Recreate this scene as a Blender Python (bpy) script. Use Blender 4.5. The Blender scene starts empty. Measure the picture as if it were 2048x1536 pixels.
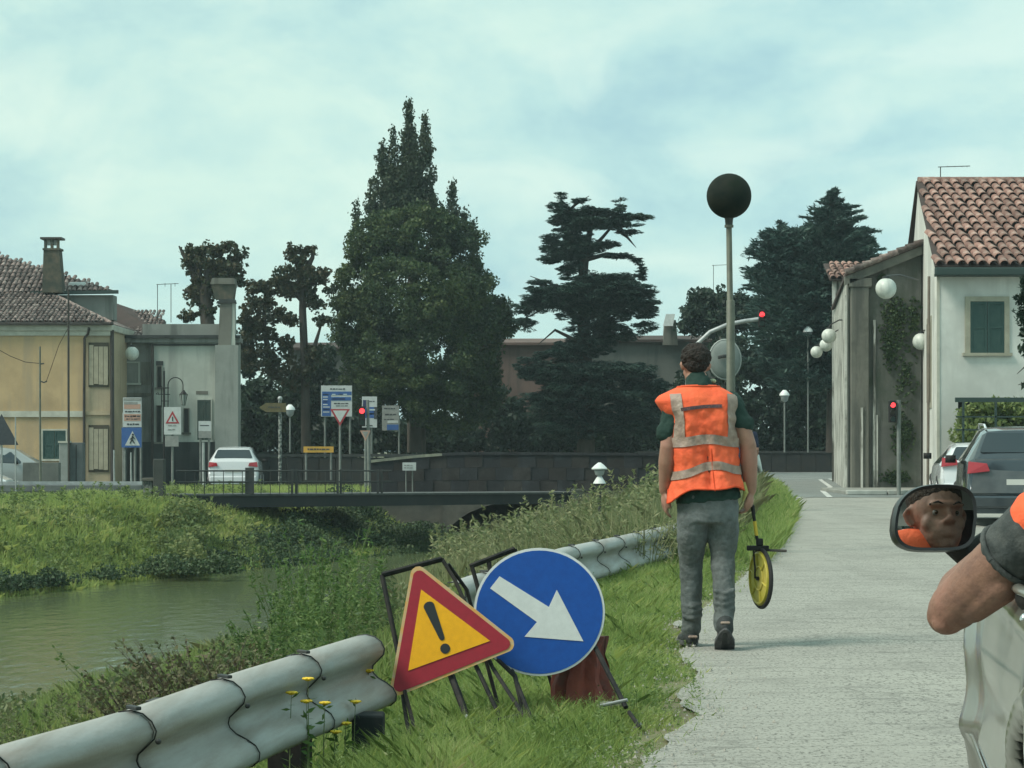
import bpy, bmesh, math, random
import numpy as np
from mathutils import Vector, Matrix, noise
R = math.radians
rng = np.random.default_rng(7)
random.seed(7)
scene = bpy.context.scene
col = scene.collection

# ------------------------------------------------------------------ camera, light, sky
HZ, EYE, FPX = 890.0, 1.2, 4400.0     # horizon row, eye height, focal length in photo pixels
cd = bpy.data.cameras.new('camera'); cam = bpy.data.objects.new('camera', cd); col.objects.link(cam)
cam.location = (0, 0, EYE); cam.rotation_euler = (R(90), 0, 0)
cd.sensor_width = 36; cd.lens = FPX/2048*36; cd.shift_y = (HZ-768)/2048
cd.clip_start = .1; cd.clip_end = 3000
scene.camera = cam
SUN = Vector((-.62, -.28, .80)).normalized()
sl = bpy.data.lights.new('sun', 'SUN'); so = bpy.data.objects.new('sun', sl); col.objects.link(so)
sl.energy = 2.7; sl.angle = R(22); sl.color = (1, .93, .82)
so.rotation_euler = SUN.to_track_quat('Z', 'Y').to_euler()
scene.view_settings.view_transform = 'Standard'; scene.view_settings.look = 'None'
scene.view_settings.exposure = 0.32; scene.view_settings.gamma = 1
scene.view_settings.use_curve_mapping = False
scene.cycles.max_bounces = 6; scene.cycles.transparent_max_bounces = 6
world = bpy.data.worlds.new('World'); scene.world = world; world.use_nodes = True
def make_world():
    nt = world.node_tree; N = nt.nodes; L = nt.links; N.clear()
    out = N.new('ShaderNodeOutputWorld')
    sky = N.new('ShaderNodeTexSky'); sky.sky_type = 'NISHITA'; sky.sun_disc = False
    sky.sun_elevation = math.asin(SUN.z); sky.sun_rotation = math.atan2(SUN.x, SUN.y)
    b1 = N.new('ShaderNodeBackground'); b1.inputs[1].default_value = .1; L.new(sky.outputs[0], b1.inputs[0])
    tc = N.new('ShaderNodeTexCoord')
    mp = N.new('ShaderNodeMapping'); mp.inputs['Scale'].default_value = (1, 1, 1.9); mp.inputs['Location'].default_value = (.35, .1, .24)
    L.new(tc.outputs['Generated'], mp.inputs[0])
    n1 = N.new('ShaderNodeTexNoise'); n1.inputs['Scale'].default_value = 6.5; n1.inputs['Detail'].default_value = 8
    n1.inputs['Roughness'].default_value = .60; n1.inputs['Distortion'].default_value = .15
    L.new(mp.outputs[0], n1.inputs['Vector'])
    r1 = N.new('ShaderNodeValToRGB'); e = r1.color_ramp.elements
    e[0].position = .33; e[0].color = (.315, .53, .585, 1); e[1].position = .60; e[1].color = (.52, .73, .675, 1)
    m = e.new(.47); m.color = (.42, .65, .645, 1)
    L.new(n1.outputs[0], r1.inputs[0])
    # second, broader layer: thin bright veil
    n2 = N.new('ShaderNodeTexNoise'); n2.inputs['Scale'].default_value = 13; n2.inputs['Detail'].default_value = 6
    n2.inputs['Distortion'].default_value = .6
    L.new(mp.outputs[0], n2.inputs['Vector'])
    r2 = N.new('ShaderNodeValToRGB'); e = r2.color_ramp.elements
    e[0].position = .50; e[0].color = (0, 0, 0, 1); e[1].position = .68; e[1].color = (.6, .6, .6, 1)
    L.new(n2.outputs[0], r2.inputs[0])
    mx = N.new('ShaderNodeMixRGB'); L.new(r2.outputs[0], mx.inputs[0]); L.new(r1.outputs[0], mx.inputs[1])
    mx.inputs[2].default_value = (.62, .79, .72, 1)
    # sun side of the sky (left) a little warmer and brighter
    dt = N.new('ShaderNodeVectorMath'); dt.operation = 'DOT_PRODUCT'
    nm = N.new('ShaderNodeVectorMath'); nm.operation = 'NORMALIZE'; L.new(tc.outputs['Generated'], nm.inputs[0])
    L.new(nm.outputs[0], dt.inputs[0]); dt.inputs[1].default_value = Vector((-.75, .55, .35)).normalized()
    mr = N.new('ShaderNodeMapRange'); mr.inputs[1].default_value = .45; mr.inputs[2].default_value = .98
    L.new(dt.outputs['Value'], mr.inputs[0])
    mx2 = N.new('ShaderNodeMixRGB'); mx2.blend_type = 'MULTIPLY'; mx2.inputs[2].default_value = (1.18, 1.08, .98, 1)
    L.new(mr.outputs[0], mx2.inputs[0]); L.new(mx.outputs[0], mx2.inputs[1])
    b2 = N.new('ShaderNodeBackground'); b2.inputs[1].default_value = 1.0; L.new(mx2.outputs[0], b2.inputs[0])
    ms = N.new('ShaderNodeMixShader'); ms.inputs[0].default_value = .94
    L.new(b1.outputs[0], ms.inputs[1]); L.new(b2.outputs[0], ms.inputs[2]); L.new(ms.outputs[0], out.inputs[0])
make_world()

# ------------------------------------------------------------------ helpers
def P(px, py, Y):
    return Vector(((px-1024)/FPX*Y, Y, EYE-(py-HZ)/FPX*Y))
def GX(px, Y): return (px-1024)/FPX*Y
def PZ(py, Y): return EYE-(py-HZ)/FPX*Y
def lin(c): c /= 255; return c/12.92 if c <= .04045 else ((c+.055)/1.055)**2.4
def S(r, g, b, k=1.0): return (min(lin(r)*k, .9), min(lin(g)*k, .9), min(lin(b)*k, .9))

def tag(o, label=None, cat=None, group=None, kind=None):
    if label: o['label'] = label
    if cat: o['category'] = cat
    if group: o['group'] = group
    if kind: o['kind'] = kind
    return o
def thing(name, label, cat, loc=(0, 0, 0), group=None, rz=0):
    o = bpy.data.objects.new(name, None); col.objects.link(o); o.location = loc; o.rotation_euler = (0, 0, rz)
    o.empty_display_size = .2
    return tag(o, label, cat, group)
def wm(o):
    m = Matrix.LocRotScale(o.location, o.rotation_euler, o.scale)
    return wm(o.parent) @ m if o.parent else m
def link(name, me, mat=None, parent=None, label=None, world=True, cat=None, group=None, kind=None):
    """world=True: the mesh is in world coordinates and gets moved into the parent's frame"""
    o = bpy.data.objects.new(name, me); col.objects.link(o)
    if parent is not None:
        o.parent = parent
        if world: me.transform(wm(parent).inverted())
    elif world and len(me.vertices):
        a = np.empty(len(me.vertices)*3, 'f'); me.vertices.foreach_get('co', a); a = a.reshape(-1, 3)
        c = Vector(((a[:, 0].min()+a[:, 0].max())/2, (a[:, 1].min()+a[:, 1].max())/2, a[:, 2].min()))
        me.transform(Matrix.Translation(-c)); o.location = c
    if mat is not None and not me.materials: me.materials.append(mat)
    return tag(o, label, cat, group, kind)
def copy_tree(o, parent=None, label=None):
    c = o.copy(); col.objects.link(c)
    if parent is not None: c.parent = parent
    if label: c['label'] = label
    for ch in list(o.children): copy_tree(ch, c)
    return c

class MB:
    def __init__(s): s.v = []; s.f = []; s.m = []
    def add(s, vs, fs, mi=0):
        b = len(s.v); s.v += [tuple(v) for v in vs]; s.f += [tuple(b+i for i in f) for f in fs]; s.m += [mi]*len(fs); return s
    def box(s, lo, hi, M=None, mi=0):
        x0, y0, z0 = lo; x1, y1, z1 = hi
        v = [Vector(p) for p in ((x0,y0,z0),(x1,y0,z0),(x1,y1,z0),(x0,y1,z0),(x0,y0,z1),(x1,y0,z1),(x1,y1,z1),(x0,y1,z1))]
        if M is not None: v = [M @ p for p in v]
        return s.add(v, [(0,3,2,1),(4,5,6,7),(0,1,5,4),(1,2,6,5),(2,3,7,6),(3,0,4,7)], mi)
    def pbox(s, px0, py0, px1, py1, Y, d=.1, mi=0):
        """box whose front face (at depth Y) covers a rectangle given in photo pixels, d deep"""
        a, b = P(px0, py0, Y), P(px1, py1, Y)
        return s.box((min(a.x, b.x), Y, min(a.z, b.z)), (max(a.x, b.x), Y+d, max(a.z, b.z)), None, mi)
    def tube(s, pts, r, n=8, cap=True, mi=0, flat=1.0, up=None):
        pts = [Vector(p) for p in pts]; k = len(pts)
        rs = list(r) if isinstance(r, (list, tuple)) else [r]*k
        vs = []; prev = None
        for i, p in enumerate(pts):
            t = (pts[min(i+1, k-1)]-pts[max(i-1, 0)])
            t = t.normalized() if t.length > 1e-9 else Vector((0, 0, 1))
            if prev is None:
                u = Vector(up) if up is not None else (Vector((0, 0, 1)) if abs(t.z) < .9 else Vector((0, 1, 0)))
                a = (u-t*u.dot(t)).normalized()
            else:
                a = prev-t*prev.dot(t)
                a = a.normalized() if a.length > 1e-6 else t.orthogonal().normalized()
            prev = a; b = t.cross(a)
            rr = rs[i]; ra, rb = rr if isinstance(rr, (list, tuple)) else (rr, rr*flat)
            for j in range(n):
                w = 2*math.pi*j/n
                vs.append(p+a*(math.cos(w)*ra)+b*(math.sin(w)*rb))
        fs = [(i*n+j, i*n+(j+1) % n, (i+1)*n+(j+1) % n, (i+1)*n+j) for i in range(k-1) for j in range(n)]
        if cap: fs += [tuple(reversed(range(n))), tuple((k-1)*n+j for j in range(n))]
        return s.add(vs, fs, mi)
    def capsule(s, pts, r, n=14, mi=0):
        """tube with rounded ends; r per point, numbers or (a, b)"""
        pts = [Vector(p) for p in pts]; r = [x if isinstance(x, (list, tuple)) else (x, x) for x in (r if isinstance(r, (list, tuple)) else [r]*len(pts))]
        t0 = (pts[0]-pts[1]).normalized(); t1 = (pts[-1]-pts[-2]).normalized()
        q = []; rr = []
        for a in (85, 60, 35): q.append(pts[0]+t0*(min(r[0])*math.sin(R(a)))); rr.append((r[0][0]*math.cos(R(a)), r[0][1]*math.cos(R(a))))
        q += pts; rr += r
        for a in (35, 60, 85): q.append(pts[-1]+t1*(min(r[-1])*math.sin(R(a)))); rr.append((r[-1][0]*math.cos(R(a)), r[-1][1]*math.cos(R(a))))
        return s.tube(q, rr, n, True, mi)
    def ell(s, c, r, n=14, m=9, M=None, mi=0):
        c = Vector(c); r = (r, r, r) if not isinstance(r, (list, tuple)) else r
        vs = []
        for i in range(m+1):
            t = math.pi*(i+.001)/(m+.002)
            for j in range(n):
                w = 2*math.pi*j/n; q = Vector((math.sin(t)*math.cos(w)*r[0], math.sin(t)*math.sin(w)*r[1], math.cos(t)*r[2]))
                vs.append(c+(M @ q if M is not None else q))
        fs = [(i*n+j, (i+1)*n+j, (i+1)*n+(j+1) % n, i*n+(j+1) % n) for i in range(m) for j in range(n)]
        return s.add(vs, fs, mi)
    def prism(s, poly, a, b, mi=0):
        """poly: list of 3-D points, extruded from offset vector a to b"""
        n = len(poly); a = Vector(a); b = Vector(b)
        vs = [Vector(p)+a for p in poly]+[Vector(p)+b for p in poly]
        fs = [tuple(range(n)), tuple(reversed(range(n, 2*n)))]+[(i, (i+1) % n, n+(i+1) % n, n+i)[::-1] for i in range(n)]
        return s.add(vs, fs, mi)
    def grid(s, nu, nv, fn, mi=0, keep=None, closed=False):
        vs = [fn(i/(nu-1), j/(nv-1)) for j in range(nv) for i in range(nu)]
        fs = []
        for j in range(nv-1):
            for i in range(nu-1):
                if keep is None or keep((i+.5)/(nu-1), (j+.5)/(nv-1)):
                    fs.append((j*nu+i, j*nu+i+1, (j+1)*nu+i+1, (j+1)*nu+i))
        return s.add(vs, fs, mi)
    def mesh(s, name, smooth=None, fixn=True):
        me = bpy.data.meshes.new(name); me.from_pydata(s.v, [], s.f)
        if any(s.m): me.polygons.foreach_set('material_index', s.m)
        if fixn:
            bm = bmesh.new(); bm.from_mesh(me); bmesh.ops.recalc_face_normals(bm, faces=bm.faces); bm.to_mesh(me); bm.free()
        if smooth:
            me.shade_smooth()
            if smooth < 180: me.set_sharp_from_angle(angle=R(smooth))
        me.update(); return me
    def build(s, name, mat, parent=None, label=None, smooth=None, world=True, bevel=0, solid=0, fixn=True, **k):
        me = s.mesh(name, smooth, fixn)
        for m in (mat if isinstance(mat, (list, tuple)) else [mat]): me.materials.append(m)
        o = link(name, me, None, parent, label, world, **k)
        if solid:
            md = o.modifiers.new('thickness', 'SOLIDIFY'); md.thickness = solid; md.offset = -1
        if bevel:
            md = o.modifiers.new('edge', 'BEVEL'); md.width = bevel; md.segments = 2; md.limit_method = 'ANGLE'; md.angle_limit = R(40)
        return o

def np_mesh(name, V, k):
    """V: (n*k, 3) vertices, consecutive k-gons"""
    n = len(V)//k
    me = bpy.data.meshes.new(name)
    me.vertices.add(len(V)); me.vertices.foreach_set('co', V.astype('f').ravel())
    me.loops.add(n*k); me.loops.foreach_set('vertex_index', np.arange(n*k, dtype='i'))
    me.polygons.add(n); me.polygons.foreach_set('loop_start', np.arange(0, n*k, k, dtype='i'))
    me.update(calc_edges=True); return me

# ------------------------------------------------------------------ materials
def nt_new(name):
    m = bpy.data.materials.new(name); m.use_nodes = True; nt = m.node_tree
    return m, nt, nt.nodes, nt.links, nt.nodes['Principled BSDF']
def M(name, c1, c2=None, scale=4, rough=.75, metal=0, bump=0, bscale=30, streak=None, c3=None, s3=1.2, spec=.4, stretch=(1, 1, 1), emit=None, es=1, coat=0, lo=.35, hi=.65, var=0):
    m, nt, N, L, b = nt_new(name)
    b.inputs['Base Color'].default_value = (*c1, 1); b.inputs['Roughness'].default_value = rough
    b.inputs['Metallic'].default_value = metal; b.inputs['Specular IOR Level'].default_value = spec
    if coat: b.inputs['Coat Weight'].default_value = coat; b.inputs['Coat Roughness'].default_value = .06
    tc = N.new('ShaderNodeTexCoord'); mp = N.new('ShaderNodeMapping'); mp.inputs['Scale'].default_value = stretch
    L.new(tc.outputs['Object'], mp.inputs[0]); cur = None
    def layer(cur_sock, base, c, sc, vec, lo, hi, det=8):
        n = N.new('ShaderNodeTexNoise'); n.inputs['Scale'].default_value = sc; n.inputs['Detail'].default_value = det
        n.inputs['Roughness'].default_value = .62
        L.new(vec, n.inputs['Vector'])
        mr = N.new('ShaderNodeMapRange'); mr.inputs[1].default_value = lo; mr.inputs[2].default_value = hi; L.new(n.outputs[0], mr.inputs[0])
        mx = N.new('ShaderNodeMixRGB'); L.new(mr.outputs[0], mx.inputs[0])
        if cur_sock is None: mx.inputs[1].default_value = (*base, 1)
        else: L.new(cur_sock, mx.inputs[1])
        mx.inputs[2].default_value = (*c, 1); return mx.outputs[0]
    if c2: cur = layer(None, c1, c2, scale, mp.outputs[0], lo, hi)
    if c3: cur = layer(cur, c1, c3, s3, mp.outputs[0], .5, .68)
    if streak:      # weather streaks running down a wall: (colour, scale, amount)
        m2 = N.new('ShaderNodeMapping'); m2.inputs['Scale'].default_value = (1, 1, .12); L.new(tc.outputs['Object'], m2.inputs[0])
        cur = layer(cur, c1, streak[0], streak[1], m2.outputs[0], .5, .5+streak[2])
    if var:         # every piece its own shade
        oi = N.new('ShaderNodeObjectInfo'); gg = N.new('ShaderNodeNewGeometry')
        ad = N.new('ShaderNodeMath'); ad.operation = 'ADD'; L.new(oi.outputs['Random'], ad.inputs[0]); L.new(gg.outputs['Random Per Island'], ad.inputs[1])
        fr = N.new('ShaderNodeMath'); fr.operation = 'FRACT'; L.new(ad.outputs[0], fr.inputs[0])
        m3 = N.new('ShaderNodeMapRange'); m3.inputs[3].default_value = 1-var; m3.inputs[4].default_value = 1+var; L.new(fr.outputs[0], m3.inputs[0])
        vm = N.new('ShaderNodeVectorMath'); vm.operation = 'SCALE'; L.new(cur, vm.inputs[0]); L.new(m3.outputs[0], vm.inputs['Scale']); cur = vm.outputs[0]
    if cur is not None: L.new(cur, b.inputs['Base Color'])
    if bump:
        n = N.new('ShaderNodeTexNoise'); n.inputs['Scale'].default_value = bscale; n.inputs['Detail'].default_value = 6
        L.new(tc.outputs['Object'], n.inputs['Vector'])
        bp = N.new('ShaderNodeBump'); bp.inputs['Strength'].default_value = bump; bp.inputs['Distance'].default_value = .02
        L.new(n.outputs[0], bp.inputs['Height']); L.new(bp.outputs[0], b.inputs['Normal'])
    if emit:
        b.inputs['Emission Color'].default_value = (*emit, 1); b.inputs['Emission Strength'].default_value = es
    return m
def LEAF(name, cols, rough=.55, trans=.25, clump=1.5):
    """foliage: colour varies leaf by leaf and clump by clump"""
    m, nt, N, L, b = nt_new(name)
    g = N.new('ShaderNodeNewGeometry'); tc = N.new('ShaderNodeTexCoord')
    r = N.new('ShaderNodeValToRGB'); el = r.color_ramp.elements
    k = len(cols)
    while len(el) < k: el.new(.5)
    for i, c in enumerate(cols): el[i].position = i/(k-1); el[i].color = (*c, 1)
    n = N.new('ShaderNodeTexNoise'); n.inputs['Scale'].default_value = clump; n.inputs['Detail'].default_value = 3
    L.new(tc.outputs['Object'], n.inputs['Vector'])
    mr = N.new('ShaderNodeMapRange'); mr.inputs[1].default_value = .3; mr.inputs[2].default_value = .7; L.new(n.outputs[0], mr.inputs[0])
    mm = N.new('ShaderNodeMath'); mm.operation = 'MULTIPLY'; mm.inputs[1].default_value = .45; L.new(g.outputs['Random Per Island'], mm.inputs[0])
    ma = N.new('ShaderNodeMath'); ma.operation = 'MULTIPLY_ADD'; ma.inputs[1].default_value = .55
    L.new(mr.outputs[0], ma.inputs[0]); L.new(mm.outputs[0], ma.inputs[2]); L.new(ma.outputs[0], r.inputs[0])
    L.new(r.outputs[0], b.inputs['Base Color']); b.inputs['Roughness'].default_value = rough; b.inputs['Specular IOR Level'].default_value = .25
    t = N.new('ShaderNodeBsdfTranslucent'); L.new(r.outputs[0], t.inputs[0])
    mx = N.new('ShaderNodeMixShader'); mx.inputs[0].default_value = trans
    o = N['Material Output']; L.new(b.outputs[0], mx.inputs[1]); L.new(t.outputs[0], mx.inputs[2]); L.new(mx.outputs[0], o.inputs[0])
    return m
def GLASS(name, c=(.02, .03, .035), rough=.06):
    return M(name, c, rough=rough, spec=.8)

m_pole2 = M('street_pole', (.20, .22, .20), (.13, .145, .135), 4, .7)
m_black = M('black_paint', (.012, .014, .015), (.03, .028, .025), 20, .7, spec=.2)
m_rubber = M('rubber', (.015, .015, .015), (.03, .03, .03), 12, .8)
m_galv = M('galvanised', (.42, .45, .45), (.30, .32, .32), 6, .5, .3, .1, 40)
m_dark_metal = M('dark_metal', (.03, .036, .038), (.05, .05, .045), 6, .6)
m_pole = M('pole_paint', (.16, .17, .13), (.10, .11, .09), 5, .6, 0, .1, 20)
m_glass = GLASS('window_glass')
m_white_paint = M('white_enamel', (.72, .76, .74), (.6, .64, .62), 6, .45)
m_red_lens = M('lit_red_lens', (.6, .03, .03), emit=(1, .05, .06), es=1.7, rough=.3)
m_globe = M('opal_globe', (.62, .66, .60), (.45, .49, .45), 5, .35, streak=((.3, .33, .3), 5, .3))
# ------------------------------------------------------------------ terrain
def interp(tab, y):
    xs = [t[0] for t in tab]; vs = [t[1] for t in tab]
    return np.interp(y, xs, vs)
T_ER = [(0, -.9), (7, .2), (8.2, .46), (9.8, .80), (14.7, 1.12), (19.6, 2.03), (26.4, 3.16), (36.4, 4.6), (52.8, 6.4), (70, 8.1), (97, 10.6)]
T_BT = [(0, -3.0), (6, -1.75), (9.6, -1.0), (13.5, -.65), (17.8, .1), (23, 1.4), (36, 3.2), (52, 5.0), (60, 5.2), (70, 6.0), (97, 8)]
T_NW = [(0, -10), (22.4, -5.2), (30.8, -3.3), (41, -2.4), (52, .6), (60, 2.9), (66, 3.6), (97, 7)]
T_FW = [(0, -19), (40.4, -9.4), (46.5, -7.33), (56, -3.5), (62, -1.4), (66, -.9), (97, 6)]
ZW = -1.6
def er(y): return interp(T_ER, y)
def bt(y): return interp(T_BT, y)
def nw(y): return interp(T_NW, y)
def fw(y): return interp(T_FW, y)
def smooth(t): t = np.clip(t, 0, 1); return t*t*(3-2*t)
def hz(x, y):
    """terrain height (numpy arrays or numbers)"""
    x = np.asarray(x, float); y = np.asarray(y, float)
    e, b, n, f = er(y), bt(y), nw(y), fw(y)
    zl = -.28-.12*smooth((y-58)/12)
    dip = .24*smooth((b+.85-x)/.6)*(1-smooth((y-10.6)/3))
    near = -.02-dip-(1.7)*np.clip((b-x)/np.maximum(b-n, .1), 0, 1)**.9
    far = zl+(-1.72-zl)*smooth((x-(f-4.2))/4.2)
    mid = (n+f)/2
    z = np.where(x > mid, np.where(x < n, -1.72-.7*smooth((n-x)/1.0), near), np.where(x > f, -1.72-.7*smooth((x-f)/1.0), far))
    z = np.where(x >= b, -.02-dip, z)
    return z
def build_ground():
    ys = list(np.arange(-20, 0, 5))+list(np.arange(0, 30, .5))+list(np.arange(30, 66, 1))
    vs = []; rows = 0
    for y in ys:
        e, b, n, f = er(y), bt(y), nw(y), fw(y)
        xs = [-450, -120, -60, -35, f-12, f-7, f-5]+list(np.linspace(f-4.2, f, 9))+[f+.5, f+1, (n+f)/2, n-1, n-.5]+list(np.linspace(n, b, 10))+[b+.15, b+.3, b+.45, b+.6, b+.86, e, e+.6, e+3, 30, 60, 120, 450]
        xs = sorted(xs)
        for x in xs:
            z = float(hz(x, y)); 
            if abs(x) < 40 and f-5 < x < b: z += .10*noise.noise(Vector((x*.8, y*.5, 0)))
            if x > e+.2: z = -.02
            vs.append((x, y, z))
        nx = len(xs); rows += 1
    # past the stone bridge: flat again
    for y in (66.01, 72, 100, 150, 250, 500):
        for i in range(nx):
            x = -400+800*i/(nx-1) if y > 70 else vs[(rows-7 if 0 else 0)*nx+i][0]
            x = vs[i+nx*(len(ys)-1)][0] if y < 80 else -450+900*i/(nx-1)
            vs.append((x, y, -.4 if x < 2 else (-.02 if x > 6 else -.4+.38*(x-2)/4)))
        rows += 1
    fs = [(j*nx+i, j*nx+i+1, (j+1)*nx+i+1, (j+1)*nx+i) for j in range(rows-1) for i in range(nx-1)]
    mb = MB(); mb.add(vs, fs)
    m = M('soil_and_turf', (.12, .14, .06), (.20, .185, .11), 3, .95, bump=.5, bscale=12, c3=(.12, .10, .065), s3=.8)
    return mb.build('ground', m, None, kind='structure', smooth=180, world=False)
build_ground()

m, nt, N, L, b = nt_new('canal_water_surface')
b.inputs['Base Color'].default_value = (.085, .11, .05, 1); b.inputs['Roughness'].default_value = .12; b.inputs['IOR'].default_value = 1.33
tc = N.new('ShaderNodeTexCoord'); mp = N.new('ShaderNodeMapping'); mp.inputs['Scale'].default_value = (1.2, .5, 1); L.new(tc.outputs['Object'], mp.inputs[0])
n = N.new('ShaderNodeTexNoise'); n.inputs['Scale'].default_value = 3.2; n.inputs['Detail'].default_value = 4; L.new(mp.outputs[0], n.inputs['Vector'])
bp = N.new('ShaderNodeBump'); bp.inputs['Strength'].default_value = .35; bp.inputs['Distance'].default_value = .06; L.new(n.outputs[0], bp.inputs['Height']); L.new(bp.outputs[0], b.inputs['Normal'])
mb = MB()
ysw = list(np.arange(-20, 66.1, 4))
vs = []
for y in ysw: vs += [(fw(y)-1.2, y, ZW), (nw(y)+1.2, y, ZW)]
mb.add(vs, [(2*i, 2*i+1, 2*i+3, 2*i+2) for i in range(len(ysw)-1)])
mb.build('canal_water', m, None, kind='structure', world=False)

# roads
def road_mat(name, c1, c2, spots):
    m, nt, N, L, b = nt_new(name); b.inputs['Roughness'].default_value = .9; b.inputs['Specular IOR Level'].default_value = .2
    tc = N.new('ShaderNodeTexCoord')
    def nz(sc, det, st=(1, 1, 1), rgh=.6):
        mp = N.new('ShaderNodeMapping'); mp.inputs['Scale'].default_value = st; L.new(tc.outputs['Object'], mp.inputs[0])
        n = N.new('ShaderNodeTexNoise'); n.inputs['Scale'].default_value = sc; n.inputs['Detail'].default_value = det; n.inputs['Roughness'].default_value = rgh
        L.new(mp.outputs[0], n.inputs['Vector']); return n.outputs[0]
    def rng_(s, lo, hi):
        r = N.new('ShaderNodeMapRange'); r.inputs[1].default_value = lo; r.inputs[2].default_value = hi; L.new(s, r.inputs[0]); return r.outputs[0]
    def mix(f, a, c, fac=1.0, mode='MIX'):
        mx = N.new('ShaderNodeMixRGB'); mx.blend_type = mode
        mm = N.new('ShaderNodeMath'); mm.operation = 'MULTIPLY'; mm.inputs[1].default_value = fac; L.new(f, mm.inputs[0]); L.new(mm.outputs[0], mx.inputs[0])
        if isinstance(a, tuple): mx.inputs[1].default_value = (*a, 1)
        else: L.new(a, mx.inputs[1])
        mx.inputs[2].default_value = (*c, 1); return mx.outputs[0]
    c = mix(rng_(nz(.5, 5), .35, .65), c1, c2)
    c = mix(rng_(nz(45, 3, rgh=.8), .45, .60), c, tuple(x*1.45 for x in c1), .6)
    c = mix(rng_(nz(60, 3, (1, .55, 1)), .53, .64), c, tuple(x*.38 for x in c1), .8)
    c = mix(rng_(nz(2.2, 7, (.6, 2.2, 1)), .54, .70), c, spots, .5)
    c = mix(rng_(nz(5, 8, (.4, 2.6, 1)), .55, .68), c, tuple(x*.5 for x in c1), .6)
    c = mix(rng_(nz(1.3, 5, (1, .6, 1)), .52, .72), c, tuple(x*.72 for x in c1), .6)
    # hairline cracks, mostly across the lane, and paler wheel tracks
    vo = N.new('ShaderNodeTexVoronoi'); vo.feature = 'DISTANCE_TO_EDGE'; vo.inputs['Scale'].default_value = .55
    mpv = N.new('ShaderNodeMapping'); mpv.inputs['Scale'].default_value = (.55, 1.6, 1); L.new(tc.outputs['Object'], mpv.inputs[0])
    dn = N.new('ShaderNodeTexNoise'); dn.inputs['Scale'].default_value = 3; dn.inputs['Detail'].default_value = 6; L.new(mpv.outputs[0], dn.inputs['Vector'])
    av = N.new('ShaderNodeVectorMath'); av.operation = 'MULTIPLY_ADD'; av.inputs[1].default_value = (.5, .5, 0); L.new(dn.outputs[1], av.inputs[0]); L.new(mpv.outputs[0], av.inputs[2]); L.new(av.outputs[0], vo.inputs['Vector'])
    c = mix(rng_(vo.outputs['Distance'], .012, .003), c, tuple(x*.5 for x in c1), .4)
    c = mix(rng_(nz(.35, 3, (3.0, .12, 1)), .52, .62), c, tuple(x*1.22 for x in c1), .5)
    L.new(c, b.inputs['Base Color'])
    bp = N.new('ShaderNodeBump'); bp.inputs['Strength'].default_value = .5; bp.inputs['Distance'].default_value = .01
    L.new(nz(80, 4), bp.inputs['Height']); L.new(bp.outputs[0], b.inputs['Normal'])
    return m
m_road = road_mat('worn_asphalt', (.28, .28, .25), (.335, .335, .295), (.20, .20, .185))
m_road2 = road_mat('grey_asphalt', (.18, .20, .19), (.23, .245, .23), (.12, .13, .13))
mb = MB(); vs = []
ysr = list(np.arange(-20, 7, 1))+list(np.arange(7, 24, .12))+list(np.arange(24, 58.1, .5))
for i, y in enumerate(ysr):
    w = .12*noise.noise(Vector((0, y*.9, 3)))+.05*noise.noise(Vector((0, y*3, 9)))+.025*noise.noise(Vector((0, y*9, 5)))
    vs += [(er(y)+w, y, -.003), (er(y)+.8, y, .006), (er(y)+4, y, .008), (60, y, .008)]
mb.add(vs, [(4*i+k, 4*i+k+1, 4*i+4+k+1, 4*i+4+k) for i in range(len(ysr)-1) for k in range(3)])
mb.build('road', m_road, None, kind='structure', world=False)
# darker crossing road beyond
mb = MB(); vs = []
for y in (50, 56, 62, 70, 80, 97): vs += [(er(y)+.2+.5*math.sin(y), y, .014), (70, y, .014)]
mb.add(vs, [(2*i, 2*i+1, 2*i+3, 2*i+2) for i in range(5)])
mb.build('crossing_road', m_road2, None, kind='structure', world=False)
mb = MB().add([(-80, 66.3, -.34), (3, 66.3, -.34), (9, 70, .0), (9, 79, .0), (3, 79, -.34), (-80, 79, -.34)], [(0, 1, 4, 5), (1, 2, 3, 4)])
mb.build('village_street', m_road2, None, kind='structure', world=False)
# painted markings and the kerb stones
m_mark = M('worn_white_marking', (.62, .64, .60), (.35, .36, .34), 3, .8)
def strip(name, pts, w, z, mat, **k):
    mb = MB(); n = len(pts); vs = []
    for i, p in enumerate(pts):
        a = Vector(pts[max(i-1, 0)]); b_ = Vector(pts[min(i+1, n-1)]); t = (b_-a).normalized(); nn = Vector((-t.y, t.x))
        q = Vector(p); vs += [(q.x+nn.x*w/2, q.y+nn.y*w/2, z), (q.x-nn.x*w/2, q.y-nn.y*w/2, z)]
    mb.add(vs, [(2*i, 2*i+1, 2*i+3, 2*i+2) for i in range(n-1)])
    return mb.build(name, mat, None, world=False, kind='structure', **k)
def GP(px, py, z=0.0):
    Y = (EYE-z)*FPX/(py-HZ); return (GX(px, Y), Y)
strip('road_marking', [GP(1688, 966), GP(1655, 958), GP(1640, 960), GP(1661, 975), GP(1645, 983), GP(1660, 996)], .13, .019, m_mark)
strip('road_marking', [GP(1545, 999), GP(1610, 996)], .16, .019, m_mark)
strip('road_marking', [GP(1550, 957), GP(1625, 958)], .25, .019, m_mark)
m_kerb = M('kerb_stone', (.42, .44, .40), (.30, .32, .29), 3, .85)
m_pave = M('pavement_concrete', (.27, .28, .25), (.2, .21, .19), 2, .9)
pv = thing('pavement', 'raised concrete pavement in front of the barn and white house', 'pavement', (8.5, 52.5, 0)); pv['kind'] = 'structure'; del pv['category']
MB().box((8.0, 52.45, 0), (24, 57.0, .10)).build('slab', m_pave, pv, bevel=.02)
for i in range(10):
    x = 7.95+i*.98
    MB().box((x, 52.2, .015), (x+.95, 52.44, .125)).build('kerbstone', m_kerb, pv, bevel=.02)
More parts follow.
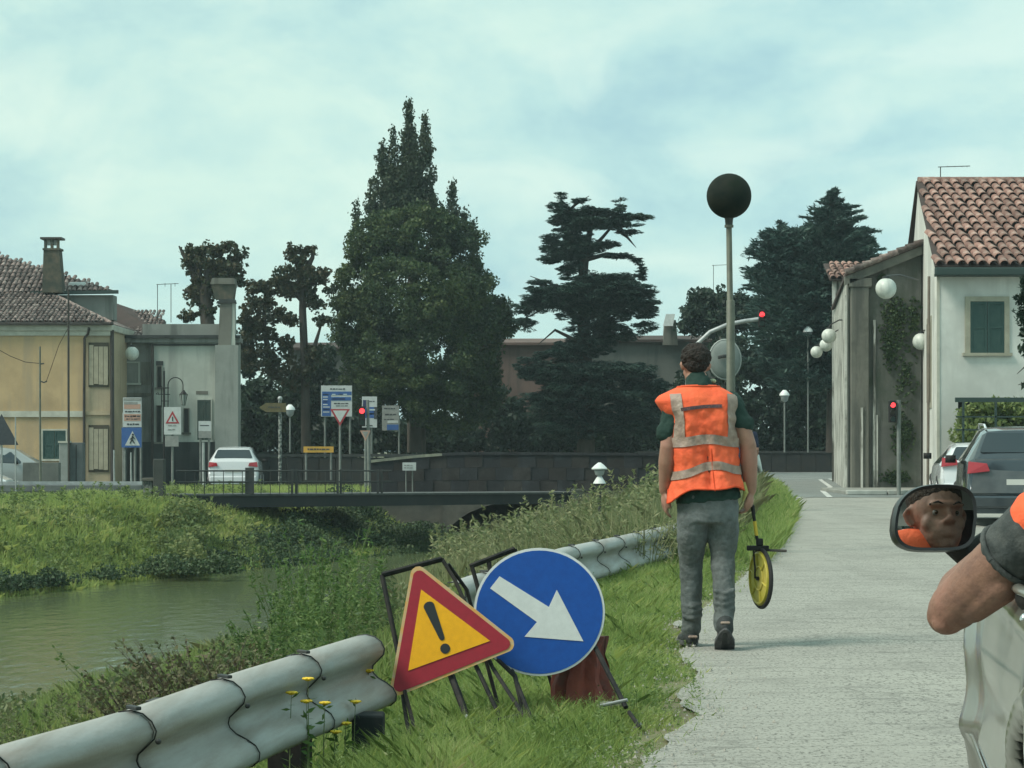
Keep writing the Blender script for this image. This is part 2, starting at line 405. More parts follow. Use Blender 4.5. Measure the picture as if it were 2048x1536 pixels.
# stone blocks where the verge meets the crossing
for i, (a, b2, y) in enumerate(((1468, 1512, 995), (1528, 1600, 999), (1600, 1650, 1003))):
    pass

# ------------------------------------------------------------------ grass
def blades(name, X, Y, Z, h, w, lean, mat, label=None, seg=False, cat=None, kind='stuff', drop=0):
    n = len(X); az = rng.uniform(0, 2*np.pi, n); la = rng.uniform(0, 2*np.pi, n)
    ll = np.minimum(np.abs(rng.normal(0, lean, n)), 1.15)
    dx, dy = np.cos(az)*w/2, np.sin(az)*w/2
    tx, ty = np.cos(la)*ll*h, np.sin(la)*ll*h
    base = np.stack([X, Y, Z-.02], 1)
    a = base+np.stack([-dx, -dy, 0*X], 1); b = base+np.stack([dx, dy, 0*X], 1)
    m1 = base+np.stack([tx*.35, ty*.35, h*.6], 1)
    tip = base+np.stack([tx, ty, h*(1-drop*ll)], 1)
    ddx = np.stack([dx*.8, dy*.8, 0*X], 1)
    V = np.stack([a, b, m1+ddx, tip, m1-ddx], 1).reshape(-1, 3)
    me = np_mesh(name, V, 5)
    return link(name, me, mat, None, label, cat=cat, kind=kind)
def scatter(n, y0, y1, xa, xb, power=1.0):
    y = y0+(y1-y0)*rng.random(n)**power; a, b = xa(y), xb(y)
    return a+(b-a)*rng.random(n), y
def vis(x, y, margin=.012):
    return np.abs(x)/np.maximum(y, .1) < .2327+margin
m_grass = LEAF('verge_grass', [(.13, .20, .05), (.22, .32, .09), (.35, .45, .14), (.56, .56, .29)], clump=2.2, trans=.5)
m_grass2 = LEAF('bank_grass', [(.12, .18, .055), (.21, .29, .09), (.31, .38, .13), (.45, .42, .23)], clump=.6, trans=.5)
m_dry = LEAF('dry_grass', [(.10, .15, .06), (.19, .23, .10), (.28, .28, .15), (.15, .21, .08)], clump=.9, trans=.3)
m_far_grass = LEAF('far_bank_grass', [(.17, .24, .07), (.30, .39, .12), (.43, .51, .17), (.54, .54, .26)], clump=.45, trans=.5)
# the mown verge between rail and road
x, y = scatter(300000, 7.6, 30, lambda y: bt(y)-.4, lambda y: er(y)+.16, 1.8)
pn = np.array([noise.noise(Vector((a*3.0, b*1.6, 7))) for a, b in zip(x, y)])
k = vis(x, y) & (rng.random(len(x)) < .04+.96*smooth((er(y)+.06-x+.35*pn)/.4)); x, y = x[k], y[k]
nn = np.array([noise.noise(Vector((a*2.0, b*1.0, 0))) for a, b in zip(x, y)])
hh = (.06+.07*rng.random(len(x))+.07*np.clip(nn, 0, 1))*(.5+.5*smooth((er(y)-x)/.4))*(1+.012*y)
blades('verge_grass', x, y, hz(x, y), hh*(.5+.6*rng.random(len(x))), .0026+.00022*y, .9, m_grass)
x, y = scatter(80000, 22, 66, lambda y: bt(y)-.3, lambda y: er(y)+.1)
k = vis(x, y); x, y = x[k], y[k]
blades('verge_grass', x, y, hz(x, y), .12+.20*rng.random(len(x)), .0005*y, .5, m_grass)
# tall rough grass on the near bank
x, y = scatter(150000, 5.5, 34, nw, lambda y: bt(y)+.12, 1.5)
k = vis(x, y, .02); x, y = x[k], y[k]; z = hz(x, y)
nn = np.array([noise.noise(Vector((a*1.1, b*.6, 5))) for a, b in zip(x, y)])
hh = .10+.16*rng.random(len(x))+.2*np.clip(nn, 0, 1)+.15*smooth((y-12)/15)
blades('bank_grass', x, y, z, hh*np.where(y < 10, .6, 1), .004+.0005*y, .55, m_grass2, drop=.2)
x, y = scatter(90000, 22, 62, lambda y: nw(y)+.3, lambda y: bt(y)+.8)
k = vis(x, y) & (x/y > -.05); x, y = x[k], y[k]
blades('dry_bank_grass', x, y, hz(x, y), .3+.45*rng.random(len(x)), .0006*y, .4, m_dry, drop=.2)
# the far bank
x, y = scatter(150000, 38, 62, lambda y: fw(y)-9, lambda y: fw(y)+.15)
k = vis(x, y) & (y > 38); x, y = x[k], y[k]; z = hz(x, y)
nn = np.array([noise.noise(Vector((a*.7, b*.5, 5))) for a, b in zip(x, y)])
blades('far_bank_grass', x, y, z, .12+.22*rng.random(len(x))+.3*np.clip(nn, 0, 1), .034+0*x, .6, m_far_grass, drop=.3)
x, y = scatter(30000, 61, 72, lambda y: -14.+0*y, lambda y: -3.5+0*y)
k = (x < -4.6) & ((y < 66) | (x > -11)); x, y = x[k], y[k]
blades('green_grass', x, y, hz(x, y)-.05, .15+.3*rng.random(len(x)), .04+0*x, .5, m_far_grass)

# ------------------------------------------------------------------ foliage
def leaf_quads(C, size, asp=.55, D=None, flat=0.0, jit=.35):
    """C: centres (n,3); D: preferred long axis (n,3) or None; flat: how level the leaves lie"""
    n = len(C)
    d = rng.normal(size=(n, 3))
    if D is not None: d = D*1.0+d*jit
    d[:, 2] *= (1-flat*.6)
    d /= np.linalg.norm(d, axis=1, keepdims=True)+1e-9
    u = rng.normal(size=(n, 3)); u = u+np.array([0, 0, flat*4])
    s = np.cross(d, u); s /= np.linalg.norm(s, axis=1, keepdims=True)+1e-9
    L = (size*(.6+.8*rng.random(n)))[:, None]
    W = L*asp
    V = np.stack([C-d*L*.5, C+s*W*.5-d*L*.05, C+d*L*.5, C-s*W*.5-d*L*.05], 1).reshape(-1, 3)
    return V
def cloud(ells, Y0, size, dens=1.0, asp=.55, sub=.35, depth=.8, flat=0, droop=0, dirout=False, shell=.25):
    """ells: (px, py, rx, ry[, dy]) ellipses in photo pixels about depth Y0 -> leaf quads in clumps spread through each ellipsoid"""
    out = []
    k = Y0/FPX
    for e in ells:
        px, py, rx, ry = e[:4]; c = np.array(P(px, py, Y0)); c[1] += e[4] if len(e) > 4 else 0
        r = np.array([rx*k, max(rx, ry)*k*depth, ry*k])
        area = 4*np.pi*((r[0]*r[1])**1.6/3+(r[0]*r[2])**1.6/3+(r[1]*r[2])**1.6/3)**(1/1.6)
        sr = min(sub, r.min()*.8)
        nc = max(3, int(area/(sr*sr*2.2)*dens))
        q = rng.normal(size=(nc, 3)); q /= np.linalg.norm(q, axis=1, keepdims=True)
        rad = 1-np.abs(rng.normal(0, shell, nc)); cc = c+q*r*rad[:, None].clip(.1, 1.0)
        per = max(6, int(4*np.pi*sr*sr/(size*size*asp)*.75))
        cr = sr*(.6+.7*rng.random(nc))
        q2 = rng.normal(size=(nc, per, 3)); q2 /= np.linalg.norm(q2, axis=2, keepdims=True)
        rr = (1-np.abs(rng.normal(0, .3, (nc, per))))[..., None]
        pts = cc[:, None]+q2*rr*cr[:, None, None]*np.array([1, 1, .75 if not flat else .35])
        D = None
        if dirout:
            D = (pts-c)*np.array([1, 1, .3]); D /= np.linalg.norm(D, axis=2, keepdims=True)+1e-9
            D = D.reshape(-1, 3)+np.array([0, 0, -droop])
        out.append(leaf_quads(pts.reshape(-1, 3), size, asp, D, flat))
    return np.concatenate(out)
def trunk(pts, r, n=9):
    mb = MB(); pp = [P(*p) for p in pts]
    return mb.tube(pp, r, n)
m_bark = M('bark', (.035, .032, .028), (.07, .06, .05), 5, .95, bump=.6, bscale=8, stretch=(1, 1, .3))
lf_laurel = LEAF('laurel_leaves', [(.016, .034, .022), (.034, .062, .030), (.065, .10, .036), (.125, .155, .05)], clump=.45)  # wide tree ramps put lit and shaded clumps into the leaf colour
lf_spire = LEAF('poplar_leaves', [(.03, .05, .034), (.05, .075, .045), (.08, .10, .055)], clump=.6)
lf_cedar = LEAF('cedar_needles', [(.013, .034, .030), (.028, .062, .050), (.065, .115, .080)], clump=.5, trans=.1)
lf_fir = LEAF('fir_needles', [(.018, .042, .040), (.038, .078, .068), (.09, .15, .115)], clump=.6, trans=.1)
lf_plane = LEAF('plane_leaves', [(.025, .045, .025), (.04, .06, .03), (.075, .065, .035), (.03, .055, .028)], clump=1.0)
lf_dark = LEAF('evergreen_leaves', [(.016, .034, .026), (.026, .05, .032), (.045, .072, .038)], clump=.5)
def tree(name, label, cloudV, mat, trunk_mb, at, kidname='crown', cat='tree', group=None, k=4):
    t = thing(name, label, cat, at, group)
    link(kidname, np_mesh(kidname, cloudV, k), mat, t)
    if trunk_mb is not None: trunk_mb.build('trunk', m_bark, t, smooth=60)
    return t
def base(px, Y, z=-.35): return (GX(px, Y), Y, z)

# big round laurel with the tall spire-shaped tree behind it
V = cloud([(830, 470, 95, 62), (750, 500, 55, 60), (915, 500, 48, 62), (722, 560, 52, 48), (840, 600, 125, 100, -1), (935, 600, 50, 80), (715, 645, 45, 62),
           (955, 670, 52, 85), (995, 650, 32, 45), (830, 730, 135, 110, -1.2), (745, 750, 60, 80), (900, 790, 90, 80, -.5), (955, 770, 50, 70), (700, 610, 30, 30), (705, 690, 30, 40), (1000, 620, 20, 30)], 90, .14, 1.2, sub=.42)
tree('laurel_tree', 'huge dense dark green rounded tree in front of the spire-shaped one', V, lf_laurel, trunk([(835, 905, 90), (835, 700, 90), (830, 500, 90.5)], [.35, .28, .12]), base(835, 90))
def leaders(rows, Y0, size, dens, sub):
    """rows: (px, top, bottom, half width at the bottom) - narrow tapering plumes"""
    out = []
    for j, (px, t0, t1, hw) in enumerate(rows):
        n = int((t1-t0)*hw*dens); r = np.random.default_rng(j+11)
        v = r.random(n)**.62; w = hw*np.minimum(1, (v+.04)*1.6)*(.85+.25*np.sin(v*23+j)); x = px+w*r.uniform(-1, 1, n)*1.0; k = Y0/FPX
        y = t0+(t1-t0)*v
        c = np.stack([(x-1024)*k, Y0+w*k*r.uniform(-1, 1, n), EYE-(y-HZ)*k], 1)
        per = 16; q = r.normal(size=(n, per, 3))*sub*np.array([.7, .7, 1.1]); pts = (c[:, None]+q).reshape(-1, 3)
        out.append(leaf_quads(pts, size, .6, np.tile([0, 0, 1.0], (len(pts), 1)), 0, .8))
    return np.concatenate(out)
V = leaders([(818, 188, 440, 20), (850, 230, 440, 21), (787, 258, 440, 20), (764, 285, 440, 20), (806, 285, 440, 16), (836, 300, 440, 18), (744, 360, 450, 12), (780, 330, 440, 18), (826, 250, 440, 20), (906, 362, 470, 13), (884, 410, 470, 13), (930, 415, 500, 11), (712, 402, 480, 10), (946, 432, 560, 14), (860, 380, 460, 20)], 93, .14, .052, .11)
mb = trunk([(828, 905, 93), (826, 600, 93), (822, 380, 93), (818, 215, 93)], [.3, .24, .12, .02])
for a, b2 in (((826, 480), (786, 300)), ((828, 470), (852, 250)), ((826, 500), (765, 350)), ((830, 520), (908, 400)), ((830, 540), (935, 430)), ((826, 520), (745, 390)), ((828, 470), (870, 350))):
    mb.tube([P(a[0], a[1], 93), P((a[0]*.4+b2[0]*.6), (a[1]+b2[1])/2+10, 93.2), P(b2[0], b2[1], 93)], [.12, .07, .015], 6)
tree('spire_tree', 'tall pointed spire-shaped tree, the highest of all, with airy upright top', V, lf_spire, mb, base(828, 93))

# cedar with level shelves
V = cloud([(1122, 395, 10, 13), (1118, 412, 22, 9), (1160, 402, 18, 8), (1135, 428, 38, 12), (1120, 440, 24, 10), (1185, 425, 42, 12), (1240, 412, 14, 16), (1225, 430, 30, 13), (1270, 434, 36, 8), (1175, 445, 55, 16), (1235, 450, 45, 12), (1258, 465, 26, 6),
           (1108, 478, 26, 12), (1150, 475, 34, 18), (1105, 495, 26, 10), (1165, 495, 44, 18), (1112, 512, 34, 13), (1100, 520, 22, 9), (1150, 520, 26, 21), (1135, 540, 28, 13), (1215, 490, 30, 10), (1235, 512, 34, 6), (1272, 520, 16, 10), (1284, 545, 8, 23),
           (1080, 565, 26, 6), (1185, 560, 75, 16), (1245, 558, 40, 13), (1110, 580, 60, 12), (1215, 580, 90, 21), (1280, 585, 38, 23), (1150, 600, 90, 21), (1075, 598, 36, 10), (1060, 615, 38, 13), (1240, 610, 80, 20), (1290, 620, 30, 22), (1050, 640, 22, 22), (1190, 630, 85, 21),
           (1195, 655, 60, 18), (1175, 690, 66, 23), (1230, 672, 46, 16), (1290, 650, 24, 20), (1135, 705, 66, 18), (1070, 735, 46, 26), (1150, 750, 110, 26), (1230, 745, 90, 23), (1190, 790, 120, 36), (1290, 770, 50, 22), (1100, 810, 70, 36), (1245, 840, 90, 36), (1150, 850, 90, 36), (1130, 760, 40, 40), (1115, 790, 40, 40), (1150, 450, 50, 20), (1140, 500, 46, 26), (1195, 590, 110, 30), (1120, 600, 60, 22)], 88, .15, 1.25, asp=.24, sub=.26, flat=.55, dirout=True, droop=.1, shell=.5)
mb = trunk([(1172, 905, 88), (1170, 700, 88), (1165, 560, 88), (1172, 500, 88), (1185, 440, 88), (1190, 415, 88)], [.36, .28, .2, .15, .08, .02])
for pts in (((1165, 565), (1155, 510), (1128, 440), (1120, 395)), ((1170, 520), (1215, 508), (1262, 512), (1283, 535), (1284, 560)), ((1172, 510), (1205, 475), (1235, 440), (1240, 405)), ((1168, 560), (1120, 575), (1060, 552)),
            ((1168, 600), (1230, 580), (1310, 590)), ((1168, 610), (1100, 610), (1045, 640)), ((1170, 500), (1140, 490), (1085, 480)), ((1180, 455), (1230, 440), (1300, 430)), ((1240, 462), (1255, 475), (1272, 495)), ((1170, 690), (1110, 660), (1075, 690)), ((1130, 430), (1150, 410), (1178, 392))):
    q = [P(a, c, 88+.3*i) for i, (a, c) in enumerate(pts)]; mb.tube(q, list(np.linspace(.1, .012, len(q))), 6)
tree('cedar_tree', 'dark cedar with flat shelf-like branches and an open gap near its top', V, lf_cedar, mb, base(1172, 88))

# broad fir on the right
def fir_cloud(Y0, trunk_px, top, bot, prof, size=.2, nb=150, per=150, seed=3):
    """branches arch out from a leader and end in drooping pointed sprays"""
    r = np.random.default_rng(seed); k = Y0/FPX; C = []; D = []; mbr = MB()
    for i in range(nb):
        t = (i+.5)/nb; py = top+(bot-top)*t**.85
        w = np.interp(t, [p[0] for p in prof], [p[1] for p in prof])*(.7+.4*r.random())
        az = r.uniform(0, 2*np.pi); o = P(trunk_px, py, Y0); L_ = w*k
        d = Vector((math.cos(az), math.sin(az)*.8, 0))
        pts = []
        for j in range(8):
            s = j/7; pts.append(o+d*(L_*s)+Vector((0, 0, L_*(.28*s-.10*s*s+.02*math.sin(9*s)))))
        mbr.tube(pts, list(np.linspace(.05, .008, 8)), 4, False)
        m_ = int(per*max(.25, w/100))
        s = r.random(m_)**.7; idx = np.clip((s*7).astype(int), 0, 6); fr = s*7-idx
        A = np.array(pts); q = A[idx]*(1-fr)[:, None]+A[idx+1]*fr[:, None]
        side = r.normal(0, 1, (m_, 3))*np.array([.16, .16, .10])*(.5+L_*.22)*(1.15-s)[:, None]
        q = q+side; q[:, 2] -= .1*np.abs(side[:, 0])
        C.append(q); D.append(np.array(d)+side*1.5+np.array([0, 0, .15]))
    return leaf_quads(np.concatenate(C), size, .2, np.concatenate(D), .2, .4), mbr
V, mbr = fir_cloud(84, 1668, 378, 780, [(0, 8), (.05, 40), (.13, 72), (.22, 100), (.35, 108), (.6, 120), (1, 120)], .24, 330, 260)
V3, mbr3 = fir_cloud(84.5, 1560, 442, 760, [(0, 10), (.1, 45), (.3, 75), (1, 85)], .24, 150, 200, seed=9)
mbr.f += [tuple(len(mbr.v)+i for i in f) for f in mbr3.f]; mbr.v += mbr3.v; mbr.m += mbr3.m
V = np.concatenate([V, V3])
V2 = cloud([(1630, 500, 60, 50), (1690, 500, 50, 45), (1650, 450, 34, 34), (1600, 620, 80, 60), (1690, 620, 50, 60), (1530, 480, 26, 14), (1555, 470, 30, 14), (1585, 480, 40, 22), (1520, 505, 30, 16), (1550, 510, 42, 20), (1515, 545, 28, 14), (1560, 555, 60, 30), (1590, 500, 40, 30), (1600, 570, 60, 50), (1660, 560, 70, 70), (1560, 620, 55, 40), (1620, 660, 60, 60), (1730, 480, 26, 9), (1560, 690, 50, 50), (1600, 740, 70, 40)], 84, .24, 1.0, asp=.22, sub=.4, dirout=True, droop=-.25, shell=.35)
mb = trunk([(1668, 905, 84), (1668, 600, 84), (1668, 375, 84)], [.32, .2, .015]); mb.v_ = 0
b0 = len(mb.v); mb.v += mbr.v; mb.f += [tuple(b0+i for i in f) for f in mbr.f]; mb.m += mbr.m
tree('fir_tree', 'broad blue-green fir with feathery drooping branch tips behind the lamps and barn', np.concatenate([V, V2]), lf_fir, mb, base(1668, 84))

# the two lopped plane trees at the left
V = cloud([(375, 505, 16, 14), (395, 500, 22, 14), (420, 500, 30, 16), (450, 498, 24, 14), (478, 512, 20, 16), (492, 505, 9, 10), (385, 525, 22, 14), (410, 530, 34, 20), (440, 535, 38, 22), (470, 540, 20, 22), (375, 548, 8, 6), (395, 560, 16, 22), (385, 585, 20, 14), (400, 600, 22, 24), (480, 560, 14, 20), (375, 630, 22, 10), (415, 620, 26, 30), (370, 636, 16, 8), (430, 570, 30, 40)], 86, .15, .7, asp=.7, sub=.19, shell=.5)
mb = trunk([(418, 900, 86), (415, 650, 86), (408, 590, 86), (420, 520, 86)], [.3, .28, .24, .1])
for pts in (((408, 590), (385, 545), (365, 505), (358, 492)), ((412, 580), (430, 530), (450, 500)), ((415, 590), (460, 545), (488, 510)), ((405, 610), (385, 585), (365, 580)), ((400, 560), (392, 520), (396, 492))):
    q = [P(a, c, 86) for a, c in pts]; mb.tube(q, list(np.linspace(.16, .03, len(q))), 6)
tree('plane_tree', 'lopped plane tree with knobbly tufted limbs rising behind the brick chimney stack', V, lf_plane, mb, base(418, 86))
V = cloud([(590, 502, 18, 14), (612, 500, 14, 14), (625, 500, 10, 12), (598, 518, 24, 12), (578, 508, 10, 8), (575, 545, 30, 16), (615, 545, 36, 18), (645, 545, 16, 14), (560, 560, 22, 14), (545, 575, 20, 20), (575, 580, 30, 18), (600, 575, 24, 20), (640, 560, 18, 10), (540, 605, 18, 20), (560, 630, 24, 20), (525, 575, 22, 12), (505, 570, 16, 10), (510, 600, 22, 30), (500, 640, 26, 40), (530, 660, 34, 40), (585, 640, 22, 16), (640, 610, 20, 12), (648, 640, 20, 14), (500, 700, 30, 50), (545, 720, 30, 40), (660, 580, 14, 10), (570, 690, 18, 30), (590, 745, 50, 40), (628, 715, 16, 30), (608, 560, 30, 30), (620, 600, 18, 24)], 88, .15, .7, asp=.7, sub=.19, shell=.5)
mb = trunk([(612, 905, 88), (610, 740, 88), (605, 620, 88), (606, 560, 88), (603, 500, 88)], [.20, .17, .15, .12, .04])
for pts in (((607, 720), (630, 690), (645, 640)), ((606, 600), (575, 570), (548, 590)), ((606, 580), (640, 555), (655, 550)), ((606, 540), (585, 515), (576, 500)), ((550, 760), (528, 660), (530, 590), (540, 570)), ((606, 550), (625, 515), (628, 492))):
    q = [P(a, c, 88) for a, c in pts]; mb.tube(q, list(np.linspace(.15, .03, len(q))), 6)
tree('plane_tree', 'lopped plane tree with forked bare trunk between the chimney stack and the laurel', V, lf_plane, mb, base(612, 88))

V = cloud([(1420, 600, 38, 22), (1395, 620, 32, 22), (1455, 600, 30, 20), (1490, 605, 24, 18), (1420, 640, 55, 28), (1470, 640, 50, 26), (1380, 650, 22, 20), (1500, 640, 26, 30)], 100, .2, 1.4, sub=.45)
tree('clipped_tree', 'low dome-shaped dark evergreen behind the lamp post', V, lf_dark, trunk([(1430, 900, 100), (1430, 640, 100)], [.2, .12]), base(1430, 100))
# undergrowth that fills the park behind the street
els = [(500, 820, 40, 60), (540, 800, 50, 60), (590, 820, 50, 50), (650, 850, 50, 40), (620, 780, 30, 40), (560, 860, 60, 36), (730, 860, 60, 40), (800, 870, 60, 30), (900, 870, 60, 30), (690, 800, 40, 50), (1000, 820, 40, 40), (1040, 860, 60, 40), (1100, 870, 70, 30), (1200, 870, 80, 34),
       (1290, 820, 50, 50), (1340, 860, 60, 40), (1390, 800, 40, 60), (1430, 840, 60, 60), (1300, 880, 60, 24), (1500, 780, 50, 60), (1540, 840, 60, 60), (1600, 780, 60, 60), (1610, 850, 60, 60), (1650, 720, 40, 60), (1470, 720, 50, 50), (1530, 720, 40, 40), (1650, 820, 40, 70), (480, 730, 30, 40), (650, 720, 24, 30)]
els += [(480+45*i, 890+6*math.sin(i*1.7), 44, 24) for i in range(27)]
V = cloud(els, 97, .24, 1.25, sub=.5)
link('undergrowth', np_mesh('undergrowth', V, 4), lf_dark, None, kind='stuff')

# leafy growth on the banks
lf_weed = LEAF('weed_leaves', [(.09, .14, .05), (.15, .21, .07), (.22, .28, .10), (.30, .31, .15)], clump=.8, trans=.3)
els = []
for i in range(170):
    y = 40+20*rng.random(); x = fw(y)-.3-rng.random()**1.1*6
    if abs(x)/y > .24: continue
    s = .14+.2*rng.random(); z = float(hz(x, y))+.05
    els.append((x, y, z, s))
def wcloud(els, size, asp=.6, per=160, hs=.8):
    out = []
    for x, y, z, s in els:
        n = int(per*s*s/.12)+20
        q = rng.normal(size=(n, 3)); q /= np.linalg.norm(q, axis=1, keepdims=True); q[:, 2] = np.abs(q[:, 2])
        out.append(leaf_quads(np.array([x, y, z])+q*(s*(1-np.abs(rng.normal(0, .25, (n, 1)))))*np.array([1, 1, hs]), size, asp))
    return np.concatenate(out)
link('far_bank_weeds', np_mesh('far_bank_weeds', wcloud(els, .10), 4), lf_weed, None, kind='stuff')
lf_shade = LEAF('bramble_leaves', [(.03, .055, .032), (.06, .10, .045), (.12, .16, .07)], clump=.8, trans=.2)
els = []
for i in range(240):
    t = rng.random(); y = 48+13.4*t; x = fw(y)+.5-rng.random()**1.3*(1.2+2.4*t)
    if 1024+x/y*FPX < 480-rng.random()*120: continue
    els.append((x, y, float(hz(x, y)), (.22+.4*rng.random())*(.7+.5*t)))
for i in range(26):
    x = GX(285+170*rng.random(), 45); y = 45.2+1.6*rng.random(); els.append((x, y, -1.45, .16+.26*rng.random()))
link('bank_brambles', np_mesh('bank_brambles', wcloud(els, .075, per=260, hs=1.1), 4), lf_shade, None, kind='stuff')
els = [(fw(y)+.1-.5*rng.random(), y, -1.5, .12+.2*rng.random()) for y in 40+8*rng.random(48)]
link('waterside_weeds', np_mesh('waterside_weeds', wcloud(els, .07, per=240, hs=1.2), 4), lf_shade, None, kind='stuff')
els = [(GX(335+60*rng.random(), y), y, float(hz(GX(360, y), y))+.3*rng.random(), .3+.25*rng.random()) for y in 46.5+5*rng.random(34)]
link('tall_bank_bush', np_mesh('tall_bank_bush', wcloud(els, .09, per=200, hs=1.5), 4), LEAF('yellowing_leaves', [(.07, .12, .05), (.15, .20, .07), (.26, .27, .10)], clump=1, trans=.3), None, kind='stuff')
# near side: mixed weeds down to the water behind the signs
els = []
for i in range(420):
    y = 15+45*rng.random(); t = rng.random(); x = nw(y)+(bt(y)-nw(y))*t
    if abs(x)/y > .24 : continue
    els.append((x, y, float(hz(x, y)), .14+.22*rng.random()))
link('near_bank_weeds', np_mesh('near_bank_weeds', wcloud(els, .06, per=220, hs=1.2), 4), LEAF('mixed_weed_leaves', [(.08, .12, .055), (.14, .18, .08), (.23, .23, .13), (.12, .17, .07)], clump=.7, trans=.3), None, kind='stuff')

els = []
for i in range(170):
    y = 40+19*rng.random(); x = GX(960+330*rng.random(), y); z = float(hz(x, y))
    if z < -1.5: continue
    els.append((x, y, z+.1, .25+.35*rng.random()))
link('arch_weeds', np_mesh('arch_weeds', wcloud(els, .09, per=200, hs=1.6), 4), LEAF('tan_weed_leaves', [(.08, .10, .055), (.13, .145, .08), (.20, .19, .12), (.11, .14, .07)], clump=.7, trans=.3), None, kind='stuff')
x, y = scatter(26000, 34, 60, lambda y: nw(y)+.2, lambda y: bt(y)+.5)
k = (x/y > -.02) & (x/y < .08); x, y = x[k], y[k]
blades('tall_dry_grass', x, y, hz(x, y), .5+.55*rng.random(len(x)), .0007*y, .35, m_dry, drop=.2)
def stalks(name, label_mat, X, Y, H, lsize, per, spread):
    """many upright leafy weeds joined: each a thin stem with leaves around it"""
    C = []; D = []
    for x_, y_, h_ in zip(X, Y, H):
        m_ = per; t = rng.random(m_)**.8; a = rng.uniform(0, 6.28, m_); ln = rng.normal(0, .10, 2)
        r_ = spread*(1.1-t)*rng.random(m_)
        C.append(np.stack([x_+ln[0]*t*h_+np.cos(a)*r_, y_+ln[1]*t*h_+np.sin(a)*r_, float(hz(x_, y_))+t*h_], 1)); D.append(np.stack([np.cos(a), np.sin(a), .5+0*a], 1))
    return link(name, np_mesh(name, leaf_quads(np.concatenate(C), lsize, .28, np.concatenate(D)), 4), label_mat, None, kind='stuff')
def sc_px(n, y0, y1, p0, p1):
    y = y0+(y1-y0)*rng.random(n); x = GX(p0+(p1-p0)*rng.random(n), y); k = (x > nw(y)+.15) & (x < bt(y)-.1); return x[k], y[k]
lf_tall = LEAF('tall_weed_leaves', [(.045, .085, .045), (.09, .15, .06), (.17, .22, .09), (.30, .29, .17)], clump=1.6, trans=.4)
x, y = sc_px(560, 11.5, 24, 430, 800); stalks('tall_weeds', lf_tall, x, y, (.14+.30*rng.random(len(x))**1.5), .036, 70, .09)
x, y = sc_px(500, 22, 44, 600, 980); stalks('dark_weeds', lf_shade, x, y, .2+.35*rng.random(len(x)), .07, 60, .16)
n = 900; y = 7.9+20*rng.random(n)**1.5; x = bt(y)+.2+(er(y)-bt(y)-.15)*rng.random(n); k = vis(x, y); x, y = x[k], y[k]
stalks('verge_weeds', LEAF('verge_weed_leaves', [(.09, .15, .05), (.16, .24, .08), (.26, .34, .13), (.36, .36, .2)], clump=2, trans=.4), x, y, .05+.12*rng.random(len(x)), .02, 26, .05)
x, y = sc_px(105, 11.5, 16, 545, 735); stalks('tall_green_weeds', LEAF('green_stalk_leaves', [(.07, .13, .05), (.14, .22, .07), (.24, .31, .11)], clump=3, trans=.4), x, y, .35+.45*rng.random(len(x)), .038, 110, .05)
x, y = sc_px(500, 10, 16, -20, 560); stalks('mixed_weeds', LEAF('brown_green_leaves', [(.10, .11, .06), (.17, .17, .09), (.15, .20, .08), (.30, .27, .18)], clump=2.5, trans=.4), x, y, .12+.22*rng.random(len(x)), .035, 50, .08)
x, y = sc_px(700, 26, 56, 860, 1330); stalks('bank_stalks', m_dry, x, y, .5+.7*rng.random(len(x)), .09, 50, .14)
n = 700; y = 40+19*rng.random(n); x = fw(y)-.2-6*rng.random(n); k = vis(x, y); x, y = x[k], y[k]
stalks('far_bank_stalks', lf_weed, x, y, .2+.4*rng.random(len(x)), .10, 40, .22)
# thin summer haze in the air
mb = MB(); mb.box((-440, -19, -4), (440, 480, 14))
hm_ = bpy.data.materials.new('air'); hm_.use_nodes = True; nt = hm_.node_tree; nt.nodes.clear()
o_ = nt.nodes.new('ShaderNodeOutputMaterial'); v_ = nt.nodes.new('ShaderNodeVolumePrincipled'); v_.inputs['Density'].default_value = .0005
v_.inputs['Color'].default_value = (.80, .95, 1, 1); v_.inputs['Anisotropy'].default_value = .2
nt.links.new(v_.outputs[0], o_.inputs['Volume'])
mb.build('haze', hm_, None, kind='stuff', world=False)

# loose gravel and crumbled asphalt along the ragged road edge
n = 2400; y = 7.8+20*rng.random(n)**1.6; x = er(y)-.28+.5*rng.random(n)+.12*rng.normal(size=n); r = .003+.009*rng.random(n)**3
k = vis(x, y); x, y, r = x[k], y[k], r[k]; n = len(x)
o = np.array([[1, 0, -.3], [-.5, .87, -.3], [-.5, -.87, -.3], [0, 0, .8]])
a = rng.uniform(0, 6.28, n); ca, sa = np.cos(a), np.sin(a)
T = np.stack([np.stack([(o[j, 0]*ca-o[j, 1]*sa)*r, (o[j, 0]*sa+o[j, 1]*ca)*r, o[j, 2]*r+.006+0*r], 1) for j in range(4)], 1)+np.stack([x, y, 0*x], 1)[:, None]
V = np.concatenate([T[:, [0, 1, 3]], T[:, [1, 2, 3]], T[:, [2, 0, 3]]], 1).reshape(-1, 3)
link('loose_gravel', np_mesh('loose_gravel', V, 3), M('gravel', (.40, .39, .34), (.28, .27, .24), 9, .9), None, kind='stuff')
# unseen hedge added behind the viewer to darken what the car mirror and paint reflect
els = [(-14+2.2*i, -17+rng.random(), 1.2, 2.0+.8*rng.random()) for i in range(16)]+[(-13+2.4*i, -17.5, 3.6, 1.8+rng.random()) for i in range(14)]
link('reflection_hedge', np_mesh('reflection_hedge', wcloud(els, .45, per=9, hs=1.0), 4), lf_dark, None, kind='stuff')
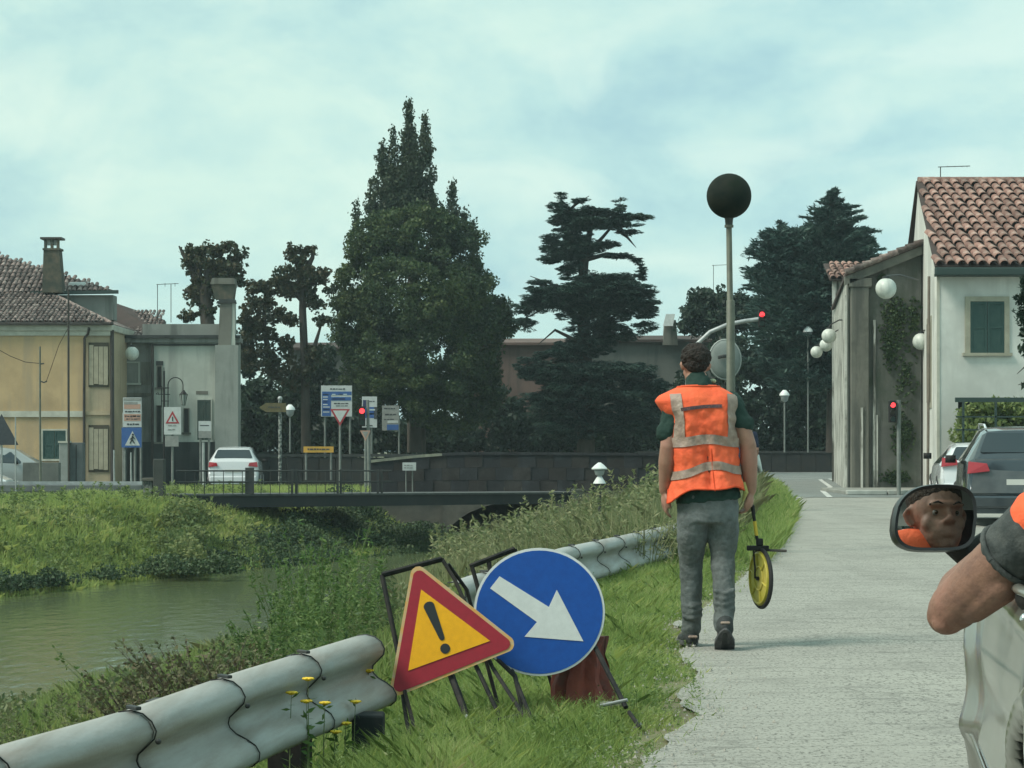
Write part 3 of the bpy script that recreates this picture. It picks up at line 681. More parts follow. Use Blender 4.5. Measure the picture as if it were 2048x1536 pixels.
# ------------------------------------------------------------------ buildings
def plaster(name, c, dirt, bump=.15, amt=.14):
    return M(name, c, tuple(x*.86 for x in c), 1.2, .9, bump=bump, bscale=14, c3=tuple(x*.72 for x in c), s3=.55, streak=(dirt, 2.2, amt), lo=.4, hi=.6)
m_ochre = plaster('ochre_plaster', (.50, .36, .20), (.38, .29, .18))
m_buff = plaster('buff_plaster', (.44, .36, .24), (.34, .28, .19))
m_cream = M('cream_moulding', (.50, .50, .42), (.38, .38, .32), 3, .85)
m_grey_pl = plaster('grey_plaster', (.23, .245, .225), (.12, .13, .12))
m_pale_pl = plaster('pale_plaster', (.42, .45, .40), (.29, .31, .28))
m_mid_pl = plaster('mid_plaster', (.25, .27, .245), (.15, .165, .15))
m_stone_gr = plaster('weathered_render', (.17, .17, .145), (.07, .075, .06))
m_dark_pl = plaster('dark_render', (.045, .052, .05), (.025, .03, .03))  # dark plaster tone for plinth, trims and the inner wall
m_white_pl = plaster('white_plaster', (.66, .67, .62), (.50, .51, .47), .1, .2)
m_barn = M('mossy_render', (.14, .145, .13), (.09, .095, .085), 1.1, .95, bump=.5, bscale=9, c3=(.055, .075, .05), s3=.7, streak=((.07, .08, .065), 2.5, .12))
m_barn2 = M('barn_render', (.17, .17, .145), (.12, .125, .105), 1.5, .95, bump=.4, bscale=12, c3=(.08, .085, .07), s3=1.0, streak=((.08, .085, .075), 3, .14))
m_flaky = M('flaking_whitewash', (.60, .61, .56), (.42, .43, .38), 1.4, .9, bump=.3, bscale=12, c3=(.12, .12, .10), s3=1.3, streak=((.10, .10, .085), 4, .10))
m_tile = M('roof_tile_clay', (.27, .155, .12), (.17, .10, .085), 9, .9, c3=(.38, .29, .24), s3=6, var=.38)
m_tile_old = M('old_roof_tile', (.18, .13, .115), (.10, .085, .08), 7, .9, c3=(.30, .26, .23), s3=5, var=.5)
m_tile_bed = M('roof_bed', (.07, .05, .045), (.05, .04, .035), 3, .95)
m_gutter = M('green_gutter', (.02, .045, .04), (.03, .05, .045), 4, .6)
m_shut = M('green_shutter', (.018, .055, .05), (.03, .07, .06), 5, .6, bump=.1)
m_pipe = M('drain_pipe', (.035, .03, .025), (.05, .045, .04), 3, .6)
m_wood_dark = M('dark_opening', (.02, .025, .022), (.03, .03, .028), 4, .9)
m_brick_old = M('stained_brick', (.075, .075, .055), (.045, .055, .045), 6, .95, bump=.4, bscale=20, c3=(.13, .11, .08), s3=2)

def tile_mb(l, w, h, seg=6, th=.012, taper=.82):
    """half-round clay tile: lies along +y (upslope), open end at y=0"""
    mb = MB(); vs = []
    for y, s in ((0, 1.0), (l, taper)):
        for r_ in (0, 1):
            for i in range(seg+1):
                a = math.pi*i/seg; q = (w/2*s-th*r_); vs.append((-math.cos(a)*q, y, math.sin(a)*(h*s-th*r_)))
    n = seg+1
    fs = [(i, i+1, 2*n+i+1, 2*n+i) for i in range(seg)]+[(n+i, 3*n+i, 3*n+i+1, n+i+1) for i in range(seg)]+[(i, n+i, n+i+1, i+1) for i in range(seg)]
    mb.add(vs, fs); return mb
def frame(o, u, v):
    """matrix with x along u, y along v, z normal"""
    u = Vector(u).normalized(); v = Vector(v); v = (v-u*v.dot(u)).normalized(); n = u.cross(v)
    m = Matrix((u, v, n)).transposed().to_4x4(); m.translation = Vector(o); return m
def quad_roof(parent, A, B, C, D, cw, rl, mat, each=False, th=.06, seed=1, bedname='roof'):
    """A,B eave corners left/right, C,D ridge corners right/left; tiles clipped to the quad"""
    A, B, C, D = map(Vector, (A, B, C, D)); r_ = random.Random(seed)
    mb = MB(); nrm = (B-A).cross(D-A).normalized()
    mb.prism([A, B, C, D], -nrm*th, (0, 0, 0))
    roof = mb.build(bedname, m_tile_bed, parent)
    up = (D+C)/2-(A+B)/2; ux = (B-A).normalized(); Fm = frame(A, ux, up); inv = Fm.inverted()
    q = [inv @ p for p in (A, B, C, D)]
    H = max(q[2].y, q[3].y); nr = int(H/rl)
    x0 = min(p.x for p in q); x1 = max(p.x for p in q)
    tm = tile_mb(rl*1.12, cw*.88, cw*.40, 6 if each else 4)
    me = None; big = MB(); cnt = 0
    for j in range(nr):
        y = j*rl; t = (y+rl*.5)/H
        xl = q[0].x+(q[3].x-q[0].x)*min(t*H/max(q[3].y, .01), 1); xr = q[1].x+(q[2].x-q[1].x)*min(t*H/max(q[2].y, .01), 1)
        k = int((x1-x0)/cw)
        for i in range(k+1):
            x = x0+cw*(i+.5)
            if x < xl+cw*.3 or x > xr-cw*.3: continue
            m_ = Matrix.Translation((x+r_.uniform(-.012, .012)*cw*4, y+r_.uniform(-.02, .02), .004+.012*(1-0))) @ Matrix.Rotation(r_.uniform(-.08, .08), 4, 'Z') @ Matrix.Rotation(-.055+r_.uniform(-.02, .02), 4, 'X')
            m_.translation.z += .03
            if each:
                if me is None: me = tm.mesh('roof_tile', 60); me.materials.append(mat)
                o = bpy.data.objects.new('roof_tile', me); col.objects.link(o); o.parent = roof
                o.matrix_local = wm(roof).inverted() @ Fm @ m_; cnt += 1
            else:
                b0 = Fm @ m_; big.add([b0 @ Vector(v) for v in tm.v], tm.f)
    if not each: big.build('roof_tiles', mat, roof, smooth=60, kind='stuff', fixn=False) if False else link('roof_tiles', big.mesh('roof_tiles', 60, False), mat, roof, kind='stuff')
    return roof
def window_at(parent, px0, py0, px1, py1, Y, kind='shutter', mat=None, fr=.09, frm=None, proud=.05):
    """window set in a wall whose face is at depth Y"""
    a, b = P(px0, py0, Y), P(px1, py1, Y); w = MB(); fd = .05
    x0, x1, z0, z1 = a.x, b.x, b.z, a.z
    f = MB().box((x0-fr, Y-proud, z1), (x1+fr, Y+.02, z1+fr)).box((x0-fr, Y-proud, z0), (x0, Y+.02, z1)).box((x1, Y-proud, z0), (x1+fr, Y+.02, z1))
    wn = f.build('window', frm or m_cream, parent)
    MB().box((x0-fr-.06, Y-proud-.05, z0-.07), (x1+fr+.06, Y+.02, z0)).build('sill', frm or m_cream, wn)
    if kind == 'shutter':
        mid = (x0+x1)/2
        for q0, q1 in ((x0+.004, mid-.008), (mid+.008, x1-.004)):
            s = MB(); s.box((q0, Y-.03, z0+.003), (q1, Y+.0, z1-.003)); 
            s.box((q0, Y-.045, z0+.003), (q0+.05, Y-.03, z1-.003)); s.box((q1-.05, Y-.045, z0+.003), (q1, Y-.03, z1-.003))
            for zz in (z0+.003, (z0+z1)/2-.03, z1-.07): s.box((q0+.05, Y-.045, zz), (q1-.05, Y-.03, zz+.065))
            s.build('shutter', mat or m_shut, wn)
    elif kind == 'dark':
        MB().box((x0, Y-.01, z0), (x1, Y+.015, z1)).build('pane', mat or m_glass, wn)
    return wn

# ---- white house on the right -------------------------------------------------
HY = 52.0; HX = GX(1875, HY); hs = .12
house = thing('white_house', 'white plastered two-storey house with clay tile roof and green shutters', 'house', (HX+3, HY+3, 0))
yb = 59.0; xb = HX+hs*(yb-HY); ze = PZ(530, HY); zr = PZ(362, yb); xr_ = HX+7.5; zb0 = -.02
# wall with an opening (front), left gable wall
ox0, oz1 = GX(1916, HY), PZ(797, HY)
mb = MB()
mb.box((HX, HY, zb0), (ox0, HY+.3, ze)).box((ox0, HY, oz1), (xr_, HY+.3, ze)).box((xr_-.4, HY, zb0), (xr_, HY+.3, oz1))
mb.build('wall', m_white_pl, house)
mb = MB(); th = .3
pl = [(HX, HY+.302, zb0), (xb, yb, zb0), (xb, yb, zr-.1), (HX, HY+.302, ze)]
mb.prism([Vector(p) for p in pl], (0, 0, 0), (th, 0, 0)).build('gable_wall', m_white_pl, house)
MB().prism([Vector(p) for p in [(xb, yb, zb0), (xb+1.0, yb+7, zb0), (xb+1.0, yb+7, ze), (xb, yb, zr-.1)]], (0, .002, 0), (th, .002, 0)).build('gable_wall', m_white_pl, house)
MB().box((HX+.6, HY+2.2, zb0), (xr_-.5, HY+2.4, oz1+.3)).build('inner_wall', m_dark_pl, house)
# corner board and pipe
MB().tube([(HX-.06, HY+.9, 0.1), (HX-.03, HY+.9, ze-.2)], .035, 8).build('downpipe', M('pipe_brown', (.22, .19, .15), (.14, .12, .1), 4, .6), house, smooth=60)
MB().box((HX-.012, HY-.02, .1), (HX+.05, HY+.05, ze-.1)).build('corner_bead', m_cream, house)
e = .32
A = (HX-.12, HY-e, ze-.05); B = (xr_+.2, HY-e, ze-.05); C = (xr_+hs*7+.2, yb, zr); D = (xb-.06, yb, zr)
roof = quad_roof(house, A, B, C, D, .25, .56, m_tile, each=True, seed=5)
MB().prism([Vector(p) for p in ((D[0], yb+.01, zr), (C[0], yb+.01, zr), (C[0]+.8, yb+7.3, ze-.05), (D[0]+.85, yb+7.3, ze-.05))], (0, 0, -.06), (0, 0, 0)).build('back_roof', m_tile_bed, house)
rt = MB()
me = None
for i in range(12):
    x = D[0]+.05+i*.42
    if x > C[0]-.4: break
    c_ = MB().tube([(x, yb, zr-.02), (x+.45, yb, zr+.0)], [.13, .115], 8).build('ridge_tile', m_tile, roof, smooth=60)
g = MB()
gz = ze-.12
g.box((A[0]-.02, HY-e-.14, gz-.16), (B[0], HY-e+.0, gz+.03)).build('gutter', m_gutter, house, bevel=.03)
MB().box((A[0]+.04, HY-e+.005, gz-.16), (B[0], HY-.003, gz-.10)).build('soffit', m_gutter, house)
m_frame = M('stone_surround', (.36, .35, .27), (.28, .27, .21), 4, .85)
window_at(house, 1940, 603, 2008, 706, HY, frm=m_frame, fr=.12)
mb = MB()   # narrow window in the gable wall seen edge on
q = lambda t, z: Vector((HX+hs*t, HY+t, z))
for t0, t1, c, d, mm in ((1.0, 1.16, 2.4, 4.4, m_frame), (2.05, 2.2, 2.4, 4.4, m_frame)):
    pass
gw = MB().prism([q(1.5, 2.1), q(3.0, 2.1), q(3.0, 4.35), q(1.5, 4.35)], (-.05, 0, 0), (-.004, 0, 0)).build('window', m_frame, house)
MB().prism([q(1.65, 2.25), q(2.85, 2.25), q(2.85, 4.2), q(1.65, 4.2)], (-.065, 0, 0), (-.052, 0, 0)).build('shutter', M('brown_shutter', (.12, .10, .07), (.08, .07, .05), 4, .7), gw)
def antenna(name, label, px, py0, py1, Y, bars, parent_loc=None, r=.014):
    t = thing(name, label, 'antenna', P(px, py0, Y))
    MB().tube([P(px, py0, Y), P(px, py1, Y)], r, 6).build('mast', m_dark_metal, t)
    for (a, b_, y) in bars: MB().tube([P(a, y, Y), P(b_, y-2, Y)], r*.8, 6).build('boom', m_dark_metal, t)
    return t
t = antenna('tv_antenna', 'thin television antenna on the white house roof ridge', 1881, 362, 334, yb, [(1876, 1940, 334)])
for a in (1895, 1910, 1924, 1934): MB().tube([P(a, 334, yb-.25), P(a, 332, yb+.25)], .008, 5).build('element', m_dark_metal, t)
# front hedge and frame at the opening
t = thing('pergola_frame', 'dark green metal frame with beam and wires in front of the white house opening', 'pergola', (GX(1985, 50), 50, 0))
f = MB().pbox(1912, 795, 2100, 804, 50, .12).build('beam', m_gutter, t)
for px in (1925, 1990, 2060):
    MB().pbox(px, 804, px+4, 975, 50, .06).build('post', m_gutter, t)
for py in (832, 858, 884): MB().pbox(1912, py, 2100, py+3, 50.0, .03).build('rail', m_gutter, t)
V = cloud([(1950, 830, 26, 22), (1990, 822, 40, 20), (2035, 826, 36, 24), (2080, 830, 36, 30), (1950, 880, 34, 46), (2000, 880, 50, 46), (2060, 880, 50, 46)], 51, .13, 1.2, asp=.6, sub=.28)
t = thing('hedge', 'clipped green hedge growing in the opening of the white house', 'hedge', (GX(1990, 51), 51, 0))
link('leaves', np_mesh('leaves', V, 4), lf_weed, t)

# ---- old barn with the gable towards the road ---------------------------------
BY = 57.0; bx0 = GX(1697, BY); bx1 = HX+hs*(BY-HY)-.05
zl, zr2 = PZ(556, BY), PZ(497, BY)
barn = thing('old_barn', 'grey weathered barn with buttress pilaster and sloping verge beside the white house', 'barn', ((bx0+bx1)/2, BY+2, 0))
MB().prism([Vector(p) for p in ((bx0, BY, 0), (bx1, BY, 0), (bx1, BY, zr2), (bx0, BY, zl))], (0, 0, 0), (0, .3, 0)).build('gable_wall', m_barn, barn)
L_ = 14.3
MB().prism([Vector(p) for p in ((bx0, BY+.302, 0), (bx0+hs*L_, BY+L_, 0), (bx0+hs*L_, BY+L_, zl), (bx0, BY+.302, zl))], (0, 0, 0), (.3, 0, 0)).build('street_wall', m_flaky, barn)
# pilaster, capping, streak ribs
MB().pbox(1702, 574, 1738, 984, BY-.16, .157).build('pilaster', m_barn2, barn, bevel=.02)
MB().pbox(1698, 556, 1744, 574, BY-.2, .197).build('pilaster_cap', m_barn2, barn, bevel=.02)
for px, w, py in ((1746, 5, 640), (1722, 4, 815), (1690, 4, 590), (1753, 3, 830)):
    yy = BY-.2 if 1702 < px < 1738 else BY-.05
    MB().pbox(px, py, px+w, 983, yy, .05 if yy > BY-.1 else .04).build('pipe', m_flaky, barn)
vd = Vector((bx1+.1-bx0+.15, 0, zr2-zl)).normalized()
A = Vector((bx0-.12, BY-.22, zl+.02)); B = Vector((bx1, BY-.22, zr2+.06))
MB().prism([A, B, B+Vector((0, 0, .10)), A+Vector((0, 0, .10))], (0, 0, 0), (hs*14.4, 14.4, 0)).build('roof', m_tile_bed, barn)
MB().prism([A-Vector((0, 0, .22)), B-Vector((0, 0, .22)), B-Vector((0, 0, .002)), A-Vector((0, 0, .002))], (0, .02, 0), (0, .215, 0)).build('verge_board', m_barn2, barn)
n = 9
for i in range(n):
    a = A.lerp(B, i/n); b_ = A.lerp(B, (i+1.12)/n)
    MB().tube([a+Vector((0, -.02, .12)), b_+Vector((0, -.02, .09))], [.085, .07], 8).build('verge_tile', m_tile_old, barn, smooth=60)
V = cloud([(1790, 640, 36, 50), (1812, 740, 26, 90), (1780, 700, 22, 50), (1806, 870, 26, 50), (1830, 640, 14, 60), (1790, 955, 34, 16), (1765, 560, 10, 12), (1810, 505, 16, 5)], BY-.06, .07, .26, asp=.75, sub=.2, depth=.05, shell=.7)
ivy = thing('ivy', 'dark climbing ivy spread over the barn gable', 'climbing plant', (GX(1795, BY), BY-.15, 0))
link('leaves', np_mesh('leaves', V, 4), lf_shade, ivy)
# taller annexe behind the barn with its own little tiled roof
AY = 71.6; ax0 = GX(1664, AY); ax1 = GX(1770, AY)
an = thing('annexe', 'narrow pale annexe with a strip of clay tiles behind the barn', 'building', ((ax0+ax1)/2, AY+2, 0))
MB().prism([Vector((ax0, AY, 0)), Vector((ax1, AY, 0)), Vector((ax1, AY, PZ(560, AY))), Vector((ax0, AY, PZ(560, AY)))], (0, 0, 0), (.45, 3, 0)).build('wall', m_flaky, an)
quad_roof(an, (ax0-.1, AY-.25, PZ(560, AY)), (ax1, AY-.25, PZ(560, AY)), (ax1, AY+2, PZ(527, AY+2)), (ax0, AY+2, PZ(527, AY+2)), .22, .38, m_tile, seg if False else False, seed=8)

# ---- dark boundary wall across the end of the road -----------------------------
m_wallblk = M('mossy_wall_stone', (.022, .027, .028), (.035, .035, .03), 2.5, .95, bump=.5, bscale=6)
for (x0, x1, Y, z0, z1, nm, lab, blk) in ((GX(1276, 96), GX(1672, 96)+3, 96, -.02, PZ(902, 96), 'boundary_wall', 'low dark mossy boundary wall at the end of the road', 18), (GX(474, 79.5), GX(1130, 79.5), 79.5, -.4, PZ(908, 79.5), 'park_wall', 'long dark park wall behind the street signs', 20)):
    t = thing(nm, lab, 'wall', ((x0+x1)/2, Y, z0)); w = (x1-x0)/blk
    for i in range(blk):
        MB().box((x0+i*w+.01, Y, z0), (x0+(i+1)*w-.01, Y+.3, z1-.12+.02*math.sin(i*2.3))).build('panel', m_wallblk, t)
    MB().box((x0, Y-.04, z1-.12+.022), (x1, Y+.34, z1)).build('coping', M('mossy_coping', (.05, .055, .052), (.03, .035, .033), 3, .9), t)

# ---- stone bridge over the canal ------------------------------------------------
SY = 62.0
br = thing('stone_bridge', 'dark stone road bridge with solid parapet and one arch over the canal', 'bridge', (GX(1010, SY), SY+2, -1.7))
sx0, sx1 = GX(742, SY), GX(1310, SY)
cx_, hw, zc, zs = GX(1035, SY), 2.1, PZ(1003, SY), PZ(1095, SY)
def arch_pts(cx, hw, z0, h, n=18): return [Vector((cx-hw*math.cos(math.pi*i/n), SY, z0+h*math.sin(math.pi*i/n))) for i in range(n+1)]
ap = arch_pts(cx_, hw, zs, zc-zs)
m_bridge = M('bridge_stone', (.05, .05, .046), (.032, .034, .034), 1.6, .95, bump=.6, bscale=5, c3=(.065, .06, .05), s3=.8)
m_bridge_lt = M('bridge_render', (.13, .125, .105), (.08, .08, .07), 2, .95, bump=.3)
zd = PZ(986, SY)
mb = MB(); fz = lambda x: zd
vs = []; n_ = len(ap)
for p in ap: vs.append(p); 
for p in ap: vs.append(Vector((p.x, SY, zd)))
mb.add(vs, [(i, i+1, n_+i+1, n_+i) for i in range(n_-1)])
mb.add([(sx0, SY, -2.3), (ap[0].x, SY, -2.3), (ap[0].x, SY, zd), (sx0, SY, zd)], [(0, 1, 2, 3)])
mb.add([(ap[-1].x, SY, -2.3), (sx1, SY, -2.3), (sx1, SY, zd), (ap[-1].x, SY, zd)], [(0, 1, 2, 3)])
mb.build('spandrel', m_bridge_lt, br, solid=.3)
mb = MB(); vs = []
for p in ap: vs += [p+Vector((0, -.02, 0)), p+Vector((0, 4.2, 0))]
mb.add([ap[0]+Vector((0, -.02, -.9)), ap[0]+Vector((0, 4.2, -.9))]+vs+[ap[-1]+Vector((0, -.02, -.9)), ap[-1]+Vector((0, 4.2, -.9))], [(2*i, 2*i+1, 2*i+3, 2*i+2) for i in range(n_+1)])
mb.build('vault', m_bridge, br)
for i in range(n_-1):      # ring stones
    a, b_ = ap[i], ap[i+1]; c_ = Vector((cx_, SY, zs)); oa = (a-c_).normalized()*.24; ob = (b_-c_).normalized()*.24
    MB().prism([a.lerp(b_, .03), b_.lerp(a, .03), b_.lerp(a, .03)+ob, a.lerp(b_, .03)+oa], (0, -.08, 0), (0, -.003, 0)).build('arch_stone', m_bridge, br)
# parapet of big blocks, humped a little towards the middle
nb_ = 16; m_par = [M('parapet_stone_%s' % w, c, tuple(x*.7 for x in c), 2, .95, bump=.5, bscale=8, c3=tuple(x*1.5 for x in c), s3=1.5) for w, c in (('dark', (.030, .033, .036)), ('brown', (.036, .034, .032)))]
def ptop(x): t = (x-sx0)/(sx1-sx0); return PZ(921-17*math.sin(math.pi*min(t*1.25+.02, .5)) if t < .4 else 904+3*(t-.4), SY)
for i in range(nb_):
    a0_ = sx0+(sx1-sx0)*i/nb_; b0_ = sx0+(sx1-sx0)*(i+1)/nb_
    for j in range(3):
        sh_ = (.5, 0, .28)[j]*(b0_-a0_); a = a0_+(sh_ if i else 0); b_ = min(b0_+sh_, sx1)
        za, zb_ = [zd+.003+(ptop(a)-.08-zd)*k/3 for k in (j, j+1)], [zd+.003+(ptop(b_)-.08-zd)*k/3 for k in (j, j+1)]
        g_ = .003; off = .5*(j % 2)*(b_-a)
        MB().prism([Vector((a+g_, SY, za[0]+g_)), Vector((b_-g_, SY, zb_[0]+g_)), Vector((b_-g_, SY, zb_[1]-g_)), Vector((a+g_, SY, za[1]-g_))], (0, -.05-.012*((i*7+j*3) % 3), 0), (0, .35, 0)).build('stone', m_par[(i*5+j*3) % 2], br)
    a, b_ = a0_, b0_
    MB().prism([Vector((a+.004, SY, ptop(a)-.078)), Vector((b_-.004, SY, ptop(b_)-.078)), Vector((b_-.004, SY, ptop(b_))), Vector((a+.004, SY, ptop(a)))], (0, -.1, 0), (0, .4, 0)).build('coping_stone', M('pale_coping', (.28, .29, .22), (.15, .16, .13), 3, .9) if i < 4 else m_par[0], br)
MB().box((sx0, SY+.36, zd-.3), (sx1, SY+4.2, zd+.0)).build('deck', m_bridge, br)
MB().box((sx0-.2, SY-.12, zd-.10), (sx1+.4, SY-.07, zd-.015)).build('string_course', m_bridge, br)
MB().prism([Vector((sx1, SY, -.02)), Vector((sx1+3.2, SY+9, -.02)), Vector((sx1+3.2, SY+9, .75)), Vector((sx1, SY, .95))], (0, 0, 0), (.3, 0, 0)).build('wing_wall', m_bridge, br)

# ---- footbridge -------------------------------------------------------------------
FA, FB = Vector((GX(352, 54), 54, 0)), Vector((GX(1172, 60), 60, 0))
fb = thing('footbridge', 'long dark steel footbridge with thin railing across the canal', 'bridge', (FA+FB)/2+Vector((0, 0, -.4)))
zA, zB = PZ(989, 54), PZ(984, 60); hA, hB = .34, .31
dd = (FB-FA).normalized(); nn_ = Vector((-dd.y, dd.x, 0))
def beam(mb, a, b, za0, za1, zb0_, zb1, d0, d1):
    mb.prism([Vector((a.x, a.y, za0)), Vector((b.x, b.y, zb0_)), Vector((b.x, b.y, zb1)), Vector((a.x, a.y, za1))], nn_*d0, nn_*d1); return mb
beam(MB(), FA, FB, zA-hA, zA-.05, zB-hB, zB-.05, 0, .12).build('girder', M('girder_paint', (.018, .024, .027), (.03, .033, .033), 2, .7), fb)
beam(MB(), FA, FB, zA-.048, zA, zB-.048, zB, -.04, 1.5).build('deck', M('deck_edge', (.09, .10, .095), (.05, .055, .055), 3, .8), fb)
beam(MB(), FA, FB, zA-hA, zA-.05, zB-hB, zB-.05, 1.35, 1.47).build('girder', m_dark_metal, fb)
L_ = (FB-FA).length
for px in (487, 567, 575, 655, 661, 734, 742, 850, 960, 1070, 1150):
    t_ = (px-352)/(1172-352); p = FA.lerp(FB, t_); w = .11 if px == 487 else .028; z = zA+(zB-zA)*t_
    h = .66 if px in (487,) else (.62 if px < 800 else .35)
    if px > 800: continue
    MB().box((p.x-w, p.y-.03, z), (p.x+w, p.y+.03, z+h)).build('post', m_dark_metal, fb)
for i in range(22):
    t_ = (368+i*17.5-352)/(1172-352); p = FA.lerp(FB, t_); z = zA+(zB-zA)*t_
    MB().box((p.x-.009, p.y+.035, z), (p.x+.009, p.y+.053, z+.57)).build('baluster', m_dark_metal, fb)
for k in (.58, .30):
    a, b_ = FA, FA.lerp(FB, .50)
    MB().tube([Vector((a.x, a.y, zA+k)), Vector((b_.x, b_.y, zA+(zB-zA)*.5+k))], .02, 6).build('handrail', m_dark_metal, fb)
MB().pbox(306, 918, 328, 1025, 53.8, .3).build('pier', M('pier_stone', (.04, .048, .045), (.06, .065, .06), 3, .9), fb, bevel=.02)
t = thing('stone_pier', 'short pale stone pier streaked white at the left end of the footbridge', 'pier', P(298, 1005, 53.9))
MB().pbox(286, 962, 305, 1012, 53.9, .3).build('shaft', M('streaked_stone', (.28, .29, .26), (.05, .06, .055), 5, .9, lo=.42, hi=.55), t, bevel=.03)
MB().pbox(283, 956, 307, 962, 53.85, .38).build('cap', m_bridge_lt, t, bevel=.01)
# right end: block and small white lantern on a post
t = thing('concrete_block', 'small grey concrete block at the right end of the footbridge', 'block', P(1157, 1010, 60))
MB().pbox(1143, 978, 1172, 1012, 59.5, .4).build('block', M('mossy_block', (.08, .09, .07), (.05, .06, .045), 4, .95, bump=.4), t, bevel=.04)
t = thing('garden_lantern', 'small white capped lantern standing above the tall weeds near the bridge', 'lantern', P(1199, 1040, 34))
c_ = lambda py: P(1199, py, 34)
MB().tube([c_(1045), c_(966)], .03, 8).build('post', m_dark_metal, t)
MB().tube([c_(967), c_(964), c_(952)], [.10, .09, .03], 12).build('base', m_white_paint, t, smooth=60)
MB().tube([c_(952), c_(950), c_(941), c_(938)], [.03, .065, .085, .05], 12).build('glass', M('lantern_glass', (.45, .48, .5), rough=.2), t, smooth=60)
MB().tube([c_(939), c_(937), c_(930), c_(925)], [.12, .125, .07, .02], 12).build('cap', m_white_paint, t, smooth=60)

# canal balustrade on the left bank
t = thing('balustrade', 'low grey concrete balustrade along the top of the left bank', 'balustrade', (GX(130, 60), 60, -.3))
MB().pbox(-40, 970, 284, 984, 60, .22).build('top_rail', M('balustrade_concrete', (.13, .15, .15), (.09, .10, .10), 3, .9), t, bevel=.02)
MB().pbox(-40, 963, 284, 969.5, 60.3, .1).build('back_rail', m_galv, t)
MB().pbox(-40, 1002, 284, 1012, 60.02, .2).build('foot', m_bridge_lt, t)
m_bal = M('pale_baluster', (.34, .37, .34), (.2, .22, .2), 6, .85)
me = None
for i in range(27):
    px = -36+i*12
    o = MB().pbox(px, 984, px+4.5, 1002, 60.06, .06)
    if me is None:
        o = o.build('baluster', m_bal, t); first = o
    else:
        o = None
    if me is None: me = first
    else:
        c_ = first.copy(); col.objects.link(c_); c_.location = first.location+Vector((12*i/FPX*60, 0, 0))

# ---- yellow house on the left --------------------------------------------------------
YY = 76.0
yh = thing('yellow_house', 'ochre two-storey house with hipped tile roof and cream cornice by the canal', 'house', (GX(60, YY), YY+3, -.4))
xL, xC, xR = GX(-420, YY), GX(168, YY), GX(221, YY)
zt, zbb = PZ(662, YY), -.42
MB().box((xL, YY, zbb), (xC-.002, YY+8, zt)).build('wall', m_ochre, yh)
MB().box((xC, YY+.04, zbb), (xR, YY+8, zt)).build('side_wall', m_buff, yh)
MB().box((xL, YY-.12, zt), (xR+.08, YY+8, PZ(649, YY))).build('cornice', m_cream, yh, bevel=.03)
MB().box((xL, YY-.05, zt-.16), (xR+.03, YY-.003, zt-.003)).build('cornice_band', m_cream, yh)
MB().pbox(-420, 822, 166, 834, YY-.06, .057).build('string_course', m_cream, yh)
MB().pbox(170, 822, 220, 830, YY-.02, .057).build('string_course', m_buff, yh)
MB().tube([P(178, 655, YY-.2), P(176, 668, YY-.15), P(169, 676, YY-.1), P(168, 780, YY-.08), P(168, 972, YY-.08)], .045, 8).build('downpipe', m_pipe, yh, smooth=60)
MB().tube([P(224, 660, YY+.0), P(225, 972, YY)], .07, 8).build('downpipe', m_pipe, yh, smooth=60)
for (y0, y1, yt) in ((690, 770, 0), (855, 940, 0)):
    a = P(177, y0-5, YY); b_ = P(217, y1+4, YY)
    wn = MB().box((a.x, YY+.0, b_.z), (b_.x, YY+.037, a.z)).build('window', M('window_recess', (.06, .055, .04), (.08, .07, .05), 4, .9), yh)
    for i in range(4):
        p0 = 178+i*9.6
        MB().pbox(p0+.2, y0+(3 if i else 0), p0+8.9, y1-2*i % 3, YY-.035, .034).build('shutter_slat', M('buff_shutter', (.36, .33, .24), (.28, .26, .19), 5, .8), wn)
window_at(yh, 86, 861, 132, 918, YY, 'shutter', fr=.05)
MB().pbox(-420, 644, 226, 650, YY-.32, .14).build('gutter', m_pipe, yh, bevel=.02)
# roofs: front hip, upper roof, the plastered attic with its own eave
zE = PZ(646, YY-.3)
quad_roof(yh, (xL, YY-.3, zE), (xR+.05, YY-.3, zE), (GX(96, YY+3.2), YY+3.2, PZ(586, YY+3.2)), (xL+2.5, YY+3.2, PZ(586, YY+3.2)), .16, .30, m_tile_old, seed=3)
MB().prism([Vector((xR+.05, YY-.3, zE)), Vector((xR+.05, YY+8, zE)), Vector((GX(96, YY+3.2), YY+4.2, PZ(586, YY+3.2))), Vector((GX(96, YY+3.2), YY+3.2, PZ(586, YY+3.2)))], (0, 0, -.05), (0, 0, 0)).build('hip_roof', m_tile_old, yh)
hp = [P(98, 586, YY+3.2), P(160, 616, YY+1.5), P(222, 646, YY-.25)]
for i in range(9):
    a = hp[0].lerp(hp[2], i/9); b_ = hp[0].lerp(hp[2], (i+1.1)/9)
    MB().tube([a, b_], [.09, .075], 7).build('hip_tile', m_tile_old, yh, smooth=60)
MB().prism([P(60, 640, YY+3.3), P(226, 640, YY+3.3), P(226, 590, YY+3.3), P(60, 590, YY+3.3)], (0, 0, 0), (0, .8, 0)).build('attic_wall', m_mid_pl, yh)
quad_roof(yh, (GX(-70, YY+3), YY+3.05, PZ(590, YY+3)), (GX(236, YY+3), YY+3.05, PZ(583, YY+3)), (GX(-50, YY+7), YY+7, PZ(496, YY+7)), (GX(-70, YY+7), YY+7, PZ(490, YY+7)), .19, .34, m_tile_old, seed=4)
MB().prism([P(60, 590, YY+2.95), P(236, 587, YY+2.95), P(236, 580, YY+2.95), P(60, 583, YY+2.95)], (0, 0, 0), (0, .12, 0)).build('gutter', m_gutter, yh)
ch = MB(); c0 = YY+2.6
def frus(mb, x0, x1, y0, xa, xb_, y1, Y, d): # tapered block
    a = [P(x0, y0, Y), P(x1, y0, Y), P(xb_, y1, Y), P(xa, y1, Y)]; mb.prism(a, (0, 0, 0), (0, d, 0)); return mb
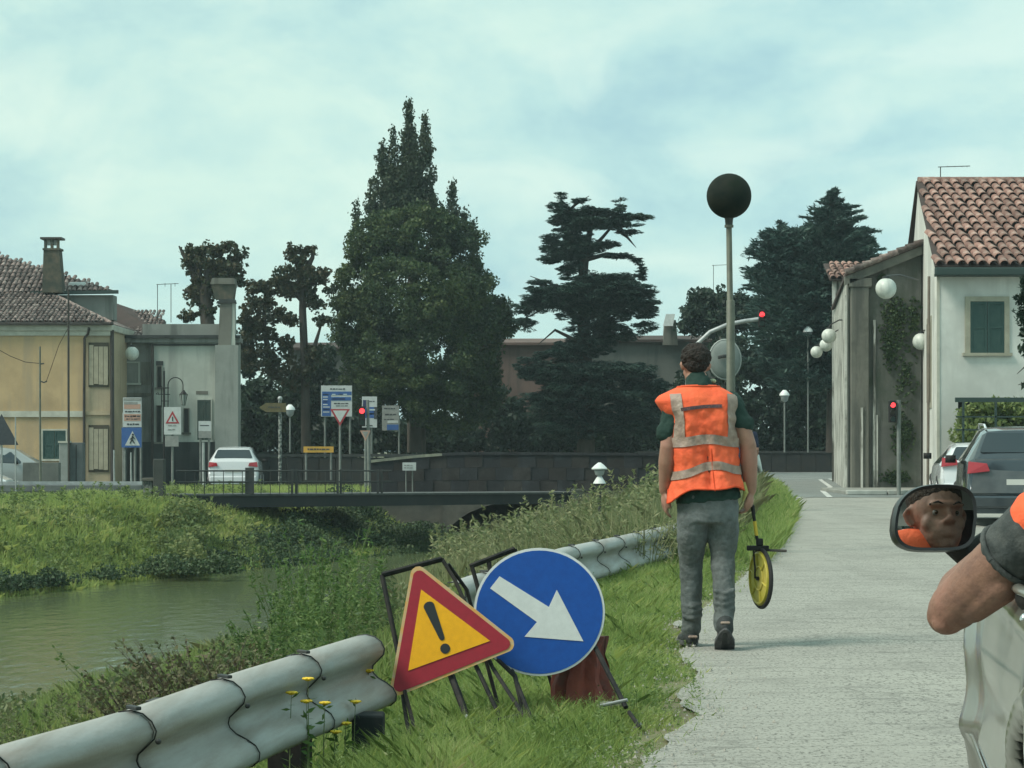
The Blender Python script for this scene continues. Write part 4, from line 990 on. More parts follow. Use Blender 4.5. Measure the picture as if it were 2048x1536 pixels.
chim = frus(MB(), 84, 125, 585, 87, 118, 500, c0, .55).build('chimney', m_brick_old, yh)
frus(MB(), 85, 120, 500, 85, 120, 496, c0-.04, .63).build('collar', m_brick_old, chim)
for x in (88, 101, 113): frus(MB(), x, x+5, 496, x, x+5, 478, c0, .12).build('flue_post', m_brick_old, chim)
frus(MB(), 93, 112, 490, 93, 112, 480, c0+.2, .2).build('flue_pot', m_white_paint, chim)
frus(MB(), 80, 123, 478, 80, 123, 474, c0-.05, .65).build('cap', m_pipe, chim)
sk = frus(MB(), 135, 172, 572, 138, 170, 564, YY+3.4, .5).build('skylight', m_white_paint, yh, bevel=.03)

# ---- grey house and its tall stack ----------------------------------------------------
GY = 79.0
gh = thing('grey_house', 'derelict grey rendered house with flat parapet and plinth beside the ochre house', 'house', (GX(350, GY), GY+3, -.4))
bx = lambda a, b, c, d, Y=GY, dep=.3, mat=None, nm='wall', par=None, **k: MB().pbox(a, b, c, d, Y, dep).build(nm, mat, par or gh, **k)
bx(226, 684, 306, 975, GY+.25, 5, m_grey_pl)
bx(306, 684, 436, 975, GY, 5, m_pale_pl)
bx(436, 684, 478, 975, GY+.1, .5, m_mid_pl)
bx(226, 884, 478, 975, GY-.08, .07, m_dark_pl, 'plinth')
bx(285, 648, 438, 676, GY+.1, 1, m_grey_pl, 'parapet')
bx(226, 676, 480, 685, GY-.15, .8, m_grey_pl, 'cornice')
bx(226, 670, 480, 676, GY-.25, .2, m_dark_pl, 'gutter')
for px in (302, 436):
    bx(px, 688, px+5, 930, GY-.1, .09, m_pipe, 'downpipe')
bx(300, 688, 442, 691, GY-.06, .05, m_dark_pl, 'string')
window_at(gh, 246, 726, 277, 766, GY+.25, 'dark', m_grey_pl, fr=.05, frm=m_pale_pl)
bx(230, 786, 304, 792, GY+.2, .045, m_stone_gr, 'string')
bx(282, 724, 300, 770, GY+.235, .012, m_stone_gr, 'patch')
for a, b_, c_, d_ in ((315, 733, 323, 775), (314, 812, 322, 884), (369, 818, 377, 865)):
    window_at(gh, a, b_, c_, d_, GY, 'dark', m_wood_dark, fr=.03, frm=m_stone_gr)
bx(312, 722, 326, 731, GY-.03, .027, m_dark_pl, 'lintel')
wn = window_at(gh, 395, 800, 422, 880, GY, 'shutter', M('faded_green_shutter', (.035, .06, .05), (.05, .07, .06), 4, .8), fr=.04, frm=m_pale_pl)
bx(392, 782, 416, 789, GY-.012, .01, M('faded_lettering', (.13, .13, .11)), 'faded_lettering')
# sloping roof piece behind and low ridge figure
MB().prism([P(222, 676, GY+4), P(330, 676, GY+4), P(330, 642, GY+4), P(222, 605, GY+4)], (0, 0, 0), (0, .3, 0)).build('gable', m_grey_pl, gh)
quad_roof(gh, P(222, 676, GY+1), P(330, 676, GY+1), P(330, 640, GY+3.9), P(222, 603, GY+3.9), .16, .3, m_tile_old, seed=9)
MB().tube([P(293, 634, GY+3.8), P(293, 626, GY+3.8), P(293, 620, GY+3.8)], [.13, .12, .05], 8).build('ridge_pot', m_brick_old, gh)
st = thing('chimney_stack', 'tall rendered chimney stack with flared brick head on the grey house', 'chimney', P(452, 975, GY-.5))
frus(MB(), 430, 476, 975, 430, 476, 690, GY-.4, .38).build('base', m_mid_pl, st)
frus(MB(), 436, 462, 690, 440, 464, 606, GY-.35, .45).build('shaft', m_stone_gr, st)
frus(MB(), 462.3, 470, 690, 464.3, 469, 606, GY-.33, .43).build('shaft_edge', m_pale_pl, st)
frus(MB(), 436, 470, 606, 438, 468, 598, GY-.42, .55).build('collar', m_dark_pl, st)
frus(MB(), 430, 466, 598, 422, 470, 568, GY-.40, .55).build('head', m_brick_old, st)
frus(MB(), 420, 470, 568, 424, 468, 556, GY-.45, .65).build('crown_band', m_stone_gr, st)
t = antenna('tv_antenna', 'pair of thin antenna masts with crossbar above the grey house', 342, 645, 568, GY+2, [(313, 357, 569)])
MB().tube([P(315, 645, GY+2), P(315, 569, GY+2)], .014, 6).build('mast', m_dark_metal, t)
for a in (330, 350): MB().tube([P(a, 566, GY+2), P(a, 573, GY+2)], .01, 5).build('element', m_dark_metal, t)
t = antenna('tv_antenna', 'thin television antenna above the dome-shaped evergreen', 1427, 590, 530, 101, [(1424, 1462, 531)])

# ---- buildings behind the trees -----------------------------------------------------------
m_rose = plaster('rose_brick', (.15, .10, .085), (.09, .07, .06))
m_bgrey = plaster('back_grey', (.135, .145, .13), (.09, .10, .09))
def backhouse(name, label, x0, x1, ytop, Y, mat, roofc, ridge=None, win=()):
    t = thing(name, label, 'house', (GX((x0+x1)/2, Y), Y+2, -.3))
    MB().pbox(x0, ytop, x1, 960, Y, 5).build('wall', mat, t)
    a = [P(x0-4, ytop, Y-.3), P(x1+4, ytop, Y-.3)]
    rz = ridge or ytop-8
    MB().prism([a[0], a[1], P(x1+2, rz, Y+3), P(x0-2, rz, Y+3)], (0, 0, 0), (0, 0, .12)).build('roof', roofc, t)
    for (a_, b_, c_, d_) in win: window_at(t, a_, b_, c_, d_, Y, 'dark', fr=.04, frm=m_stone_gr)
    return t
backhouse('grey_house', 'low grey house with dark roof seen between the lopped plane trees and the laurel', 575, 700, 700, 104, m_bgrey, m_tile_bed, 690, ((598, 742, 612, 768), (650, 742, 664, 768)))
backhouse('rose_house', 'faded rose brick house half hidden between the laurel and the cedar', 930, 1177, 690, 104, m_rose, m_rose, 682, ((985, 770, 1000, 800),))
bk = backhouse('grey_villa', 'long flat grey villa behind the cedar with a chimney stack', 1180, 1480, 684, 104, m_bgrey, m_tile_bed, 676, ((1275, 760, 1290, 800), (1350, 760, 1365, 800)))
frus(MB(), 1326, 1356, 690, 1330, 1352, 640, 103.5, .6).build('chimney', m_stone_gr, bk)
frus(MB(), 1326, 1346, 652, 1332, 1350, 628, 103.3, .1).build('pale_panel', m_white_paint, bk)
# ------------------------------------------------------------------ guardrails
m_rail = M('galvanised_rail', (.37, .385, .37), (.25, .235, .205), 3.0, .6, .1, .12, 60, stretch=(2.4, .12, 5.0), lo=.40, hi=.68)
def rail_section():
    """outline of the W-beam: (towards the road, height)"""
    pr = [(.0, .0), (.050, .008), (.080, .028), (.090, .055), (.082, .082), (.055, .104), (.020, .124), (.002, .145), (.000, .160), (.010, .180), (.045, .205), (.076, .228), (.088, .252), (.080, .282), (.055, .302), (.015, .312), (-.035, .306)]
    return pr
def guardrail(label, pts, ztop, seg, joints=True, post=True, drop=None):
    P0 = [Vector((p[0], p[1], 0)) for p in pts]
    cum = [0]
    for a, b in zip(P0, P0[1:]): cum.append(cum[-1]+(b-a).length)
    def at(s):
        s = max(0, min(s, cum[-1]-1e-6))
        for i in range(len(P0)-1):
            if s <= cum[i+1]: return P0[i].lerp(P0[i+1], (s-cum[i])/(cum[i+1]-cum[i])), (P0[i+1]-P0[i]).normalized()
    t = thing('guardrail', label, 'guardrail', at(cum[-1]/2)[0])
    pr = [(o*.9+(.315-h)*.26-.035, h*1.0) for o, h in rail_section()]; n = int(round(cum[-1]/seg)); L_ = cum[-1]/n
    for i in range(n):
        mb = MB(); vs = []
        for k in range(5):
            s = i*L_+L_*k/4+(.006 if k == 0 else (-.0 if k < 4 else .05 if i < n-1 else 0))
            p, d = at(s); nrm = Vector((d.y, -d.x, 0)); pz = ztop(s/cum[-1])-.315
            sc = 1.0-(.035 if k == 0 else 0)+(0.0 if k < 4 else 0)
            for (o, h) in pr: vs.append(p+nrm*(o*sc+(.004 if k < 1 else 0))+Vector((0, 0, pz+h)))
        m_ = len(pr)
        mb.add(vs, [(k*m_+j, k*m_+j+1, (k+1)*m_+j+1, (k+1)*m_+j) for k in range(4) for j in range(m_-1)])
        o = mb.build('rail_segment', m_rail, t, smooth=60, solid=.004)
        if joints and i > 0:
            p, d = at(i*L_+.0); nrm = Vector((d.y, -d.x, 0)); pz = ztop(i/n)-.315
            # dark wire band following the profile and its clip on top
            band = [p+nrm*(o_+.006)+Vector((0, 0, pz+h+(.004 if h > .3 else 0)))+d*(.012*math.sin(h*30)) for o_, h in pr]
            MB().tube(band, .0024, 5).build('joint_band', m_black, t)
            q = p+Vector((0, 0, pz+.322))
            MB().box((-.025, -.010, -.004), (.045, .010, .008), Matrix.Translation(q) @ Matrix.Rotation(math.atan2(d.y, d.x)+.9, 4, 'Z')).build('clip', m_dark_metal, t, bevel=.003)
            for h in (.09, .222):
                MB().ell(p+nrm*(.078)+Vector((0, 0, pz+h)), (.010, .010, .010), 8, 5).build('bolt', m_dark_metal, t)
    for se in (.004, cum[-1]-.004):     # dark rolled lip where the sheet is cut
        p, d = at(se); nrm = Vector((d.y, -d.x, 0)); pz = ztop(0)-.315
        MB().tube([p+nrm*(o_+.001)+Vector((0, 0, pz+h)) for o_, h in pr], .0045, 5).build('cut_edge', m_dark_metal, t)
    if post:
        k = max(2, int(cum[-1]/2)+1)
        for i in range(k):
            p, d = at(cum[-1]*(i+.5)/k if k > 2 else cum[-1]*(.25+.7*i)); nrm = Vector((d.y, -d.x, 0)); pz = ztop(.5)
            a = math.atan2(d.y, d.x)
            MB().box((-.05, -.045, -.8), (.05, .035, pz-.02), Matrix.Translation((p.x-nrm.x*.08, p.y-nrm.y*.08, 0)) @ Matrix.Rotation(a, 4, 'Z')).build('post', m_dark_metal, t)
    return t
e1 = (GX(742, 9.6), 9.6)
g1 = guardrail('near guardrail ending bluntly beside the warning triangle', [(-1.62, 5.0), (-1.39, 6.0), (-1.17, 6.83), (-.96, 8.03), e1], lambda t: .375, .86)
# dark upright block under the blunt end
MB().box((GX(703, 8.95), 8.95, -.6), (GX(766, 8.95), 9.1, .10)).build('end_block', M('end_block_dark', (.014, .02, .022), (.02, .026, .026), 6, .9), g1, bevel=.01)
MB().box((-.95, 8.55, -.3), (-.82, 8.7, .07)).build('spacer', m_black, g1)
g2 = guardrail('far guardrail running from behind the signs towards the walking man', [(-.33, 13.3), (.12, 16), (.45, 17.8), (1.05, 20.2), (1.74, 23.1), (2.7, 27.2)], lambda t: .375, .98)

# ------------------------------------------------------------------ road-work signs
SY1, SY2 = 9.62, 9.80
m_red = M('sign_red', (.33, .018, .035), (.28, .016, .03), 30, .5, bump=.05, bscale=200)
m_amber = M('sign_amber', (.86, .42, .006), (.78, .37, .005), 40, .5)
m_blue = M('sign_blue', (.005, .075, .35), (.004, .062, .30), 30, .45, bump=.05, bscale=200)
m_signw = M('sign_white', (.62, .65, .64), (.56, .59, .58), 30, .5)
m_signb = M('sign_black', (.02, .025, .028), rough=.5)
m_edge = M('aged_yellow_edge', (.62, .33, .08), (.5, .4, .25), 25, .6)
m_edge2 = M('sign_rim', (.55, .58, .56), (.4, .42, .4), 20, .5)
m_alu = M('aluminium_back', (.3, .32, .32), (.2, .21, .2), 5, .5, .5)
def rounded(poly, r, n=6):
    out = []; k = len(poly)
    for i in range(k):
        p, a, b = poly[i], poly[i-1], poly[(i+1) % k]
        u = (a-p).normalized(); v = (b-p).normalized(); ang = u.angle(v); t = r/math.tan(ang/2)
        c = p+(u+v).normalized()*(r/math.sin(ang/2)); s, e = p+u*t, p+v*t
        for j in range(n+1):
            q = s.lerp(e, j/n); out.append(c+(q-c).normalized()*r)
    return out
def inset(poly, d):
    k = len(poly); c = sum(poly, Vector((0, 0, 0)))/k; out = []
    for i in range(k):
        p, a, b = poly[i], poly[i-1], poly[(i+1) % k]; u = (a-p).normalized(); v = (b-p).normalized()
        out.append(p+(u+v).normalized()*(d/math.sin(u.angle(v)/2)))
    return out
def tilt(Y, py0, lean):  # signs lean back: depth grows with height
    return lambda px, py: P(px, py, Y)+Vector((0, (py0-py)*Y/FPX*lean, 0))
# triangle
f1 = tilt(SY1, 1385, .16)
t1 = thing('warning_sign', 'triangular red and amber warning sign with exclamation mark, on black stand', 'road sign', (GX(880, SY1), SY1, 0))
tri = [f1(824, 1122), f1(1044, 1294), f1(776, 1400)]
yb_ = Vector((0, -1, 0))
MB().prism(rounded(tri, .035), yb_*0, yb_*-.012).build('sign_plate', m_edge, t1)
MB().prism(rounded(inset(tri, .013), .027), yb_*.003, yb_*.0002).build('red_border', m_red, t1)
inn = [f1(841, 1181), f1(980, 1283), f1(816, 1342)]
MB().prism(inn, yb_*.006, yb_*.0032).build('amber_field', m_amber, t1)
def quadlist(f, pts): return [f(*p) for p in pts]
def ex_mark():
    a, b = (857, 1214), (883, 1276); out = []
    dx, dy = b[0]-a[0], b[1]-a[1]; l = math.hypot(dx, dy); ux, uy = dx/l, dy/l; nx, ny = -uy, ux
    for i in range(9): 
        w = math.pi*i/8; out.append((a[0]+nx*11*math.cos(w)-ux*9*math.sin(w), a[1]+ny*11*math.cos(w)-uy*9*math.sin(w)))
    for i in range(9):
        w = math.pi*i/8; out.append((b[0]-nx*5.5*math.cos(w)+ux*6*math.sin(w), b[1]-ny*5.5*math.cos(w)+uy*6*math.sin(w)))
    return out
MB().prism(quadlist(f1, ex_mark()), yb_*.0085, yb_*.0062).build('exclamation_mark', m_signb, t1)
MB().prism([f1(890+10*math.cos(2*math.pi*i/16), 1298+10*math.sin(2*math.pi*i/16)) for i in range(16)], yb_*.0085, yb_*.0062).build('exclamation_dot', m_signb, t1)
def bar(par, pts, r=.010, name='bar', mat=None, n=6): return MB().tube([P(*p) for p in pts], r, n).build(name, mat or m_black, par, smooth=60)
bar(t1, [(800, 1325, 9.72), (764, 1150, 9.88)], .011, 'stand_tube'); bar(t1, [(764, 1150, 9.88), (884, 1118, 9.94)], .013, 'top_bar'); bar(t1, [(884, 1118, 9.94), (910, 1160, 9.90), (945, 1240, 9.82), (985, 1335, 9.70), (1060, 1450, 9.30)], .010, 'stand_tube')
bar(t1, [(896, 1128, 9.96), (934, 1180, 10.0), (1002, 1432, 9.8)], .009, 'back_leg'); bar(t1, [(798, 1310, 9.73), (806, 1395, 9.64), (818, 1470, 9.12)], .009, 'front_leg'); bar(t1, [(806, 1370, 9.70), (834, 1476, 9.08)], .009, 'front_leg')
bar(t1, [(902, 1350, 9.68), (936, 1440, 9.45)], .016, 'front_leg'); bar(t1, [(933, 1432, 9.45), (943, 1456, 9.3)], .009, 'foot_hook', m_galv); bar(t1, [(952, 1332, 9.68), (1001, 1436, 9.45)], .010, 'front_leg')
bar(t1, [(938, 1452, 9.34), (1054, 1428, 9.38)], .010, 'foot_bar')
# blue disc
f2 = tilt(SY2, 1350, .14)
t2 = thing('direction_sign', 'round blue sign with white arrow pointing down right, on black stand', 'road sign', (GX(1080, SY2), SY2, 0))
dc = lambda r_, n=56: [f2(1079+r_*math.cos(2*math.pi*i/n), 1225+r_*math.sin(2*math.pi*i/n)*.965) for i in range(n)]
MB().prism(dc(132), yb_*0, yb_*-.012).build('sign_plate', m_edge2, t2)
MB().prism(dc(131), yb_*.003, yb_*.0002).build('white_rim', m_signw, t2)
MB().prism(dc(127), yb_*.0055, yb_*.0032).build('blue_field', m_blue, t2)
arr = [(999, 1154), (1098, 1215), (1114, 1181), (1167, 1283), (1049, 1274), (1074, 1245), (980, 1178)]
mb = MB(); pts = quadlist(f2, arr); mb.prism([pts[0], pts[1], pts[5], pts[6]], yb_*.0085, yb_*.0058); mb.prism([pts[1], pts[2], pts[3], pts[4], pts[5]], yb_*.0085, yb_*.0058)
mb.build('arrow', m_signw, t2)
bar(t2, [(940, 1133, 9.94), (1030, 1098, 9.98)], .012, 'top_bar'); bar(t2, [(944, 1133, 9.94), (956, 1176, 9.92), (975, 1300, 9.87), (1030, 1352, 9.72), (1050, 1440, 9.42)], .011, 'stand_tube')
bar(t2, [(978, 1124, 9.96), (982, 1160, 9.94)], .012, 'clamp'); bar(t2, [(1030, 1098, 9.98), (1036, 1120, 9.98)], .010, 'stand_tube')
bar(t2, [(1188, 1290, 9.86), (1252, 1415, 9.47)], .011, 'front_leg'); bar(t2, [(1020, 1330, 9.86), (1068, 1452, 9.27)], .009, 'front_leg'); bar(t2, [(1258, 1424, 9.42), (1280, 1456, 9.24)], .009, 'front_leg')
bar(t2, [(1200, 1412, 9.52), (1255, 1400, 9.49)], .008, 'foot_bar', m_galv)
bar(t2, [(1030, 1112, 10.02), (1120, 1430, 10.12)], .009, 'back_leg')
# red weathered ballast bag hanging behind the disc
m_bag = M('faded_red_plastic', (.24, .055, .035), (.15, .035, .03), 9, .7, bump=.3, bscale=20, c3=(.09, .05, .045), s3=7)
mb = MB()
def bag(u, v):
    # v: top 0 -> bottom 1 ; u: around
    a = 2*math.pi*u; xl = np.interp(v, [0, .3, .6, 1], [1160, 1118, 1108, 1104]); xr = np.interp(v, [0, .25, .6, 1], [1212, 1202, 1210, 1232])
    cx = (xl+xr)/2; hw_ = (xr-xl)/2; py = 1272+v*150+10*math.sin(a*2+1)*v
    fold = 1+.16*math.sin(a*7+v*3)+.10*math.sin(a*13+v*5)+.12*noise.noise(Vector((a*1.5, v*4, 0)))
    p = P(cx+hw_*math.cos(a)*fold, py, 9.98); p.y += math.sin(a)*(.03+.07*v)*fold; return p
mb.grid(49, 14, bag)
mb.add([bag(i/48, 1) for i in range(48)], [tuple(range(48))]); mb.add([bag(i/48, 0) for i in range(48)], [tuple(range(48))])
mb.build('ballast_bag', m_bag, None, 'crumpled faded red plastic bag slumped behind the blue sign', cat='bag', smooth=60)
mb = MB().ell(P(1215, 1412, 9.8), (.05, .035, .022), 10, 7).ell(P(1238, 1408, 9.75), (.03, .03, .018), 9, 6)
mb.build('rag', M('grey_rag', (.22, .22, .2), (.12, .12, .11), 20, .9, bump=.6), None, 'small crumpled grey rag on the foot of the blue sign', cat='rag', smooth=60)

# ------------------------------------------------------------------ lamps
def globe_lamp(label, px, py, rpx, Y, bracket, group=None):
    t = thing('globe_lamp', label, 'lamp', P(px, py, Y), group)
    r = rpx*Y/FPX; c = P(px, py, Y)
    MB().ell(c, r, 20, 12).build('globe', m_globe, t, smooth=180)
    MB().tube([c+Vector((0, 0, r*.95)), c+Vector((0, 0, r*1.15))], r*.35, 10).build('fitter', m_dark_metal, t)
    MB().tube([c+Vector((0, 0, r*1.1))]+[P(*b) for b in bracket], .02, 6).build('bracket', m_dark_metal, t)
    return t
gl = 'white globe lamps bracketed from the walls'
globe_lamp('biggest white globe lamp hanging in front of the barn gable', 1772, 577, 21, 44, [(1772, 552, 44), (1800, 550, 48), (1836, 560, 52.6)], gl)
globe_lamp('white globe lamp half behind the corner of the white house', 1842, 683, 17, 56.6, [(1844, 662, 56.6), (1852, 660, 56)], gl)
globe_lamp('upper white globe lamp of the cluster at the barn corner', 1658, 672, 15, 60, [(1660, 650, 60), (1678, 640, 61), (1690, 640, 61.5)], gl)
globe_lamp('middle white globe lamp of the cluster at the barn corner', 1652, 690, 13, 64, [(1656, 672, 64), (1676, 660, 65.5)], gl)
globe_lamp('lowest and smallest white globe lamp of the cluster at the barn corner', 1633, 704, 12, 68, [(1640, 688, 68), (1672, 676, 70)], gl)
globe_lamp('white globe lamp on the grey house beside the ochre house', 264, 707, 14, 77.6, [(262, 690, 77.8), (262, 682, 79)], gl)

LY = 24.4; t = thing('street_lamp', 'tall street lamp with large dark globe standing in the verge', 'street lamp', (GX(1459, LY), LY, 0))
m_dkglobe = M('dark_globe', (.006, .013, .011), (.02, .024, .018), 5, .75, spec=.1, c3=(.012, .02, .012), s3=3)  # globe coloured near black with little gloss
c = P(1458, 392, LY); r = 45*LY/FPX
MB().ell(c, r, 28, 18).build('globe', m_dkglobe, t, smooth=180)
MB().tube([P(1458, 434, LY), P(1458, 440, LY), P(1458, 452, LY)], [.055, .045, .04], 14).build('neck', m_dark_metal, t, smooth=60)
MB().tube([P(1458, 450, LY), P(1458, 455, LY)], .05, 14).build('collar', m_pole, t, smooth=60)
MB().tube([P(1458, 455, LY), P(1460, 600, LY), P(1461, 601, LY), P(1462, 890, LY), Vector((GX(1462, LY), LY, -.05))], [.032, .034, .046, .05, .055], 14).build('pole', m_pole, t, smooth=60)
# traffic mirror seen from behind
MYY = 40.0; t = thing('traffic_mirror', 'round grey traffic mirror seen from behind beside the lamp pole', 'traffic mirror', (GX(1462, MYY), MYY, 0))
c = P(1450, 719, MYY); rx, rz_ = 31*MYY/FPX, 39*MYY/FPX
m_mir = M('mirror_back_plastic', (.19, .22, .205), (.14, .165, .155), 4, .7)
mb = MB(); mb.grid(25, 7, lambda u, v: c+Vector((rx*math.sin(v*1.45)*math.cos(2*math.pi*u)/math.sin(1.45), -.10*math.cos(v*1.5), rz_*math.sin(v*1.45)*math.sin(2*math.pi*u)/math.sin(1.45))))
mb.build('shell', m_mir, t, smooth=180)
MB().tube([c+Vector((rx*1.02*math.cos(2*math.pi*i/28), 0, rz_*1.02*math.sin(2*math.pi*i/28))) for i in range(29)], .018, 6, False).build('rim', M('mirror_rim', (.3, .33, .31), rough=.6), t, smooth=60)
MB().tube([P(1436, 715, MYY-.15), P(1448, 712, MYY-.15), P(1462, 712, MYY-.1)], .03, 6).build('bracket', m_dark_metal, t)
MB().tube([P(1464, 700, MYY+.1), P(1466, 800, MYY+.1), Vector((GX(1468, MYY), MYY+.1, -.1))], .045, 10).build('pole', m_pole, t, smooth=60)

def signal(label, px, py, Y, w=14, h=44, lens=6, pole=None, arm=None, group='red traffic lights at the junction'):
    k = Y/FPX; c = P(px, py, Y)
    t = thing('traffic_light', label, 'traffic light', (c.x, Y, 0), group)
    MB().box((c.x-w/2*k, Y, c.z-(h-lens-4)*k), (c.x+w/2*k, Y+.2, c.z+(lens+4)*k)).build('housing', m_black, t, bevel=.02)
    for i, mm in enumerate((m_red_lens, M('dark_lens', (.03, .025, .01), rough=.3), M('dark_green_lens', (.01, .04, .03), rough=.3))):
        q = c-Vector((0, .0, i*(h-2*lens-6)/2*k)); nm = 'red_lens' if i == 0 else 'dark_lens'
        MB().tube([q+Vector((0, -.012, 0)), q+Vector((0, -.001, 0))], lens*k, 14).build(nm, mm, t)
        MB().grid(9, 2, lambda u, v, q=q: q+Vector((lens*1.15*k*math.cos(math.pi*u), -.10*v-.001, lens*1.15*k*math.sin(math.pi*u)))).build('hood', m_black, t, solid=.008)
    if pole: MB().tube([Vector((P(*pole[0], Y).x, Y+.1, P(*pole[0], Y).z)), Vector((P(*pole[1], Y).x, Y+.1, P(*pole[1], Y).z))], .05, 8).build('pole', m_pole2, t, smooth=60)
    if arm: MB().tube([P(a, b, Y+.1) for a, b in arm], .055, 8).build('arm', m_galv, t, smooth=60)
    return t
signal('red traffic light on the curved grey mast arm above the man', 1524, 629, 58, 13, 34, 5.5, None, [(1375, 985), (1375, 760), (1378, 715), (1392, 690), (1420, 664), (1455, 649), (1490, 642), (1520, 638)])
signal('red traffic light in front of the barn gable', 1786, 810, 52, 14, 44, 5.2, ((1799, 800), (1799, 995)))
signal('red traffic light between the two blue poster boards', 724, 822, 70, 12, 40, 5.5, ((735, 800), (738, 985)))

# park lamps
def park_lamp(label, px, py, Y, base_py=905):
    t = thing('park_lamp', label, 'lamp', (GX(px, Y), Y, PZ(base_py, Y)))
    MB().tube([P(px, py+14, Y), P(px, base_py, Y)], .03, 8).build('pole', m_pole2, t)
    MB().tube([P(px, py+15, Y), P(px, py+12, Y), P(px, py+2, Y)], [.05, .12, .16], 12).build('lantern', M('lantern_pane', (.25, .28, .28), rough=.3), t, smooth=60)
    MB().tube([P(px, py+2, Y), P(px, py-2, Y), P(px, py-9, Y)], [.19, .17, .06], 12).build('cap', m_white_paint, t, smooth=60)
park_lamp('white-capped park lamp under the dark trees left of the barn', 1569, 789, 80)
park_lamp('small bright park lamp between the fir and the globe cluster', 1616, 662, 83)
park_lamp('white-capped lamp on the finger-post behind the direction board', 580, 818, 78)

# ornate wall-style street lamp in front of the grey house
OY = 73.0; t = thing('lantern_post', 'wrought iron post with curved arm and hanging lantern before the grey house', 'street lamp', (GX(330, OY), OY, -.4))
def it(name, pts, r, mat=m_black): return MB().tube([P(a, b, OY) for a, b in pts], r, 6).build(name, mat, t, smooth=60)
it('post', [(328, 742), (328, 975)], .035); it('finial', [(328, 742), (328, 735)], .015)
it('side_rod', [(323, 772), (323, 815)], .018); it('side_rod', [(336, 768), (336, 815)], .018)
it('arm', [(336, 790)]+[(351+15*math.cos(math.pi*(1-i/10)), 770-15*math.sin(math.pi*(i/10))) for i in range(11)]+[(366, 782)], .018)
it('scroll', [(314, 776), (338, 776)], .018); it('scroll', [(312, 788), (340, 789)], .014); it('scroll', [(322, 802), (338, 802)], .014); it('scroll', [(312, 788), (316, 784), (318, 790)], .012)
c = lambda py: P(367, py, OY)
MB().tube([c(780), c(786), c(789)], [.03, .10, .15], 6).build('lantern_cap', m_black, t)
MB().tube([c(789), c(808), c(813)], [.13, .07, .03], 6).build('lantern_glass', M('lamp_glass', (.30, .33, .30), rough=.3), t)
for i in range(6):
    a = math.pi*2*i/6; MB().tube([c(789)+Vector((.13*math.cos(a), .13*math.sin(a), 0)), c(811)+Vector((.05*math.cos(a), .05*math.sin(a), 0))], .010, 4).build('glazing_bar', m_black, t)

# ------------------------------------------------------------------ street signs
m_prt = {'white': M('board_white', (.50, .53, .52), (.42, .45, .44), 6, .6), 'blue': M('print_blue', (.03, .09, .28), (.04, .11, .28), 6, .6), 'navy': M('print_navy', (.03, .04, .10)),
         'dark': M('print_dark', (.05, .055, .06)), 'red': M('print_red', (.33, .04, .05)), 'pink': M('print_salmon', (.42, .26, .20)), 'pale': M('print_pale', (.42, .50, .54)), 'grey': M('board_grey', (.27, .28, .26), (.2, .21, .2), 6, .8), 'yellow': M('board_yellow', (.62, .36, .06), (.5, .28, .05), 6, .6)}
def board(label, name, px0, py0, px1, py1, Y, base='white', prints=(), poles=(), cat='sign', poly=None, group=None, pb=985, pr=.04):
    t = thing(name, label, cat, (GX((px0+px1)/2, Y), Y, 0), group)
    if poly: MB().prism([P(a, b, Y) for a, b in poly], (0, 0, 0), (0, .03, 0)).build('panel', m_prt[base], t)
    else: MB().pbox(px0, py0, px1, py1, Y, .04).build('panel', m_prt[base], t)
    byc = {}
    for i, (a, b, c_, d, k) in enumerate(prints):
        MB().pbox(a, b, c_, d, Y-.006-.003*(i % 3), .005+.003*(i % 3)).build('printed_patch', m_prt[k], t)
    for px in poles: MB().tube([P(px, (py0+py1)/2, Y+.09), P(px, pb, Y+.09)], pr, 8).build('pole', m_pole2, t, smooth=60)
    return t
R_ = random.Random(4)
def words(x0, x1, y, h=2.0, k='dark'):
    """small unreadable lettering: a row of word-long strokes"""
    out = []; x = x0
    while x < x1-3:
        w = R_.uniform(3, 8); out.append((x, y+R_.uniform(-.4, .4), min(x+w, x1), y+h, k)); x += w+1.4
    return out
board('large white and blue poster board behind the give way sign', 'poster_board', 642, 771, 704, 833, 82, 'white',
      [(644, 783, 662, 832, 'blue'), (662, 783, 703, 790, 'blue'), (662, 794, 702, 801, 'blue'), (692, 786, 702, 790, 'pale')]+words(660, 690, 777, 2)+[(646, 788+5*i, 650+R_.uniform(4, 10), 790+5*i, 'white') for i in range(8)]+words(664, 700, 788, 2, 'pale')+words(668, 698, 806, 2)+words(672, 696, 811, 1.5)+[(664, 797, 690, 799, 'red')], (650, 700))
t = board('give way triangle on a grey pole before the large poster board', 'give_way_sign', 660, 818, 700, 852, 74, 'red', (), (680,), poly=((660, 818), (700, 818), (680, 852)), cat='road sign')
MB().prism([P(a, b, 74) for a, b in ((666, 821), (694, 821), (680, 845))], (0, -.006, 0), (0, -.001, 0)).build('white_field', m_prt['white'], t)
board('tall narrow blue and white poster board beside the red traffic light', 'poster_board', 724, 793, 754, 855, 82, 'white', [(730, 814, 753, 836, 'blue'), (726, 800, 733, 814, 'navy'), (738, 818, 750, 821, 'pale'), (738, 826, 749, 829, 'pale'), (748, 814, 754, 838, 'dark'), (732, 850, 745, 852, 'dark')]+words(738, 750, 802, 1.5), (743,))
t = board('small faded give way triangle below the traffic light', 'give_way_sign', 721, 861, 740, 880, 69, 'pink', (), (731,), poly=((720, 861), (741, 861), (731, 882)), cat='road sign')
MB().prism([P(a, b, 69) for a, b in ((724, 863), (737, 863), (731, 876))], (0, -.006, 0), (0, -.001, 0)).build('white_field', m_prt['grey'], t)
